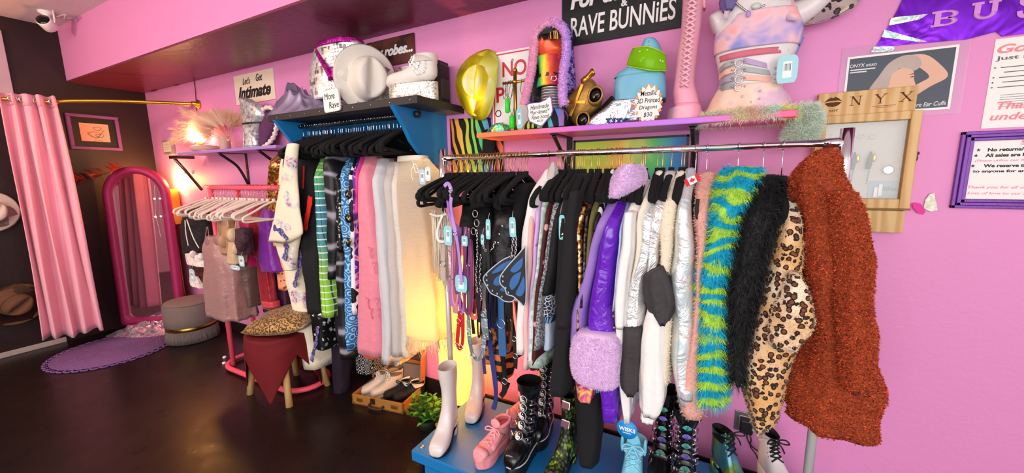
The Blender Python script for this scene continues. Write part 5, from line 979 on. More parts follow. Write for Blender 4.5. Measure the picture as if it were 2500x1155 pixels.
part(t, 'lettering', MB().join(text('NO', W*.56, .085, .001, 0, .02), M @ T2(.01, Hh*.29, .004)).join(text('P', None, .085, .001, 0, .02), M @ T2(-W*.30, Hh*.0, .004)), rl); part(t, 'small_lettering', MB().join(text('O', None, .04, .001), M @ T2(-W*.36, -Hh*.22, .004)).join(text('Th', None, .045, .001), M @ T2(-W*.30, -Hh*.38, .004)), INK)
part(t, 'bolt', MB().sphere((0, Hh/2-.055, .006), (.008, .008, .005), 10, 6, M), DCHROME)
# jewellery stand with green pendants
jx = xat(1259, -.17, ST); t = thing('jewellery_stand', 'brass T-shaped jewellery stand at the left of the hooded head', 'stand', (jx, -.17, ST)); tz = P(1256, 172, -.17).z; cz = P(1259, 200, -.17).z
part(t, 'base', MB().lathe([(.05, 0), (.05, .008), (.02, .014)], 24, Matrix.Translation((jx, -.17, ST))), BRASS); part(t, 'pole', MB().tube([(jx, -.17, ST), (jx, -.17, tz)], .010, 12).sphere((jx, -.17, tz), (.013, .013, .012), 12, 8), BRASS)
part(t, 'crossbar', MB().tube([(jx-.075, -.17, cz), (jx+.075, -.17, cz)], .007, 10).sphere((jx, -.17, cz), .015, 12, 8), BRASS)
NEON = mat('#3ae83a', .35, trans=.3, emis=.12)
for px, y0, y1, w_ in ((1239, 240, 276, .013), (1250, 281, 314, .014)):
    a, b = P(px, y0, -.20), P(px, y1, -.20); q = thing('neon_pendant', 'neon green capsule pendant on black cord, %s of the two on the brass stand' % ('upper' if y0 < 260 else 'lower'), 'pendant', tuple(b))
    part(q, 'capsule', MB().tube([b, b.lerp(a, .08), a.lerp(b, .08), a], [w_*.5, w_, w_, w_*.5], 12), NEON); part(q, 'cord', MB().tube(smoothpath([a, a+Vector((-.012, .0, .05)), (a.x+.01, -.18, cz+.01), a+Vector((.014, .0, .05)), a], 5), .0014, 4), BLACK)
for k, (px, dx) in enumerate(((1232, .01), (1246, .018), (1278, .014))):
    x = xat(px, -.18, cz); one('corded_necklace', 'black corded necklace looped over the crossbar of the brass stand, %s' % ('leftmost', 'second from left', 'right of the pole')[k], 'necklace', MB().tube(smoothpath([(x-dx*.6, -.182, cz+.008), (x-dx, -.185, cz-.05), (x, -.186, cz-.085), (x+dx, -.185, cz-.05), (x+dx*.6, -.182, cz+.008)], 5), .0016, 4), BLACK)
ptag(1260, 1276, 266, 313, -.21, label='pale blue price tag hanging on the brass stand', tilt=.1)
TEALG = sequin('teal_glitter', [(0, '#0a6a8a'), (.4, '#18b0b0'), (.65, '#8ad83a'), (.85, '#d8c83a')], 160, .3, .6)
one('glitter_bag', 'small teal glitter pouch lying at the left end of the ombre shelf', 'pouch', MB().loft(endcap(prings([(304, 1206, 1236), (310, 1196, 1245), (318, 1188, 1247), (325, 1186, 1246)], -.19, .05, 10, 28, 2.2, (6, .003), 0, wr=.006))), TEALG)
# hooded display head
hx = xat(1345, -.15, ST); t = thing('mannequin_head', 'foil rainbow display head with black fringe wig, gaiter and choker', 'mannequin head', (hx, -.15, ST))
hp_ = PB('rainbow_gaiter'); GAI = hp_.fin(hp_.ramp(hp_.math('ADD', hp_.math('MULTIPLY', hp_.axis(0, -.10, .10), .8), hp_.math('MULTIPLY', hp_.nz(14, 2), .25)), [(.1, '#1a6ad8'), (.28, '#30b8d8'), (.38, '#58d048'), (.5, '#f0e030'), (.6, '#f06028'), (.72, '#d02a48'), (.9, '#8a2a9a')]), .45)
FACE = mat('#f4603a', .3, .3, (12, .3, .01))
def head_rings(rows, y, yd, turn):
    """rows: image y, left x, right x, face push"""
    R_ = []; 
    for py, xl, xr, ps in rows:
        z = P((xl+xr)/2, py, y).z; x0, x1 = P(xl, py, y).x, P(xr, py, y).x; cx, hx_ = (x0+x1)/2, (x1-x0)/2; rr_ = []
        for k in range(40):
            q = 2*PI*k/40; a = cos(q-turn); e = ps*max(0, a)**14
            rr_.append((cx+hx_*cos(q)+e*cos(turn), y+yd*(hx_/.075)*sin(q)*1.05+e*sin(turn), z))
        R_.append(rr_)
    return R_
HT = -.35
face = [(88, 1316, 1372, 0), (95, 1312, 1374, .0), (105, 1311, 1374, .002), (112, 1311, 1373, -.004), (120, 1312, 1372, .010), (127, 1314, 1371, .020), (132, 1316, 1370, .024), (136, 1318, 1369, .006), (140, 1320, 1368, .012), (143, 1321, 1367, .006), (146, 1322, 1366, .012), (152, 1325, 1363, .008), (158, 1328, 1361, .010), (164, 1331, 1357, 0)]
part(t, 'face', MB().loft(head_rings(face, -.15, .082, HT)), FACE)
part(t, 'gaiter', MB().loft(endcap(prings([(138, 1312, 1368), (152, 1313, 1366), (170, 1316, 1362), (185, 1317, 1364), (200, 1312, 1368), (213, 1311, 1370)], -.15, .07, 16, 36, 2.1, (4, .003), 0, wr=.004))), GAI)
part(t, 'choker', MB().loft(prings([(182, 1316, 1366), (191, 1315, 1367)], -.15, .073, 3, 36, 2.1, (1, 0), 0, wr=0), True, False), mat('#5a1c24', .4))
c = P(1352, 192, -.23); part(t, 'choker_ring', MB().tube([c+Vector((.014*cos(x), 0, .012*sin(x))) for x in np.linspace(0, 2*PI, 13)[:-1]], .0025, 6, True), CHROME); part(t, 'choker_stud', MB().sphere(tuple(P(1346, 186, -.228)), .006, 8, 6).sphere(tuple(P(1357, 186, -.225)), .006, 8, 6), CHROME)
chm = PB('silver_mesh'); mv = chm.math('SINE', chm.axis(2, 0, .0022, None, True)); chm.bump(mv, .8, .003); SM = chm.fin(chm.ramp(mv, [(.2, '#8a8688'), (.8, '#f0ecea')]), .35, .6)
part(t, 'display_neck', MB().loft(endcap(prings([(212, 1322, 1368), (235, 1320, 1370), (272, 1316, 1374)], -.15, .06, 8, 32, 2.1, (1, 0), 0, wr=0))), SM)
hr = MB()
for k in range(340):   # wig: fringe over the brow and long side locks
    u_ = random.random()
    if k < 90:
        px = 1312+64*u_; tp = P(1330+30*u_, 64, -.15); md_ = P(px, 78, -.222); en = P(px+random.uniform(-3, 3), 94+random.uniform(-9, 6), -.238); pth = [tp, md_, en]
    else:
        s_ = random.random(); pth = [P(1332+random.uniform(-6, 10), 64, -.15), P(1311-4*s_, 90+20*s_, -.19), P(1306+10*s_, 160, -.19+.04*s_), P(1299+22*s_, 215+random.uniform(0, 15), -.20+.03*s_), P(1297+24*s_, 240+random.uniform(0, 16), -.20)]
    hr.tube(smoothpath(pth, 3), [.0022 if k < 90 else .0035]*(3*(len(pth)-1))+[.001], 4)
part(t, 'wig', hr, mat('#0d0b0d', .4), kind='stuff'); hr = MB()
for px in (1344, 1352, 1356, 1360): hr.tube(smoothpath([P(1346, 65, -.155), P(px, 78, -.226), P(px+1, 95, -.243)], 4), .003, 5)
part(t, 'blonde_streak', hr, mat('#e8b45a', .5), kind='stuff')
part(t, 'hair_cap', MB().loft(endcap(prings([(64, 1334, 1358), (68, 1320, 1368), (75, 1309, 1374), (82, 1307, 1375), (93, 1306, 1375)], -.15, .086, 14, 32, 2.1, (2, .001), 0, wr=0))), mat('#0d0b0d', .5))
HOODM = PB('hood_print'); HOODM = HOODM.fin(HOODM.ramp(HOODM.nz(26, 3, .6, .8), [(.38, '#1c1440'), (.5, '#3a2a86'), (.56, '#c8a0e8'), (.62, '#2a5ac0'), (.7, '#1c1440')]), .7)
FR_ = PB('pink_lilac_fur'); FURP = FR_.fin(FR_.ramp(FR_.axis(0, -.02, .14), [(0, '#fab8d8'), (.5, '#f4b8ec'), (1, '#cda8f6')]), .95, rand=.15)
t = thing('rave_hood', 'fur-lined hood with dark blue print draped over the display head', 'hood', (hx, -.12, ST))
part(t, 'hood_shell', MB().loft(endcap(prings([(52, 1335, 1370), (64, 1318, 1388), (95, 1306, 1394), (150, 1294, 1396), (210, 1284, 1400), (250, 1282, 1398)], -.055, .05, 22, 36, 2.2, (4, .004), 0))), HOODM)
for pts in ([(1330, 62), (1312, 82), (1303, 120), (1298, 165), (1290, 205), (1283, 235), (1279, 255)], [(1330, 62), (1350, 54), (1370, 63), (1381, 90), (1383, 130), (1377, 165), (1374, 200), (1374, 235), (1377, 258)]):
    c = smoothpath([P(x, y, -.225) for x, y in pts], 6); tr_ = []
    for i, p in enumerate(c):
        d = (c[min(i+1, len(c)-1)]-c[max(i-1, 0)]).normalized(); u_ = d.orthogonal().normalized(); v_ = d.cross(u_); tr_.append([tuple(p+u_*.017*cos(x)+v_*.017*sin(x)) for x in np.linspace(0, 2*PI, 13)[:-1]])
    part(t, 'fur_trim', MB().loft(tr_), FURP); fur(t, tr_, FURP, 9000, .013, .0009, .2, .5, 0, 'trim_fur')
one('zebra_scarf', 'green and rainbow zebra cloth heaped under the display head', 'cloth', MB().loft(endcap(prings([(272, 1312, 1378), (285, 1295, 1386), (300, 1283, 1392), (316, 1276, 1392)], -.15, .10, 14, 40, 2.3, (6, .012), 0, wr=.008))), ZEB)
# shield-shaped sign
a, b = P(1288, 243, -.262), P(1350, 306, -.262); W, Hh = b.x-a.x, a.z-b.z; M = wallM(((a.x+b.x)/2, -.262, (a.z+b.z)/2), .05); t = thing('shield_sign', 'white shield-shaped sign for the fur-lined hood with purple edge', 'sign', ((a.x+b.x)/2, -.262, ST))
sh = [(-.5, .32), (-.42, .36), (-.25, .36), (0, .34), (.25, .40), (.42, .5), (.47, .42), (.48, .2), (.5, 0), (.42, -.18), (.25, -.32), (.08, -.48), (0, -.5), (-.2, -.40), (-.42, -.28), (-.48, -.1), (-.46, .1)]
part(t, 'edge', MB().poly([(x*W*1.05, y*Hh*1.05) for x, y in sh], .003, M), mat('#7a4a9a', .5)); part(t, 'panel', MB().poly([(x*W*.97, y*Hh*.96) for x, y in sh], .002, M @ T2(0, 0, .003)), PAPER)
part(t, 'lettering', MB().join(text('Handmade', W*.72, Hh*.15, .0008, .25), M @ T2(0, Hh*.20, .005)).join(text('*fur-lined*', W*.78, Hh*.15, .0008, .25), M @ T2(0, Hh*.02, .005)).join(text('Rave hood', W*.70, Hh*.14, .0008, .25), M @ T2(.002, -Hh*.16, .005)).join(text('$220', W*.24, Hh*.08, .0008, .2), M @ T2(.0, -Hh*.31, .005)), INK)
part(t, 'stake', MB().box((-.002, -Hh*.5, 0), (.002, -Hh*.5-.02, .002), 0, M), WHITE)
# steampunk mask: hinged brass faceplate with goggles
c = P(1424, 248, -.16); Mk = frame((c.x, -.16, c.z), (.80, -.2, .56), (-.52, .20, .83), (.28, -.95, .1)) @ Matrix.Scale(1.22, 4); t = thing('steampunk_mask', 'brass riveted steampunk mask with round goggles on the ombre shelf', 'mask', (c.x, -.16, ST))
BR = mat('#b8904a', .4, .65, (40, .3, .006), .4); BRD = mat('#3a2a18', .5, .6)
part(t, 'faceplate', MB().loft([[(x*s_, y*s_, z) for x, y in rrect(.165, .135, .04)] for s_, z in ((.92, -.06), (1, -.045), (1, .0), (.9, .022), (.7, .034), (.3, .038))], True, True, Mk), BR)
for k, (x, y, r_) in enumerate(((.048, -.030, .036), (-.045, -.072, .034))):
    part(t, 'goggle_ring', MB().lathe([(r_*.78, .026), (r_, .026), (r_*1.02, .05), (r_*.92, .058), (r_*.76, .058), (r_*.74, .05)], 28, Mk @ T2(x, y), False), BR); part(t, 'goggle_lens', MB().lathe([(r_*.78, .048), (r_*.4, .053), (.001, .054)], 24, Mk @ T2(x, y)), mat('#0e0c0c', .12))
part(t, 'cross_strap', MB().box((-.07, -.007, .034), (.06, .007, .043), .001, Mk @ T2(-.025, .02) @ R3(0, 0, .55)).box((-.05, -.007, .034), (.05, .007, .041), .001, Mk @ T2(-.035, .015) @ R3(0, 0, -.75)), BRASS)
rv = MB()
for k in range(10): rv.sphere((-.075+.0165*k, .060, .018), .0035, 7, 4, Mk)
part(t, 'rivets', rv, BRASS, kind='stuff')
part(t, 'side_scope', MB().lathe([(.012, 0), (.016, .004), (.016, .02), (.013, .026), (.013, .05), (.016, .056), (.016, .066)], 18, Mk @ T2(.03, .066, .008) @ R3(0, PI/2, 0)), BRASS); part(t, 'black_strap', MB().box((-.06, -.105, -.045), (.11, -.075, -.01), .008, Mk @ R3(0, 0, .1)), BLACK)
# holographic plastic bag
hb = holo('holo_plastic', '#c6c2cc', .6, .18, 7, .8)
one('holographic_cloth', 'crumpled silver holographic cloth under the light blue platform shoe', 'cloth', MB().loft(endcap(prings([(246, 1490, 1612), (262, 1468, 1614), (282, 1444, 1612), (304, 1424, 1608)], -.16, .10, 16, 48, 2.4, (7, .012), 0, wr=.010))), hb)
m = MB()
for k in range(26): 
    px = 1478+k*2.2; p = P(px, 304-abs(sin(k*1.3))*14, -.262); m.sphere((p.x, -.262+.01*sin(k), p.z), (.006, .007, .005), 7, 5)
one('printed_dragon', 'tiny purple printed dragon on the shelf in front of the holographic cloth', 'figurine', m, mat('#5a5aa0', .35, .5))
# light blue platform shoe with neon visor
LB = mat('#74b8d4', .32, 0, (30, .08), .05); t = thing('platform_shoe', 'light blue high platform lace-up shoe', 'shoe', (xat(1560, -.16, ST), -.16, P(1560, 249, -.22).z))
part(t, 'platform_sole', MB().loft(endcap(prings([(180, 1502, 1618), (186, 1497, 1622), (215, 1496, 1624), (240, 1496, 1624), (245, 1498, 1622)], -.16, .06, 14, 40, 2.6, (1, 0), 0, wr=0))), LB)
part(t, 'outsole', MB().loft(prings([(243, 1498, 1623), (250, 1500, 1622)], -.16, .062, 3, 40, 2.6, (1, 0), 0, wr=0)), mat('#3a4448', .6))
part(t, 'vamp', MB().loft(endcap(prings([(158, 1538, 1616), (166, 1514, 1620), (176, 1501, 1622), (184, 1498, 1622)], -.16, .055, 10, 36, 2.3, (1, 0), 0, wr=0))), LB); part(t, 'ankle_shaft', MB().loft(endcap(prings([(97, 1572, 1600), (104, 1566, 1608), (130, 1560, 1616), (165, 1545, 1618)], -.16, .048, 12, 32, 2.2, (1, 0), 0, wr=.002))), LB)
part(t, 'heel_tab', MB().loft(endcap(prings([(95, 1574, 1594), (112, 1572, 1598)], -.13, .02, 6, 20, 2.2, (1, 0), 0, wr=0))), LB)
lz = MB()
for k in range(5): y0 = 122+k*10; lz.tube(smoothpath([P(1548-k*2, y0, -.20), P(1556-k*3, y0+4, -.215), P(1566-k*2, y0+8, -.205)], 3), .0028, 5).tube(smoothpath([P(1566-k*2, y0, -.20), P(1556-k*3, y0+5, -.216), P(1548-k*2, y0+9, -.205)], 3), .0028, 5)
part(t, 'laces', lz, LB)
for px, py in ((1584, 101), (1583, 113), (1561, 126)): part(t, 'eyelet', MB().sphere(tuple(P(px, py, -.207)), .004, 8, 5), DCHROME)
vz = [P(1545, 118, -.2), P(1552, 116, -.225), P(1580, 114, -.245), P(1606, 122, -.235), P(1626, 134, -.20)]; vb = [P(1530, 160, -.2), P(1548, 164, -.225), P(1570, 168, -.248), P(1596, 172, -.24), P(1628, 172, -.20)]
t = thing('neon_visor', 'transparent neon green visor hung over the light blue shoe', 'visor', tuple(vb[2])); tp_, bt_ = smoothpath(vz, 5), smoothpath(vb, 5)
part(t, 'visor_sheet', MB().grid(lambda u, v: tuple(tp_[round(u*20)].lerp(bt_[round(u*20)], v)+Vector((0, -.010*sin(PI*v), 0))), 20, 8), mat('#b4f01a', .15, alpha=.72, trans=.5), solid=.002)
for px, py in ((1562, 126), (1580, 122), (1612, 148), (1618, 150)): part(t, 'visor_snap', MB().sphere(tuple(P(px, py, -.252)), .004, 8, 5), mat('#d8f08a', .3))
part(t, 'visor_edge', MB().tube(tp_, .0018, 5).tube(bt_, .0018, 5), mat('#d8e81a', .3))
# starburst sign
a, b = P(1549, 208, -.27), P(1616, 300, -.27); W, Hh = b.x-a.x, a.z-b.z; M = wallM(((a.x+b.x)/2, -.262, (a.z+b.z)/2), .0); t = thing('starburst_sign', 'white and orange starburst sign for metallic dragons', 'sign', ((a.x+b.x)/2, -.262, b.z))
def burst(n, k0, k1, ph): return [(W/2*(k0 if i % 2 else k1)*cos(PI*i/n+ph), Hh/2*(k0 if i % 2 else k1)*sin(PI*i/n+ph)) for i in range(2*n)]
part(t, 'orange_burst', MB().poly(burst(14, .80, 1.0, .05), .002, M), mat('#f59a4a', .6)); part(t, 'white_burst', MB().poly(burst(14, .76, 1.0, .24), .002, M @ T2(0, 0, .002)), PAPER)
tx = MB()
for k, (s_, w_) in enumerate((('Metallic', .56), ('3D Printed', .80), ('Dragons', .62), ('$30', .3))): tx.join(text(s_, W*w_, Hh*.125, .0008, .15, .006), M @ T2(0, Hh*(.27-.18*k), .004))
part(t, 'lettering', tx, INK)
# tall pink boot in clear plastic
bxk = xat(1675, -.17, ST); t = thing('tall_pink_boot', 'tall pink lace-up platform boot beside the torso mannequin', 'boot', (bxk, -.17, ST)); PKB = mat('#f4a6bc', .4, 0, (20, .1), .08)
R_ = prings([(-25, 1668, 1720), (0, 1667, 1717), (60, 1662, 1711), (130, 1653, 1702), (205, 1646, 1694), (226, 1643, 1700), (250, 1645, 1705), (262, 1645, 1706)], -.17, .055, 30, 32, 2.2, (1, .001), 0, wr=.002)
part(t, 'shaft', MB().loft(R_, True, True), PKB); part(t, 'platform_sole', MB().loft(endcap(prings([(252, 1644, 1708), (262, 1640, 1712), (290, 1637, 1714), (297, 1638, 1713)], -.17, .07, 8, 36, 2.5, (1, 0), 0, wr=0))), mat('#f09ab4', .35))
lz = MB()
for k in range(17):
    y0 = -18+k*13.5; f = (y0+20)/230; xm = 1692-22*f; w_ = 13-2*f; a_, b_, d_, e_ = P(xm-w_, y0, -.236), P(xm+w_, y0+14, -.236), P(xm+w_, y0, -.236), P(xm-w_, y0+14, -.236)
    lz.tube([a_, a_.lerp(b_, .5)+Vector((0, -.006, 0)), b_], .0048, 6).tube([d_, d_.lerp(e_, .5)+Vector((0, -.010, 0)), e_], .0048, 6)
part(t, 'laces', lz, mat('#f8bccb', .35)); part(t, 'clear_cuff', MB().loft(prings([(264, 1634, 1702), (294, 1628, 1700)], -.175, .082, 4, 32, 2.4, (3, .003), 0, wr=.002), True, False), mat('#fff4f8', .1, alpha=.25))
part(t, 'tongue_flap', MB().loft(endcap(prings([(-25, 1712, 1728), (10, 1712, 1724), (24, 1716, 1722)], -.17, .02, 8, 16, 2.2, (1, 0), 0, wr=.002))), PKB)
# torso mannequin
MANN = mat('#e4dcdc', .3, 0, None, .05); tx0 = xat(1830, -.17, ST); t = thing('torso_mannequin', 'white torso mannequin with raised arm on the ombre shelf', 'mannequin', (tx0, -.17, ST))
BODY = [(-60, 1790, 1870), (-20, 1775, 1895), (10, 1758, 1935), (45, 1750, 1958), (80, 1745, 1958), (110, 1745, 1955), (135, 1748, 1945), (165, 1754, 1925), (195, 1758, 1908), (222, 1748, 1912), (250, 1734, 1922), (285, 1718, 1935), (300, 1716, 1936)]
part(t, 'body', MB().loft(endcap(prings(BODY, -.15, .085, 40, 44, 2.1, (1, 0), 0, wr=0))), MANN)
c0, c1, c2 = P(1936, 40, -.14), P(1985, 12, -.15), P(2045, -50, -.17); part(t, 'raised_arm', MB().tube(smoothpath([P(1912, 60, -.14), c0, c1, c2, P(2100, -110, -.18)], 5), [.05]*6+[.047, .045, .043, .04, .038]+[.036]*10, 18), MANN)
part(t, 'arm_stump', MB().tube(smoothpath([P(1795, 40, -.15), P(1760, 52, -.16), P(1738, 62, -.17)], 5), [.05, .05, .05, .048, .046, .044, .044, .043, .042, .040, .034], 18), MANN)
TDY = PB('pastel_tiedye'); TDYm = TDY.fin(TDY.ramp(TDY.nz(9, 2, .5, .6), [(.34, '#8a94d0'), (.44, '#c0a8d8'), (.54, '#f0c4cc'), (.66, '#f6b0b0')]), .8)
CT = [(35, 1768, 1952), (60, 1754, 1962), (85, 1743, 1962), (110, 1742, 1958), (122, 1744, 1952)]
t = thing('crop_top', 'pastel tie-dye long-sleeved crop top with cutout on the torso mannequin', 'top', (tx0, -.17, 1.95))
part(t, 'bodice', MB().loft(prings(CT, -.15, .094, 18, 48, 2.15, (3, .002), 0, wr=.003), True, False), TDYm, solid=.002)
part(t, 'hem_band', MB().loft(prings([(130, 1750, 1932), (145, 1752, 1927)], -.15, .092, 4, 48, 2.1, (16, .003), 0, wr=.001), True, False), mat('#e87a90', .7, vary=.5), solid=.002)
part(t, 'side_panel', MB().loft(endcap(prings([(95, 1930, 1962), (125, 1925, 1950), (150, 1920, 1936)], -.12, .03, 8, 20, 2.2, (1, 0), 0))), TDYm)
part(t, 'shoulder_strap', MB().loft([[P(x-5, y, yy), P(x+7, y, yy), P(x+7, y, yy+.004), P(x-5, y, yy+.004)] for x, y, yy in ((1790, 2, -.21), (1776, 18, -.225), (1772, 34, -.238), (1770, 48, -.244))], True, True), TDYm); part(t, 'shoulder_strap', MB().loft([[P(x-14, y, yy), P(x+16, y, yy), P(x+16, y, yy+.004), P(x-14, y, yy+.004)] for x, y, yy in ((1910, -12, -.18), (1925, 10, -.205), (1935, 30, -.228), (1935, 50, -.24))], True, True), TDYm)
rg_ = prings([(-20, 1768, 1812), (0, 1760, 1806), (18, 1764, 1800), (30, 1770, 1790)], -.20, .05, 10, 30, 2.1, (5, .006), 0); one('ruffled_sleeve', 'dusky purple ruffled scarf end on the left shoulder of the torso mannequin', 'scarf', MB().loft(endcap(rg_)), mat('#7a6aa8', .8, vary=.4))
HPT = [(146, 1756, 1926), (200, 1756, 1908), (215, 1750, 1912)]
t = thing('strap_belt', 'pastel four-strap buckle belt around the waist of the torso mannequin', 'belt', (tx0, -.25, 1.9))
cols = ['#b8a0c4', '#a8b0b0', '#f0b8a8', '#b4cca8']; coll = ['#a8b0a8', '#f0bcae', '#a8a0b4', '#9aa0a4']
for k in range(4):
    yr, yl = 146+k*21, 148+k*20; y1 = 168+k*13; y0l = 168+k*16
    for nm, pts, hw, cc_ in (('strap', [(1815, yr, -.245), (1860, (yr+y1)/2, -.238), (1893, y1, -.205), (1905, y1+2, -.17)], .010, cols[k]), ('strap', [(1793, yl+2, -.247), (1770, (yl+y0l)/2+1, -.232), (1755, y0l+6, -.19)], .010, coll[k])):
        c = smoothpath([P(*q) for q in pts], 4); part(t, nm, MB().loft([[p+Vector((0, 0, hw)), p-Vector((0, 0, hw)), p-Vector((0, -.004, hw)), p+Vector((0, .004, hw))] for p in c], True, True, None, False), mat(cc_, .5))
    for px, py in ((1788, yl+3), (1818, yr+2), (1893, y1-1)): part(t, 'stud', MB().sphere(tuple(P(px, py, -.252 if px < 1880 else -.216)), .0042, 8, 5), DCHROME)
    c = P(1803, yl+6, -.252); part(t, 'ring', MB().tube([c+Vector((.013*cos(x), 0, .013*sin(x))) for x in np.linspace(0, 2*PI, 13)[:-1]], .0025, 5, True), CHROME)
ptag(1900, 1944, 138, 201, -.27, label='large pale blue price tag with bar code on the waist of the torso mannequin', m=mat('#a6dbe4', .6))
SKT = PB('sequin_pastel'); SKTm = SKT.fin(SKT.ramp(SKT.nz(8, 3), [(.4, '#f0c8b4'), (.52, '#f4d8c4'), (.62, '#e0b8d0')]), .6, rand=0)
t = thing('fur_hem_skirt', 'peach mini skirt with pastel fluffy fur hem on the torso mannequin', 'skirt', (tx0, -.15, ST)); SR = prings([(212, 1752, 1908), (240, 1738, 1926), (270, 1722, 1940), (290, 1716, 1946)], -.15, .105, 16, 48, 2.1, (5, .006), 0)
part(t, 'skirt_body', MB().loft(SR), SKTm); SPK = MB()
for px, py in ((1856, 222), (1854, 241), (1833, 250), (1916, 258), (1787, 272), (1812, 236), (1880, 262)): SPK.sphere(tuple(P(px, py, -.258 if px < 1880 else -.22)), .0045, 6, 4)
part(t, 'sequins', SPK, CHROME)
PF = PB('pastel_fur'); PASF = PF.fin(PF.ramp(PF.math('ADD', PF.math('MULTIPLY', PF.axis(0, -.13, .16), .8), PF.math('MULTIPLY', PF.nz(12, 2), .2)), [(.1, '#f0f0cc'), (.35, '#fff0d0'), (.5, '#ffe0cc'), (.68, '#d8fff0'), (.82, '#fff4a0'), (.95, '#e4f4d8')]), .95, rand=.08, trans=.08)
HRg = prings([(272, 1702, 1950), (284, 1696, 1958), (296, 1698, 1960)], -.15, .125, 8, 60, 2.1, (7, .006), 0); part(t, 'fur_base', MB().loft(HRg, True, False), PASF); fur(t, HRg, PASF, 16000, .030, .0009, .35, .7, 0, 'fur_hem')
CU = prings([(258, 1962, 1985), (275, 1946, 1998), (300, 1938, 2000), (325, 1924, 1994), (345, 1920, 1980)], -.16, .045, 16, 28, 2.1, (4, .004), 0); CUF = PB('mint_fur').fin('#e2f0e0', .95, rand=.08, trans=.08)
t = thing('fluffy_cuff', 'pale mint fluffy marabou tail hanging over the right end of the ombre shelf', 'fur trim', (tx0+.2, -.2, 1.72)); part(t, 'core', MB().loft(endcap(CU)), CUF); fur(t, CU, CUF, 14000, .032, .0009, .2, .7, 0, 'fluff')
nk = MB().tube(smoothpath([P(x, y, -.235) for x, y in ((1795, 5), (1810, 18), (1826, 28), (1845, 22), (1868, 12))], 5), .004, 6); t = thing('charm_necklace', 'chain necklace with pale purple charms at the throat of the torso mannequin', 'necklace', tuple(P(1826, 30, -.24))); part(t, 'chain', nk, DCHROME)
part(t, 'charm', MB().sphere(tuple(P(1827, 34, -.25)), (.008, .005, .012), 8, 6), mat('#b090d8', .4)); part(t, 'flower_charm', MB().sphere(tuple(P(1846, 14, -.25)), (.016, .006, .012), 10, 6), mat('#c8d0c8', .35))
# leopard hat brim behind the raised arm
LEOP = leopard('pink_leopard', '#e0a0c4', '#8a4a6a', '#2a1420', 32, .8, .40)
c = P(2000, 0, -.04); hat('leopard_hat', 'pink leopard print hat hung on the wall behind the raised mannequin arm', hatM((c.x, -.045, c.z+.03), (.2, -.97, .1), (.9, .1, .4)), LEOP, rx=.155, ry=.13, curl=.04, cw=.06, cl=.075, ch=.06)

# ================================================================ RIGHT-HAND WALL
foil = PB('purple_foil'); foil.bump(foil.nz(5, 3, .5, 1), .35, .03); FOIL = foil.fin('#6a1cb4', .2, .8)
M0 = wallM((0, -.004, 0)); pp = [P(*q) for q in ((2220, -40), (2190, 25), (2165, 70), (2140, 110), (2128, 122), (2160, 116), (2185, 112), (2360, 97), (2430, 78), (2445, 90), (2520, 80), (2640, 70), (2640, -60))]
t = thing('foil_banner', 'purple foil banner with large pink letters at the top right of the wall', 'banner', (pp[4].x, 0, pp[4].z)); part(t, 'foil_sheet', MB().poly([(p.x, p.z) for p in pp], .003, M0), FOIL)
def slab(ch, px0, px1, py, hpx, M, root):
    """slab-serif letter: strokes with serif feet"""
    a, b = P(px0, py), P(px1, py-hpx); w_, h_ = b.x-a.x, b.z-a.z; q = MB()
    zz_ = [.003]
    def B(x0, y0, x1, y1):
        zz_[0] += .0004; q.box((a.x+w_*x0, a.z+h_*y0, .0031), (a.x+w_*x1, a.z+h_*y1, .003+zz_[0]), 0, M)
    if ch == 'B':
        B(0, 0, .5, .14); B(0, .86, .5, 1); B(.12, 0, .34, 1); B(.3, .44, .6, .56)
        for y0, r0, r1 in ((.28, .30, .28), (.72, .26, .28)): q.loft([[(a.x+w_*(.5+k*cos(x)*1.35), a.z+h_*(y0+kk*sin(x)), zz) for x in np.linspace(-PI/2, PI/2, 14)] for k, kk, zz in ((.34, r1, .0032), (.34, r1, .006), (.18, r1-.13, .006), (.18, r1-.13, .0032))], False, False, M)
    elif ch == 'U':
        B(0, .86, .42, 1); B(.58, .86, 1, 1); B(.1, .35, .32, 1); B(.70, .35, .9, 1); q.loft([[(a.x+w_*(.5+k*cos(x)), a.z+h_*(.36+kk*sin(x)), zz) for x in np.linspace(PI, 2*PI, 16)] for k, kk, zz in ((.4, .36, .0032), (.4, .36, .006), (.19, .2, .006), (.19, .2, .0032))], False, False, M)
    else:
        c = smoothpath([Vector((a.x+w_*x, a.z+h_*y, 0)) for x, y in ((.9, .72), (.82, .93), (.5, 1), (.18, .9), (.15, .65), (.5, .5), (.85, .35), (.82, .1), (.5, 0), (.15, .06), (.08, .28))], 4); rr_ = []
        for i, p in enumerate(c): d = (c[min(i+1, len(c)-1)]-c[max(i-1, 0)]).normalized(); s_ = Vector((-d.y, d.x, 0))*w_*.11; rr_.append([p+s_+Vector((0, 0, .0032)), p-s_+Vector((0, 0, .0032)), p-s_+Vector((0, 0, .006)), p+s_+Vector((0, 0, .006))])
        q.loft(rr_, True, True, M, False)
    return q
LP = mat('#d08ad0', .45, .1)
for ch, x0, x1, y_, h_ in (('B', 2268, 2342, 70, 48), ('U', 2364, 2442, 54, 54), ('S', 2478, 2550, 44, 60)): part(t, 'letter', slab(ch, x0, x1, y_, h_, M0, t), LP)
gf_ = holo('green_foil', '#c8f0d8', .5, .12, 4, .5)
for tri in (((2174, 45), (2264, 36), (2240, 50), (2168, 64)), ((2158, 74), (2260, 103), (2240, 104), (2150, 92)), ((2132, 116), (2184, 114), (2178, 126), (2124, 130))): part(t, 'foil_shard', MB().poly([(P(*q).x, P(*q).z) for q in tri], .002, M0 @ T2(0, 0, .003)), gf_)
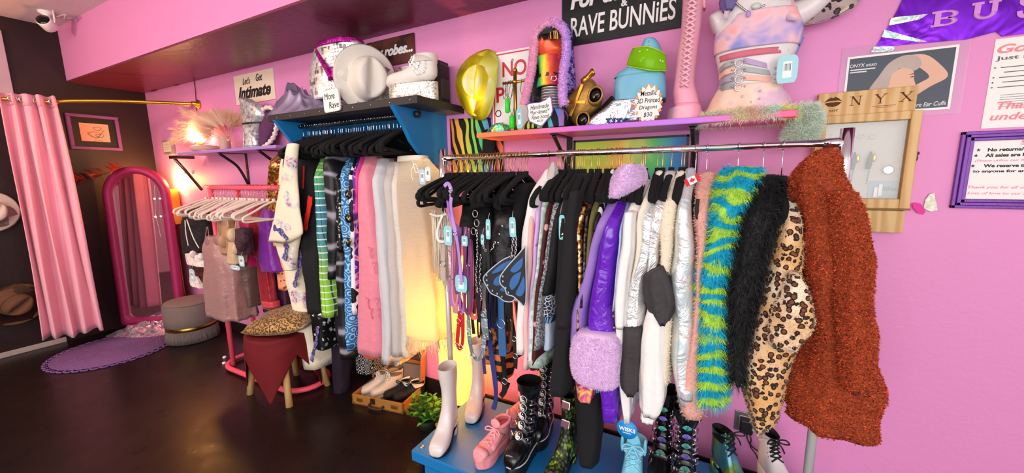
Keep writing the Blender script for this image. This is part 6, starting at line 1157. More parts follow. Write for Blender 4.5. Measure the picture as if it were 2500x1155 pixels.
# poster of the ear cuffs
a, b = P(2069, 141), P(2320, 266); W, Hh = b.x-a.x, a.z-b.z; W = P(2340, 119).x-a.x; o = ((a.x+W/2), -.003, (a.z+b.z)/2); M = wallM(o); t = thing('photo_poster', 'dark photo poster of a woman in profile behind the wooden display cabinet', 'poster', (o[0], 0, b.z))
part(t, 'sleeve', MB().box((-W/2-.02, -Hh/2-.02, 0), (W/2+.03, Hh/2+.04, .001), 0, M), mat('#f0b8e0', .15, alpha=.35)); part(t, 'paper', MB().box((-W/2, -Hh/2, .001), (W/2, Hh/2, .002), 0, M), PAPER); part(t, 'print', MB().box((-W/2+.008, -Hh/2+.008, .002), (W/2-.008, Hh/2-.008, .0025), 0, M), mat('#3c4452', .4))
def flat(pts, z): return MB().poly([(p.x, p.y) for p in smoothpath([(x*W, y*Hh, 0) for x, y in list(pts)+[pts[0]]], 4)[:-1]], .0004, M @ T2(0, 0, z))
SKIN = mat('#e0b096', .5); part(t, 'printed_arm', flat([(.05, .42), (.22, .40), (.36, .22), (.44, .02), (.30, -.12), (.12, -.30), (.06, -.2), (.2, -.05), (.28, .05), (.16, .24)], .0026), SKIN)
part(t, 'printed_hair', flat([(-.30, -.40), (-.26, -.1), (-.18, .12), (-.10, .32), (.02, .42), (.14, .40), (.2, .26), (.14, .16), (.0, .22), (-.05, .0), (-.08, -.2), (-.16, -.40)], .0031), mat('#c9b6ac', .5, vary=.5)); part(t, 'printed_face', flat([(-.06, .14), (.02, .22), (.12, .18), (.145, .10), (.15, .02), (.175, -.10), (.15, -.12), (.15, -.17), (.135, -.21), (.12, -.30), (.04, -.30), (-.04, -.40), (-.12, -.40), (-.08, -.1)], .0036), SKIN)
part(t, 'printed_features', flat([(.105, .06), (.14, .075), (.14, .055)], .0041).join(flat([(.11, -.19), (.14, -.17), (.14, -.2)], .0041)).join(flat([(.09, .10), (.14, .12), (.14, .105)], .0041)).join(flat([(-.055, -.12), (-.045, -.35), (-.035, -.12)], .0041)), mat('#5a3028', .6))
part(t, 'lettering', MB().join(text('ONYX xoxo', W*.26, Hh*.06, .0004, .15, .01), M @ T2(-W*.34, Hh*.34, .0026)).join(text('ture Ear Cuffs', W*.30, Hh*.07, .0004, .2, .01), M @ T2(W*.31, -Hh*.40, .0026)).box((-W*.46, Hh*.26, .0026), (-W*.22, Hh*.28, .003), 0, M).box((-W*.46, Hh*.22, .0026), (-W*.30, Hh*.24, .003), 0, M).box((W*.20, -Hh*.14, .0026), (W*.45, -Hh*.155, .003), 0, M), mat('#dfe0e2', .6))
# wooden display cabinet
a, b = P(2002, 228, -.05), P(2212, 570, -.05); xw = P(2251, 207, -.05).x; t = thing('display_cabinet', 'pale wooden jewellery display cabinet with glass front and burned letters', 'cabinet', ((a.x+xw)/2, 0, b.z)); x0, x1 = a.x, xw; zt_ = a.z; zb_2 = P(2215, 570, -.05).z; zh = P(2000, 285, -.05).z; zd = P(2222, 510, -.05).z
part(t, 'header', MB().box((x0, -.035, zh), (x1-.004, 0, zt_), .002), WOOD); x0b, x1b = x0, x1+.012
fm = MB()
for q in (((x0b, zd), (x0b+.032, zh)), ((x1b-.032, zd), (x1b, zh)), ((x0b+.032, zh-.032), (x1b-.032, zh)), ((x0b+.032, zd), (x1b-.032, zd+.038))): fm.box((q[0][0], -.06, q[0][1]), (q[1][0], 0, q[1][1]), .003)
DF = part(t, 'door_frame', fm, WOOD); part(t, 'back_board', MB().box((x0b+.03, -.006, zd), (x1b-.03, -.001, zh)), mat('#c9c2b8', .6)); part(t, 'base_rail', MB().box((x0b+.01, -.06, zd-.006), (x1b+.004, 0, zd), .001), mat('#8a6430', .6)); part(t, 'drawer_front', MB().box((x0b+.01, -.052, zb_2), (x1b-.008, 0, zd-.008), .003), WOOD)
part(DF, 'glass', MB().box((x0b+.03, -.045, zd+.036), (x1b-.03, -.041, zh-.03)), mat('#ffffff', .02, glass=.96, ior=1.5))
M = wallM(((x0+x1)/2, -.035, (zt_+zh)/2)); W, Hh = x1-x0, zt_-zh; BURN = mat('#5a2c12', .8)
def serif(ch, w_, h_, M):
    q = MB(); T_ = .0007
    def st(x0, y0, x1, y1, k): 
        d = Vector((x1-x0, y1-y0)).normalized()*k; n_ = (-d.y, d.x); q.poly([(x0+n_[0], y0+n_[1]), (x0-n_[0], y0-n_[1]), (x1-n_[0], y1-n_[1]), (x1+n_[0], y1+n_[1])], T_, M)
    t1, t2 = w_*.075, w_*.03; sf = lambda x, y: st(x-w_*.2, y, x+w_*.2, y, w_*.025)
    if ch == 'N': st(-w_*.36, -h_/2, -w_*.36, h_/2, t2); st(w_*.36, -h_/2, w_*.36, h_/2, t2); st(-w_*.36, h_/2, w_*.36, -h_/2, t1); sf(-w_*.36, -h_/2); sf(-w_*.42, h_/2); sf(w_*.36, h_/2)
    if ch == 'Y': st(-w_*.4, h_/2, 0, 0, t1); st(w_*.4, h_/2, 0, 0, t2); st(0, 0, 0, -h_/2, t1*.8); sf(-w_*.4, h_/2); sf(w_*.4, h_/2); sf(0, -h_/2)
    if ch == 'X': st(-w_*.4, h_/2, w_*.4, -h_/2, t1); st(w_*.4, h_/2, -w_*.4, -h_/2, t2); [sf(sx*w_*.4, sy*h_/2) for sx in (-1, 1) for sy in (-1, 1)]
    return q
lt = MB()
for ch, px, py in (('N', 2090, 246), ('Y', 2150, 241), ('X', 2213, 236)): p = P(px, py, -.035); lt.join(serif(ch, .034, .034, wallM((p.x, -.035, p.z))))
part(t, 'burned_letters', lt, BURN); p = P(2034, 250, -.035); ML = wallM((p.x, -.035, p.z))
lip = MB().poly([(-.030, .0), (-.02, .012), (-.008, .020), (-.001, .016), (.006, .021), (.018, .014), (.030, .0), (.018, .006), (0, .006), (-.016, .005)], .0007, ML).poly([(-.028, -.003), (-.014, .0), (0, .0), (.014, .001), (.028, -.002), (.016, -.014), (0, -.018), (-.016, -.015)], .0007, ML)
part(t, 'burned_lips', lip, BURN); part(t, 'burned_scribble', MB().join(text('ssst', .03, .009, .0006, .3), ML @ T2(.004, -.032)).box((.075*0+.125, -.028, 0), (.195, -.0265, .0006), 0, ML).box((.135, -.034, 0), (.185, -.033, .0006), 0, ML), BURN)
# jewellery in the cabinet
gi = mat('#e0b83a', .3, .9)
for k, (px, py, m_) in enumerate(((2092, 402, '#2a4a5a'), (2132, 400, '#4a3428'))):
    q = P(px, py-30, -.02); e_ = thing('tassel_earring', 'long beaded tassel earring with a gold drop in the display cabinet, %s' % ('blue one' if k == 0 else 'brown one'), 'earring', (q.x, -.02, q.z))
    part(e_, 'tassel', MB().tube([(q.x-.006, -.02, q.z), (q.x-.008, -.02, q.z-.04), (q.x-.010, -.02, q.z-.07)], [.003, .010, .008], 10), mat(m_, .6)); part(e_, 'gold_drop', MB().sphere((q.x+.004, -.024, q.z-.025), (.007, .006, .018), 10, 8), gi)
    bd = MB()
    for i in range(12 if k == 0 else 7): bd.sphere((q.x-.006-.0006*i, -.022, q.z-.075-.009*i), .0035, 7, 5)
    part(e_, 'beads', bd, mat('#8a8a88', .4))
for px, py in ((2022, 332), (2062, 330), (2102, 334), (2132, 334)):
    q = P(px, py, -.015); one('ear_cuff', 'thin gold wire ear cuff pinned along the top of the display cabinet', 'ear cuff', MB().tube([(q.x+.012*cos(x), -.014+.004*sin(2*x), q.z+.009*sin(x)) for x in np.linspace(0, 5.4, 14)], .0014, 5), gi, 'ear cuffs in the display cabinet')
q = P(2169, 415, -.02); one('ear_cuff_disc', 'round pale filigree disc hanging low in the display cabinet', 'pendant', MB().lathe([(.017, 0), (.018, .001), (.018, .003), (.012, .004), (.010, .003), (.001, .005)], 24, wallM((q.x, -.018, q.z))), mat('#dcd6d2', .3, .7))
a, b = P(2122, 442, -.008), P(2196, 484, -.008); W, Hh = b.x-a.x, a.z-b.z; t = thing('price_card', 'grey-blue price card at the bottom of the display cabinet', 'price card', ((a.x+b.x)/2, -.01, b.z)); M = wallM(((a.x+b.x)/2, -.008, (a.z+b.z)/2)); part(t, 'card', MB().box((-W/2, -Hh/2, 0), (W/2, Hh/2, .002), 0, M), mat('#9ab0b8', .6)); part(t, 'lettering', MB().join(text('$30/ea', W*.55, Hh*.3, .0006, .2), M @ T2(.01, .002, .002)), mat('#4a5a60', .6))
a, b = P(2136, 450, -.02), P(2152, 482, -.02); one('white_earring', 'white lace-like earring standing before the grey-blue price card', 'earring', MB().box((a.x, -.016, b.z), ((a.x+b.x)/2-.001, -.013, a.z-.012), .001).box(((a.x+b.x)/2+.001, -.016, b.z+.006), (b.x, -.013, a.z), .001), WHITE)
# small figure charm at the right of the cabinet
q = P(2241, 382, -.01); one('wall_charm', 'small dark sticker on the wall just right of the display cabinet', 'sticker', MB().sphere((q.x, -.004, q.z+.012), (.006, .004, .007), 8, 6).sphere((q.x-.002, -.004, q.z-.006), (.005, .004, .012), 8, 6), mat('#4a2440', .6))
# paper butterfly
t = thing('paper_butterfly', 'paper butterfly with one pink and one glitter white wing on the wall', 'wall decoration', tuple(P(2253, 505))); c0 = P(2254, 508)
def pbw(pts, col, tw): 
    v = [P(*q) for q in pts]; return MB().poly([(p.x-c0.x, p.z-c0.z) for p in v], .0015, wallM((c0.x, -.004, c0.z)) @ R3(0, tw, 0))
part(t, 'pink_wing', pbw(((2254, 508), (2245, 497), (2232, 494), (2222, 497), (2226, 508), (2238, 520), (2252, 524), (2258, 518)), 0, .25), mat('#e8309a', .5)); part(t, 'white_wing', pbw(((2254, 508), (2258, 488), (2268, 474), (2280, 470), (2280, 484), (2284, 498), (2286, 512), (2272, 516), (2260, 512)), 0, -.35), sequin('white_glitter', [(0, '#d8d8b8'), (.5, '#f4f0e8'), (.9, '#c8d0b8')], 160, .4, .2))
# paper notice
a, b = P(2430, 97), P(2402, 314); xr_ = P(2640, 70).x; t = thing('paper_notice', 'white paper notice with pink headings, cut by the right edge of the photo', 'notice', (a.x+.1, 0, b.z)); x0 = a.x; z1, z0 = a.z, b.z
part(t, 'paper', MB().box((x0, -.003, z0), (xr_, 0, z1)), PAPER); M = wallM((x0, -.003, 0)); Hh = z1-z0
part(t, 'pink_lettering', MB().join(text('Got a', .135, .030, .0005, .25, .03, 'L'), M @ T2(.008, z1-.035)).join(text('Thank', .115, .026, .0005, .25, .02, 'L'), M @ T2(.030, z0+.078)).join(text('under', .115, .026, .0005, .25, .02, 'L'), M @ T2(.018, z0+.040)), mat('#f08a94', .6))
tl = MB().join(text('Just a few', .145, .018, .0005, 0, .02, 'L'), M @ T2(.008, z1-.068))
for k in range(5): zz = z1-.10-k*.017; tl.box((.024+.01*(k % 2), zz, 0), (.15, zz+.003, .0004), 0, M)
for k in (0, 2, 3, 4): zz = z1-.10-k*.017; tl.sphere((.010, zz+.002, 0), .0026, 8, 5, M)
for k in range(6): zz = z1-.195-k*.008; tl.box((.035, zz, 0), (.15, zz+.0015, .0004), 0, M)
part(t, 'grey_lettering', tl, mat('#6a6668', .6))
# purple framed policy notice
a, b = P(2346, 323), P(2311, 507); x0, z1, z0 = a.x, a.z, b.z; x1 = x0+.36; t = thing('framed_notice', 'white store notice in a ridged purple frame at the right edge', 'notice', (x0+.18, 0, z0)); fm = MB(); PF_ = mat('#6a2f8e', .3, .3, (60, .1), .2)
for k, (d, h0, h1) in enumerate(((0, 0, .014), (.011, 0, .022), (.023, 0, .016))):
    w_ = .012; e = d
    for q in (((x0+e, z0+e), (x0+e+w_, z1-e)), ((x1-e-w_, z0+e), (x1-e, z1-e)), ((x0+e, z1-e-w_), (x1-e, z1-e)), ((x0+e, z0+e), (x1-e, z0+e+w_))): fm.box((q[0][0], -h1, q[0][1]), (q[1][0], -h0, q[1][1]), .002)
part(t, 'frame', fm, PF_); part(t, 'sheet', MB().box((x0+.03, -.008, z0+.03), (x1-.03, 0, z1-.03)), PAPER); M = wallM((x0+.035, -.008, 0)); pk_ = mat('#ef7fa8', .6)
part(t, 'pink_lettering', MB().join(text('Store', .062, .017, .0005, .2, .03, 'L'), M @ T2(.118, z1-.045)).join(text('(Please utilize our fitting room', .19, .010, .0005, .15, .01, 'L'), M @ T2(.012, z1-.108)).join(text('Thank you for all of your', .19, .013, .0005, .3, .01, 'L'), M @ T2(.004, z0+.078)).join(text('Lots of love to our amazing', .20, .012, .0005, .3, .01, 'L'), M @ T2(.006, z0+.056)), pk_)
tl = MB()
for s_, x_, z_, w_ in (('No returns/exc', .040, .068, .115), ('All sales are FINAL', .036, .088, .14), ('We reserve the r', .036, .126, .13), ('to anyone for any re', .010, .147, .165)): tl.join(text(s_, w_, .0125, .0005, 0, .035, 'L'), M @ T2(x_, z1-z_))
for x_, z_ in ((.016, .068), (.012, .088), (.008, .126)): tl.poly([((.0065 if i % 2 else .0026)*sin(PI*i/5+PI), (.0065 if i % 2 else .0026)*cos(PI*i/5+PI)) for i in range(10)], .0005, M @ T2(x_, z1-z_))
part(t, 'black_lettering', tl, INK)
# outlet with plug
a, b = P(1795, 1000), P(1838, 1058); t = thing('wall_outlet', 'grey metal wall outlet with black adapter plugged in', 'outlet', ((a.x+b.x)/2, 0, b.z)); part(t, 'plate', MB().box((a.x, -.006, b.z), (b.x, 0, a.z), .002), mat('#8d8488', .35, .7)); part(t, 'socket', MB().box((a.x+.02, -.009, b.z+.02), (b.x-.02, 0, a.z-.02), .002), mat('#d8d0d0', .4))
c = P(1822, 1040, -.03); t = thing('power_adapter', 'black power adapter in the metal outlet with cables trailing down', 'adapter', tuple(c)); part(t, 'adapter_body', MB().box((c.x-.028, -.05, c.z-.035), (c.x+.028, -.006, c.z+.035), .006), BLACKM)
part(t, 'cable', MB().tube(smoothpath([P(1822, 1056, -.035), P(1826, 1075, -.05), P(1838, 1092, -.05), P(1862, 1108, -.03), P(1890, 1128, -.03), P(1925, 1160, -.04)], 5), .0035, 6), BLACKM); part(t, 'cable', MB().tube(smoothpath([P(1825, 1052, -.04), P(1834, 1072, -.06), P(1832, 1090, -.06), P(1850, 1120, -.06), P(1852, 1170, -.06)], 5), .003, 6), BLACKM)
# ================================================================ TOP OF THE BLACK SHELF
BT = zt2
def on_top(px, y): return xat(px, y, BT)
def satin_heap(cx, cy, rx, ry, hz, sd):
    def fn(u, v):
        a = 2*PI*u; x, y = v*cos(a), v*sin(a); e = 1+.15*sin(3*a+sd); w_ = noise.noise(Vector((x*1.6, y*1.6, sd)))
        f = (1-abs(sin(6.5*x+2.2*y+5*w_+sd)))**1.6*.75+(1-abs(sin(5*y-6*x+5*w_)))**1.3*.45; return (cx+rx*e*x, cy+ry*e*y, BT+.002+max(0, hz*(1-v**2.6)*(.35+.5*f+.5*w_)))
    return fn
t = thing('satin_cloth', 'grey lilac satin cloth heaped at the left on the black shelf', 'cloth', (on_top(740, -.25), -.25, BT)); SAT = PB('lilac_satin'); SAT = SAT.fin('#a394b4', .3, .5)
part(t, 'folds', MB().grid(satin_heap(on_top(745, -.26), -.26, .30, .16, .20, 8.3), 140, 44), SAT); rr_ = []
part(t, 'trailing_fold', MB().grid(satin_heap(on_top(850, -.26), -.30, .40, .12, .06, 2.1), 140, 30), SAT)
MIR = PB('mirror_tiles'); cl_ = MIR.vor(46, 'Color', 'F1', None, 0); MIR.bump(MIR.vor(46, 'Distance', 'DISTANCE_TO_EDGE', None, 0), .6, .006); sp__ = MIR.n('ShaderNodeSeparateColor'); MIR.l(cl_, sp__.inputs[0]); MIR = MIR.fin(MIR.ramp(sp__.outputs[0], [(0, '#d8d4d0'), (.6, '#fbf9f7'), (.94, '#6a6466')]), .25, .45)
yb_ = -.22; t = thing('mirror_hips_form', 'hip form covered in silver mirror tiles on the black shelf', 'mannequin', (on_top(815, yb_), yb_, BT)); HF = [(112, 770, 872), (135, 763, 872), (165, 757, 864), (200, 757, 854), (225, 760, 846), (246, 768, 838)]
part(t, 'tiled_body', MB().loft(endcap(prings(HF, yb_, .10, 26, 44, 2.1, (1, 0), 0, wr=0))), MIR)
MAG = PB('magenta_foil'); MAG.bump(MAG.nz(28, 3, .6, 1.2), .9, .02); MAG = MAG.fin('#c01a9a', .25, .6); t = thing('magenta_shorts', 'shiny magenta strappy bottoms stretched over the mirror tile form', 'shorts', (on_top(815, yb_), yb_-.1, 2.2))
part(t, 'waistband', MB().loft(prings([(104, 776, 870), (116, 775, 870)], yb_, .106, 5, 44, 2.1, (2, .002), 0, wr=.004), True, False), MAG, solid=.003)
part(t, 'strap', MB().tube(smoothpath([P(x, y, yy) for x, y, yy in ((776, 118, -.29), (782, 140, -.315), (796, 165, -.33), (808, 190, -.335))], 5), .017, 10), MAG); part(t, 'strap', MB().tube(smoothpath([P(x, y, yy) for x, y, yy in ((858, 118, -.29), (842, 140, -.315), (826, 165, -.33), (812, 190, -.335))], 5), .020, 10), MAG); part(t, 'gusset', MB().loft(endcap(prings([(165, 800, 822), (180, 798, 816), (196, 803, 812)], -.315, .02, 8, 20, 2.2, (4, .003), 0))), MAG)
part(t, 'clip', MB().box(tuple(P(787, 104, -.335)), tuple(P(799, 115, -.325)), .002), BLACKM)
c = P(905, 190, -.28); hat('cowboy_hat', 'white felt cowboy hat propped upright on the black shelf', hatM((c.x-.05, -.27, c.z), (.88, -.45, -.08), (.1, .0, .95)), mat('#ece4d8', .85, 0, (90, .2), .06), rx=.205, ry=.195, curl=.006, cw=.108, cl=.13, ch=.165, crease=.05)
# rounded "More Rave" sign
a, b = P(789, 221, -.445), P(833, 271, -.445); W, Hh = b.x-a.x, a.z-b.z; M = wallM(((a.x+b.x)/2, -.443, (a.z+b.z)/2), .04); t = thing('small_sign', 'white rounded sign reading "More Rave" on the front of the black shelf', 'sign', ((a.x+b.x)/2, -.443, b.z)); part(t, 'panel', MB().poly(rrect(W, Hh, .02), .008, M), PAPER); part(t, 'edge', ring2(W, Hh, .02, .003, .0085, M), mat('#bcb4b8', .5)); part(t, 'lettering', MB().join(text('More', W*.62, Hh*.28, .001, .1), M @ T2(-W*.08, Hh*.20, .008)).join(text('Rave', W*.58, Hh*.28, .001, .1), M @ T2(W*.14, -Hh*.20, .008)), INK)
bx0, bx1 = P(1052, 200, -.10).x, P(1084, 200, -.10).x; t = thing('speaker_bag', 'dark grey boxy speaker behind the glitter boots on the black shelf', 'speaker', ((bx0+bx1)/2, -.10, BT)); zt3 = P(1070, 150, -.12).z
CS = part(t, 'case', MB().box((bx0-.1, -.15, BT), (bx1, -.03, zt3), .02), mat('#2c2a2c', .5)); part(CS, 'grille', MB().box((bx1-.004, -.13, BT+.04), (bx1+.004, -.05, zt3-.10), .004), mat('#4a463c', .6)); part(t, 'blue_top', MB().box((bx0-.09, -.145, zt3-.004), (bx1-.01, -.035, zt3+.006), .003), mat('#1d2c44', .5))
# ================================================================ FOOTWEAR
def boot_rings(L=.26, h=.3, heel=0., plat=0., calf=.05, lean=0., wf=.175, top=None, slouch=.0):
    hz = lambda x: heel*ss((.68-x)/.45)+plat
    pr = [(1.0, .10, 1.0, .0, .46), (.985, .16, .985, 0, .68), (.93, .225, .93, 0, .86), (.84, .26, .83, 0, .97), (.74, .29, .70, 0, 1), (.63, .34, .56, 0, .95), (.54, .42, .40, 0, .86), (.48, .52, .22, 0, .80), (.45, .62, .06, .015, .76), (.43, .72, -.01, .14, .74), (.42, .82, -.02, .32, .72), (.415, .95, -.012, .52, .72)]
    R_ = []
    if h < .95*L: pr = [(ax, (az if az*L < .5*h else (.5*h+(az*L-.5*h)*.47*h/(.95*L-.5*h))/L), bx, bz*h/(.95*L)*.97, w_) for ax, az, bx, bz, w_ in pr]
    for ax, az, bx, bz, w_ in pr: R_.append((ax*L, az*L+hz(ax), bx*L, bz*L+hz(bx), w_*wf*L))
    ax0, az0, bx0_, bz0, w0 = R_[-1]; fa, fb = top or (.43*L, -.03*L); hh = h+plat; n = max(2, int((hh-az0)/.03))
    for i in range(1, n+1):
        t_ = i/n; za, zb__ = az0+(hh-az0)*t_, bz0+(hh-bz0)*t_; bulge = sin(PI*min(1, t_*1.0))*.0
        w_ = w0+(calf-w0)*ss(t_*1.1); R_.append((ax0+(fa-ax0)*t_+lean*t_+slouch*noise.noise(Vector((t_*6, h, 1))), za, bx0_+(fb-bx0_)*ss(t_*1.2)+lean*t_+slouch*noise.noise(Vector((t_*7, h, 4))), zb__, w_))
    out = []
    for i, (ax, az, bx, bz, w_) in enumerate(R_):
        cx, cz, dx, dz = (ax+bx)/2, (az+bz)/2, (ax-bx)/2, (az-bz)/2; p = 2.3 if i > 8 else 2.6
        out.append([(cx+dx*sgp(cos(q), 2/p), w_*sgp(sin(q), 2/p), cz+dz*sgp(cos(q), 2/p)) for q in np.linspace(0, 2*PI, 29)[:-1]])
    return out
def sole_outline(L, wf, grow=1., x0=-.03, x1=1.0):
    o = []
    for k in range(36):
        q = 2*PI*k/36; c, s_ = cos(q), sin(q); x = (x0+x1)/2+(x1-x0)/2*sgp(c, .62); f = np.interp(x, [-.03, .15, .35, .5, .72, .9, 1.02], [.58, .76, .72, .80, 1.0, .96, .66]); o.append((x*L, wf*L*grow*f*sgp(s_, .8)*1.02))
    return o
def boot(name, label, loc, rz, m, sole=None, L=.26, h=.3, heel=0., plat=0., calf=.05, cat='boot', open_top=True, lining=None, heel_m=None, sole_t=.012, hblock=(.0, .26), group=None, **kw):
    t = thing(name, label, cat, loc, rz, group); wf = kw.get('wf', .175); R_ = boot_rings(L, h, heel, plat+sole_t*.6, calf, **kw)
    part(t, 'upper', MB().loft([[tuple(np.mean(np.array(R_[0]), axis=0))]*len(R_[0])]+R_, True, False), m, local=True)
    if open_top:
        c = np.mean(np.array(R_[-1]), axis=0); inn = [[tuple(c+(np.array(q)-c)*.93+np.array([0, 0, dz])) for q in R_[-1]] for dz in (0, -.04)]; part(t, 'lining', MB().loft([R_[-1]]+inn, True, False).loft([inn[-1], [tuple(c+np.array([0, 0, -.045]))]*len(inn[-1])], True, False), lining or m, local=True)
    S = MB()
    if plat > .02: S.loft([[(x*k, y*k, z) for x, y in sole_outline(L, wf, 1.08)] for z, k in ((0, .97), (.006, 1), (plat*.5, 1.0), (plat+sole_t, 1.0), (plat+sole_t+.004, .98))], True, True)
    elif heel > .02:
        ol = sole_outline(L, wf, 1.05); hzf = lambda x: heel*ss((.68-x/L)/.45); S.loft([[(x, y, hzf(x)) for x, y in ol], [(x, y, hzf(x)+sole_t*.75) for x, y in ol]], True, True)
        hb_ = [(x, y) for x, y in sole_outline(L, wf, .95, hblock[0]-.02, hblock[1])]; cxh = np.mean([p[0] for p in hb_]); part(t, 'heel', MB().loft([[(cxh+(x-cxh)*k, y*k, z) for x, y in hb_] for z, k in ((0, .96), (heel*.4, .9), (heel+.012, 1.02))], True, True), heel_m or m, local=True)
    else: S.poly(sole_outline(L, wf, 1.06), sole_t+.004)
    part(t, 'sole', S, sole or BLACK, local=True); return t, R_
def rpt(R_, i, th, k=1.02):
    r = np.array(R_[min(i, len(R_)-1)]); n = len(r); q = (th % (2*PI))/(2*PI)*n; a, b = int(q) % n, (int(q)+1) % n; c = r.mean(0); p = r[a]*(1-q % 1)+r[b]*(q % 1); return Vector(c+(p-c)*k)
def laces(t, R_, i0, i1, m, th=.55, r=.0026, bow=True, k=1.04):
    L_ = MB(); i1 = min(i1, len(R_)-1)
    for i in range(i0, i1): L_.tube(smoothpath([rpt(R_, i, th, k), rpt(R_, i, 0, k+.04)*.5+rpt(R_, i+1, 0, k+.04)*.5, rpt(R_, i+1, -th, k)], 3), r, 5).tube(smoothpath([rpt(R_, i, -th, k), rpt(R_, i, 0, k+.05)*.5+rpt(R_, i+1, 0, k+.05)*.5, rpt(R_, i+1, th, k)], 3), r, 5)
    if bow:
        p = rpt(R_, i1, 0, 1.05)
        for s_ in (-1, 1): L_.tube(smoothpath([p, p+Vector((.015, s_*.03, .012)), p+Vector((.02, s_*.045, -.005)), p+Vector((.012, s_*.02, -.008)), p], 4), r, 5).tube(smoothpath([p, p+Vector((.02, s_*.015, -.02)), p+Vector((.018, s_*.03, -.05))], 4), r, 5)
    part(t, 'laces', L_, m, local=True)
def eyelets(t, R_, i0, i1, m, th=.62): 
    e = MB()
    for i in range(i0, i1+1):
        for s_ in (-1, 1): e.sphere(tuple(rpt(R_, i, s_*th, 1.02)), .0038, 7, 5)
    part(t, 'eyelets', e, m, local=True)
def at_shaft(px, py, h, ang, L): S = PZ(px, py, PT+h); return (S.x-.2*L*cos(ang), S.y-.2*L*sin(ang), PT)
def at_toe(toe, z, ang, L): 
    p = PZ(*toe, z); return (p.x-L*cos(ang), p.y-L*sin(ang), z)
WP = mat('#e2d8d4', .3, 0, (14, .25, .01), .06, coat=.2)
A1 = math.radians(-77); boot('gogo_boot', 'white patent knee-high block heel boot at the front left corner of the blue platform', at_shaft(1094, 893, .40, A1, .245), A1, WP, BLACK, .245, .40, .05, 0, .046, top=(.125, -.005), slouch=.012, wf=.2, lining=mat('#d8cfc8', .8))
A2 = math.radians(-72); boot('gogo_boot', 'white patent knee-high block heel boot standing further back against the glowing paper lamp', at_shaft(1165, 832, .42, A2, .245), A2, WP, BLACK, .245, .42, .05, 0, .046, top=(.125, -.005), slouch=.012, wf=.2, lining=mat('#d8cfc8', .8))
# chunky pink sneakers
PS = mat('#f5a0a8', .55, 0, (26, .2, .006), .08)
def sneaker(name, label, loc, rz, m, L=.27):
    t = thing(name, label, 'sneaker', loc, rz); R_ = boot_rings(L, .105, .012, .045, .036, wf=.17, top=(.40*L, -.02*L)); part(t, 'upper', MB().loft([[tuple(np.mean(np.array(R_[0]), axis=0))]*len(R_[0])]+R_, True, False), m, local=True); n = len(R_)
    c = np.mean(np.array(R_[-1]), axis=0); part(t, 'collar', MB().tube([Vector(q)*1.0 for q in R_[-1]], .008, 8, True), m, local=True); part(t, 'footbed', MB().loft([[tuple(c+(np.array(q)-c)*.9+np.array([0, 0, -.02])) for q in R_[-1]], [tuple(c+np.array([0, 0, -.022]))]*28], True, False), mat('#d8606c', .8), local=True)
    o = []; 
    for z, k in ((0, .96), (.006, 1.03), (.02, 1.09), (.034, 1.05), (.045, 1.10), (.056, 1.02)): o.append([(x*(1+.02*(k-1))+(.006*sin(i*2.2) if .01 < z < .05 else 0), y*k+(.004*sin(i*2.6)*(1 if y > 0 else -1) if .01 < z < .05 else 0), z+.012*ss((.5-x/L)*2)+(.008*ss((x/L-.8)*5))+(.016*math.exp(-((x/L-.44)/.06)**2) if z < .03 else 0)) for i, (x, y) in enumerate(sole_outline(L, .175, 1.0))])
    part(t, 'chunky_sole', MB().loft(o, True, True), mat('#f2949c', .5), local=True)
    part(t, 'heel_tab', MB().tube(smoothpath([rpt(R_, n-2, PI, 1.05), rpt(R_, n-1, PI, 1.06)+Vector((-.008, 0, .02)), rpt(R_, n-1, PI, 1.02)+Vector((.004, 0, .03)), rpt(R_, n-1, PI, .92)+Vector((.004, 0, .0))], 4), .006, 6), m, local=True)
    part(t, 'toe_overlay', MB().loft([[rpt(R_, i, th, 1.035) for th in np.linspace(-1.5, 1.5, 12)] for i in (1, 2, 3)], False, False), m, local=True, solid=.003); part(t, 'side_overlay', MB().loft([[rpt(R_, i, th, 1.03) for th in np.linspace(.8, 1.5, 6)] for i in (4, 5, 6, 7, 8)], False, False).loft([[rpt(R_, i, -th, 1.03) for th in np.linspace(.8, 1.5, 6)] for i in (4, 5, 6, 7, 8)], False, False), m, local=True, solid=.004)
    laces(t, R_, 4, 9, mat('#f6a8ae', .6), .5, .0036, True, 1.05); part(t, 'tongue', MB().sphere(tuple(rpt(R_, n-1, 0, .95)+Vector((.004, 0, .012))), (.012, .03, .026), 12, 8), m, local=True); return t
A3 = math.radians(-97); sneaker('chunky_sneaker', 'pink chunky lace-up sneaker at the front edge of the blue platform', at_toe((1166, 1150), PT, A3, .25), A3, PS, .25)
A4 = math.radians(-104); sneaker('chunky_sneaker', 'pink chunky sneaker further back, half hidden by the yin-yang boots', at_toe((1246, 1048), PT, A4, .25), A4, PS, .25)
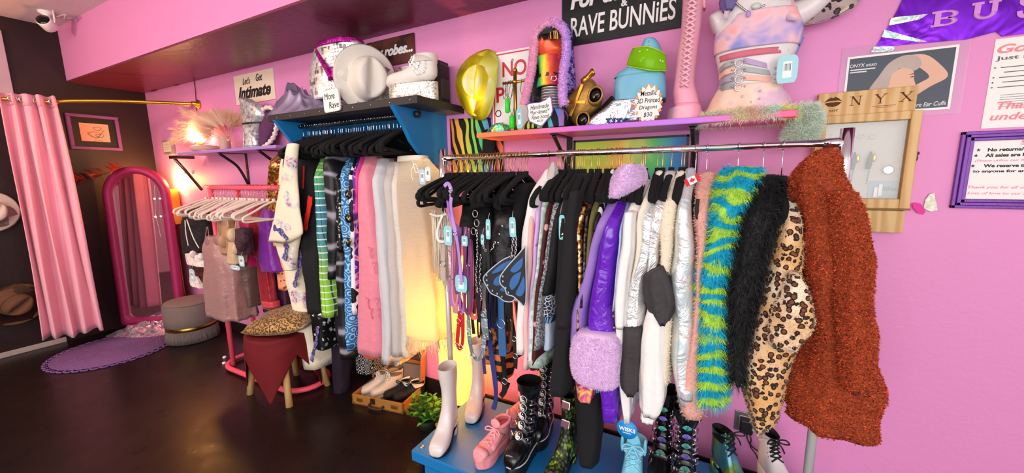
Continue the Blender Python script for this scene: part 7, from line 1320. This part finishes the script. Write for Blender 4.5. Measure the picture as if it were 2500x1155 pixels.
# black boots with yin-yang buckle straps
PAT = mat('#0e0d0f', .22, 0, (30, .15, .006), coat=.4)
def yy_disc(root, M, r):
    part(root, 'white_disc', MB().lathe([(r, 0), (r, .003), (.001, .0035)], 24, M), mat('#f2f0ee', .4), local=True)
    hl = [(r*.92*cos(a), r*.92*sin(a)) for a in np.linspace(-PI/2, PI/2, 12)]+[(-r*.46*cos(a), r*.46+r*.46*sin(a)) for a in np.linspace(PI/2, -PI/2, 9)][1:]+[(r*.46*cos(a), -r*.46+r*.46*sin(a)) for a in np.linspace(PI/2, -PI/2, 9)][1:-1]
    part(root, 'black_half', MB().poly(hl, .001, M @ T2(0, 0, .0036)).poly([(r*.13*cos(a), r*.46+r*.13*sin(a)) for a in np.linspace(0, 2*PI, 9)[:-1]], .0012, M @ T2(-r*.0, 0, .004)) if False else MB().poly(hl, .001, M @ T2(0, 0, .0036)), BLACK, local=True)
    part(root, 'dot', MB().poly([(r*.14*cos(a), r*.46+r*.14*sin(a)) for a in np.linspace(0, 2*PI, 11)[:-1]], .0008, M @ T2(0, 0, .0048)), mat('#f2f0ee', .4), local=True); part(root, 'dot', MB().poly([(r*.14*cos(a), -r*.46+r*.14*sin(a)) for a in np.linspace(0, 2*PI, 11)[:-1]], .0012, M @ T2(0, 0, .0036)), BLACK, local=True)
def fidx(R_, z):
    zs = [r[0][2] for r in R_]; k0 = 4
    for i in range(k0, len(zs)-1):
        if zs[i] <= z <= zs[i+1]: return i+(z-zs[i])/(zs[i+1]-zs[i])
    return len(zs)-1.001
def rptf(R_, f, th, k=1.02):
    i = min(len(R_)-2, int(f)); u = f-i; return rpt(R_, i, th, k)*(1-u)+rpt(R_, i+1, th, k)*u
def buckle_boot(name, label, loc, rz, h, n, deco, L=.27, plat=.05, m=PAT, calf=.062):
    t, R_ = boot(name, label, loc, rz, m, mat('#121214', .4), L, h, .03, plat, calf, lining=VELVET)
    part(t, 'welt', MB().tube([(x, y, plat+.012) for x, y in sole_outline(L, .175, 1.12)], .003, 6, True), mat('#d8d4d2', .5), local=True)
    for k in range(n):
        z = plat+.10+(h-.13)*(k+.2)/n; f0, f1, fm_ = fidx(R_, z-.013), fidx(R_, z+.013), fidx(R_, z)
        s_ = part(t, 'strap', MB().loft([[rptf(R_, f, th, 1.05) for th in np.linspace(-2.6, 2.6, 24)] for f in (f0, f1)], False, False), m, local=True, solid=.004)
        c = rptf(R_, fm_, 0, 1.05)+Vector((.004, 0, 0)); up = (rptf(R_, f1, 0)-rptf(R_, f0, 0)).normalized(); deco(t, c, up, k)
        for sd in (-1, 1):
            b_ = rptf(R_, fm_, sd*.98, 1.14); part(s_, 'buckle', MB().tube([b_+Vector((.013*cos(q), -.016*sd*cos(q)*.9, .021*sin(q))) for q in (.7, 2.44, 3.84, 5.58)], .0032, 6, True).tube([b_+Vector((0, 0, -.012)), b_+Vector((0, 0, .012))], .0025, 5), CHROME, local=True)
    return t, R_
def dec_yy(t, c, up, k):
    n_ = Vector((1, 0, 0)); n_ = (n_-up*n_.dot(up)).normalized(); x_ = up.cross(n_); yy_disc(t, frame(tuple(c), x_, up, n_), .0195)
A5 = math.radians(-92); buckle_boot('yin_yang_boot', 'black knee-high buckle boot with yin-yang discs, front one of the pair', at_shaft(1294, 954, .335, A5, .25), A5, .335, 5, dec_yy)
A6 = math.radians(-84); buckle_boot('yin_yang_boot', 'black knee-high buckle boot with yin-yang discs, taller-looking rear one of the pair', at_shaft(1335, 880, .40, A6, .25), A6, .40, 6, dec_yy)
SHL = [holo('shell_teal', '#3ac8b8', .4, .2, 12, .6), holo('shell_violet', '#a05ad8', .4, .2, 12, .6)]
def dec_shell(t, c, up, k):
    n_ = Vector((1, 0, 0)); n_ = (n_-up*n_.dot(up)).normalized(); x_ = up.cross(n_); M = frame(tuple(c), x_, up, n_); r = .020; m = MB()
    for i in range(7):
        a0 = PI*.12+PI*.76*i/7; a1 = PI*.12+PI*.76*(i+1)/7; m.loft([[(0, -r*.55, .001), (0, -r*.55, .003)], [(r*.6*cos(a0), -r*.4+r*.7*sin(a0), .001), (r*.6*cos((a0+a1)/2), -r*.4+r*.72*sin((a0+a1)/2), .008)], [(r*1.1*cos(a0), -r*.5+r*1.25*sin(a0), .001), (r*1.12*cos((a0+a1)/2), -r*.5+r*1.3*sin((a0+a1)/2), .006)]], False, False, M); m.loft([[(0, -r*.55, .001), (0, -r*.55, .003)], [(r*.6*cos(a1), -r*.4+r*.7*sin(a1), .001), (r*.6*cos((a0+a1)/2), -r*.4+r*.72*sin((a0+a1)/2), .008)], [(r*1.1*cos(a1), -r*.5+r*1.25*sin(a1), .001), (r*1.12*cos((a0+a1)/2), -r*.5+r*1.3*sin((a0+a1)/2), .006)]], False, False, M)
    part(t, 'shell', m, SHL[k % 2], local=True)
A7 = math.radians(-86); t, R_ = buckle_boot('shell_buckle_boot', 'black patent boot with iridescent shell ornaments, front one under the silver puffer', at_shaft(1678, 1020, .33, A7, .25), A7, .33, 5, dec_shell)
part(t, 'paper_stuffing', MB().sphere(tuple(np.mean(np.array(R_[-1]), axis=0)+np.array([0, 0, .0])), (.04, .035, .03), 14, 8), mat('#e8d8c4', .9, 0, (40, .8, .01)), local=True)
A8 = math.radians(-90); buckle_boot('shell_buckle_boot', 'black patent boot with iridescent shell ornaments, dark rear one behind the white sleeve', at_shaft(1625, 975, .36, A8, .25), A8, .36, 5, dec_shell)
# snakeskin boot
SNK = PB('snakeskin'); d_ = SNK.vor(75, 'Distance', 'F1', SNK.map((1, 1, .6))); SNK.bump(d_, .6, .005); SNKm = SNK.fin(SNK.mix(SNK.ramp(SNK.nz(14, 3), [(.36, '#000000'), (.50, '#ffffff')]), SNK.ramp(d_, [(.2, '#9fc83a'), (.6, '#2a3a14')]), SNK.ramp(d_, [(.2, '#4a5a2a'), (.6, '#12140c')])), .35)
A9 = math.radians(-98); t, R_ = boot('snakeskin_boot', 'green snakeskin tall boot beside the black leggings', at_shaft(1392, 962, .36, A9, .25), A9, SNKm, BLACK, .25, .36, .04, 0, .042, lining=BLACK)
for k, i in enumerate((10, 13)):
    c = rpt(R_, i, .2, 1.06); M = frame(tuple(c), (0, 1, 0), (-.3, 0, .95), (.95, 0, .3)); part(t, 'mirror_buckle', MB().box((-.022, -.018, 0), (.022, .018, .008), .003, M), CHROME, local=True)
for px, py in ((1452, 1028), (1453, 1048)): pass
# light blue lace-up boot
LBB = mat('#7ccbe4', .3, 0, (18, .1), .05); A10 = math.radians(-84); t, R_ = boot('light_blue_boot', 'light blue lace-up ankle boot under the round blue tag', at_shaft(1548, 1092, .19, A10, .25), A10, LBB, LBB, .25, .19, .02, .03, .056, wf=.21, lining=mat('#a8dcec', .6)); laces(t, R_, 6, len(R_)-3, mat('#8ad4ea', .5), .6, .0034); eyelets(t, R_, 8, len(R_)-3, CHROME, .8)
for s_ in (-1, 1):
    c = rpt(R_, len(R_)-1, s_*.9, 1.05); part(t, 'shaft_flap', MB().sphere(tuple(c), (.010, .008, .04), 10, 8), LBB, local=True)
c = rpt(R_, len(R_)-1, 0, .8); part(t, 'tongue', MB().sphere((c.x, 0, c.z+.012), (.010, .03, .05), 14, 10), LBB, local=True)
# iridescent and white boots at the right
IRB = PB('iridescent_boot'); IRB = IRB.fin(IRB.ramp(IRB.nz(7, 2, .5, 1.2), [(.3, '#2a4a7a'), (.45, '#3a7a8a'), (.55, '#4a7a3a'), (.66, '#8a8a3a'), (.78, '#3a4a8a')]), .25, .4, coat=.4); A11 = math.radians(-52); t, R_ = boot('iridescent_boot', 'dark iridescent ankle boot with black laces left of the power cables', at_shaft(1766, 1050, .23, A11, .25), A11, IRB, BLACK, .25, .22, .05, 0, .036, lining=BLACK); laces(t, R_, 7, len(R_)-3, BLACK, .6, .003); eyelets(t, R_, 8, len(R_)-3, CHROME, .75)
A12 = math.radians(-68); t, R_ = boot('white_strap_boot', 'white lace-up boot with straps at the right end of the platform', at_shaft(1877, 1072, .185, A12, .24), A12, mat('#efeae6', .4, 0, (24, .1), .06), WHITE, .24, .185, .0, .03, .032, lining=mat('#3a3436', .8)); laces(t, R_, 6, len(R_)-3, BLACK, .6, .0034); eyelets(t, R_, 7, len(R_)-3, CHROME, .8)
for i in (11, 14): part(t, 'strap', MB().loft([[rpt(R_, i, th, 1.10)*.4+rpt(R_, i+1, th, 1.10)*.6 for th in np.linspace(-2.2, 2.2, 20)], [rpt(R_, i, th, 1.10) for th in np.linspace(-2.2, 2.2, 20)]], False, False), WHITE, local=True, solid=.003)
# glitter platform boots on the black shelf
GLT = sequin('silver_glitter', [(0, '#8d857c'), (.4, '#d8d0c4'), (.75, '#fbf6ee')], 170, .3, .5); WB = mat('#efe6dc', .55, 0, (30, .1), .05)
def gboot(label, toe, heel_, y, flip):
    xt, xh = on_top(toe, y-.03), on_top(heel_, y); L = math.hypot(xt-xh, .03)/1.03; rz = math.atan2(-.03, xt-xh)
    t, R_ = boot('glitter_boot', label, (xh, y, BT+.001), rz, WB, GLT, L, L*.42+.02, .02, .085, L*.19, lining=mat('#d8cec2', .8), wf=.2)
    for k in range(4):
        i = min(len(R_)-2, 7+k*(len(R_)-9)//4); ST_ = part(t, 'strap', MB().loft([[rpt(R_, i, th, 1.06)*.3+rpt(R_, i+1, th, 1.06)*.7 for th in np.linspace(-2.0, 2.0, 20)], [rpt(R_, i, th, 1.06) for th in np.linspace(-2.0, 2.0, 20)]], False, False), WHITE, local=True, solid=.004)
        for s_ in (.5, 1.0, 1.5): part(ST_, 'buckle', MB().box((-.006, -.004, -.008), (.006, .004, .008), .001, Matrix.Translation(rpt(R_, i, s_, 1.12)*.6+rpt(R_, i+1, s_, 1.12)*.4)), DCHROME if s_ != 1.0 else CHROME, local=True)
    c = [rpt(R_, i, .75, 1.14) for i in range(7, len(R_))]; part(t, 'strap_chain', MB().tube(c, [.004+.002*(i % 2) for i in range(len(c))], 5), mat('#8a7a6a', .4, .7), local=True)
gboot('white platform boot with silver glitter sole and straps, nearer one on the black shelf', 953, 1066, -.26, 1)
gboot('white platform boot with silver glitter sole, mostly hidden behind its twin', 930, 1030, -.10, 1)

# ================================================================ FLOOR: SUITCASE, PLANT, PAPER LAMP
fl_, fr_, br2 = PZ(860, 985), PZ(985, 1012), PZ(1062, 938); ex = (fr_-fl_); Wc = ex.length; ex.normalize(); ey = Vector((-ex.y, ex.x, 0)); Dc = min(.33, -.03-fr_.y-.02); M = frame(tuple(fl_), ex, ey, (0, 0, 1)); LEA = mat('#b07838', .5, 0, (30, .3, .006), .4)
t = thing('suitcase', 'open tan vintage suitcase on the floor holding shoes', 'suitcase', tuple(fl_)); hc = .075
part(t, 'tray', MB().box((0, 0, 0), (Wc, Dc, .012), .003, M).box((0, 0, 0), (Wc, .014, hc), .004, M).box((0, Dc-.014, 0), (Wc, Dc, hc), .004, M).box((0, 0, 0), (.014, Dc, hc), .004, M).box((Wc-.014, 0, 0), (Wc, Dc, hc), .004, M), LEA)
LM = M @ Matrix.Translation((0, Dc, hc)) @ R3(math.radians(-8), 0, 0); LD = part(t, 'lid', MB().box((0, -.0, 0), (Wc, .012, .30), .003, LM).box((0, -.05, 0), (.012, .0, .30), .003, LM).box((Wc-.012, -.05, 0), (Wc, .0, .30), .003, LM).box((0, -.05, .288), (Wc, .0, .30), .003, LM), LEA)
part(LD, 'lining', MB().box((.014, -.004, .004), (Wc-.014, .0, .286), .001, LM), mat('#6a4a3a', .8, vary=.3)); part(LD, 'lid_pocket', MB().box((.02, -.014, .01), (Wc-.02, -.004, .14), .004, LM), mat('#8a7464', .8, vary=.3)); part(LD, 'lid_strap', MB().box((.02, -.02, .15), (Wc-.02, -.012, .175), .002, LM), mat('#a8662a', .5))
part(t, 'tray_lining', MB().box((.014, .014, .012), (Wc-.014, Dc-.014, .014), 0, M), mat('#5a3a2c', .8))
for x in (.07, Wc-.07): part(t, 'latch', MB().box((x-.025, -.006, .028), (x+.025, .002, .055), .002, M), BRASS); 
part(t, 'lock', MB().box((Wc/2-.05, -.007, .03), (Wc/2-.015, .002, .07), .002, M), mat('#3a2c20', .4, .5)); part(t, 'handle', MB().tube(smoothpath([(Wc/2-.055, -.004, .03), (Wc/2-.05, -.025, .02), (Wc/2, -.03, .016), (Wc/2+.05, -.025, .02), (Wc/2+.055, -.004, .03)], 5), .008, 8, False, M), mat('#3c2416', .5))
for x in (.0, Wc-.02): part(t, 'corner', MB().box((x, -.003, 0), (x+.02, .02, .02), .003, M), mat('#6a4420', .5))
ang = math.atan2(ex.y, ex.x)
def inc(x, y, z=.015): p = M @ Vector((x, y, z)); return (p.x, p.y, p.z)
BB = mat('#d8cabc', .75, 0, (40, .15), .1); A13 = math.radians(-118)
for k, x in enumerate((.155, .245)):
    t, R_ = boot('beige_boot', 'beige lace-up ankle boot in the suitcase, %s one' % ('left' if k == 0 else 'right'), inc(x, .265), A13+ang*0, BB, mat('#e8e0d4', .6), .235, .165, .0, .0, .042, lining=mat('#8a6a52', .8)); laces(t, R_, 6, len(R_)-3, mat('#efe6d8', .7), .5, .003); eyelets(t, R_, 7, len(R_)-3, DCHROME, .65)
for k, x in enumerate((.345, .425)):
    t, R_ = boot('black_shoe', 'black lace-up shoe with white lining in the suitcase, %s one' % ('left' if k == 0 else 'right'), inc(x, .265), A13, cloth('#17171a', .8), BLACK, .225, .10, .0, .0, .034, cat='shoe', lining=WHITE); laces(t, R_, 5, 9, mat('#242428', .7), .5, .003)
# plant
c = PZ(1045, 1040); t = thing('green_plant', 'bushy green leafy artificial plant beside the suitcase on the floor', 'plant', (c.x, c.y, 0)); GRN = [mat('#2f7a22', .5, vary=.3), mat('#5aa436', .5, vary=.3), mat('#1c5218', .5, vary=.3)]
part(t, 'pot', MB().lathe([(.055, 0), (.07, .06), (.066, .062), (.05, .055)], 20), mat('#1c2416', .7), local=True); nst = 0
for s_ in range(34):
    a = s_*2.4; el = random.uniform(.15, 1.35); L = random.uniform(.10, .17); tip = Vector((cos(a)*cos(el)*L*1.05, sin(a)*cos(el)*L, .06+sin(el)*L)); sp = smoothpath([(0, 0, .05), tuple(tip*.5+Vector((0, 0, .04))), tuple(tip)], 4); part(t, 'stem', MB().tube(sp, .002, 4), GRN[2], local=True)
    for k in range(7):
        p = sp[2+k] if 2+k < len(sp) else sp[-1]; b_ = a+k*2.4; mb = MB(); leaf(mb, p, (cos(b_), sin(b_), random.uniform(.0, .8)), (0, 0, 1), random.uniform(.035, .055), .013); part(t, 'leaf', mb, GRN[random.choice((0, 0, 1, 1, 2))], local=True)
# glowing paper lamp against the wall
PLM = PB('paper_shade'); PLM = PLM.fin(PLM.mix(PLM.axis(2, 0, 1), '#ffe27a', '#fff0b8'), .8, emis=.9, ecol='#ffe48a', trans=.55)
lx = xat(1124, -.15, .15); t = thing('paper_lamp', 'tall glowing yellow paper floor lamp behind the white boots', 'lamp', (lx, -.15, 0)); part(t, 'shade', MB().lathe([(.08, .12), (.115, .16), (.13, .35), (.13, .75), (.115, 1.0), (.10, 1.08)], 36, None, False), PLM, local=True, solid=.003); part(t, 'base', MB().lathe([(.07, 0), (.07, .012), (.012, .02), (.01, .12)], 24), BLACKM, local=True); part(t, 'shade_rib', MB().tube([(.072*cos(a), .072*sin(a), .121) for a in np.linspace(0, 2*PI, 29)[:-1]], .003, 5, True), mat('#d8a838', .6), local=True)
pts = [PZ(1062, 955, .004), PZ(1075, 962, .004), PZ(1090, 966, .004)]; one('white_cable', 'white cable lying on the floor by the foot of the paper lamp', 'cable', MB().tube(smoothpath([PZ(1056, 950, .005), PZ(1085, 962, .005), PZ(1120, 966, .005), PZ(1150, 985, .005)], 4), .004, 6), WHITE)
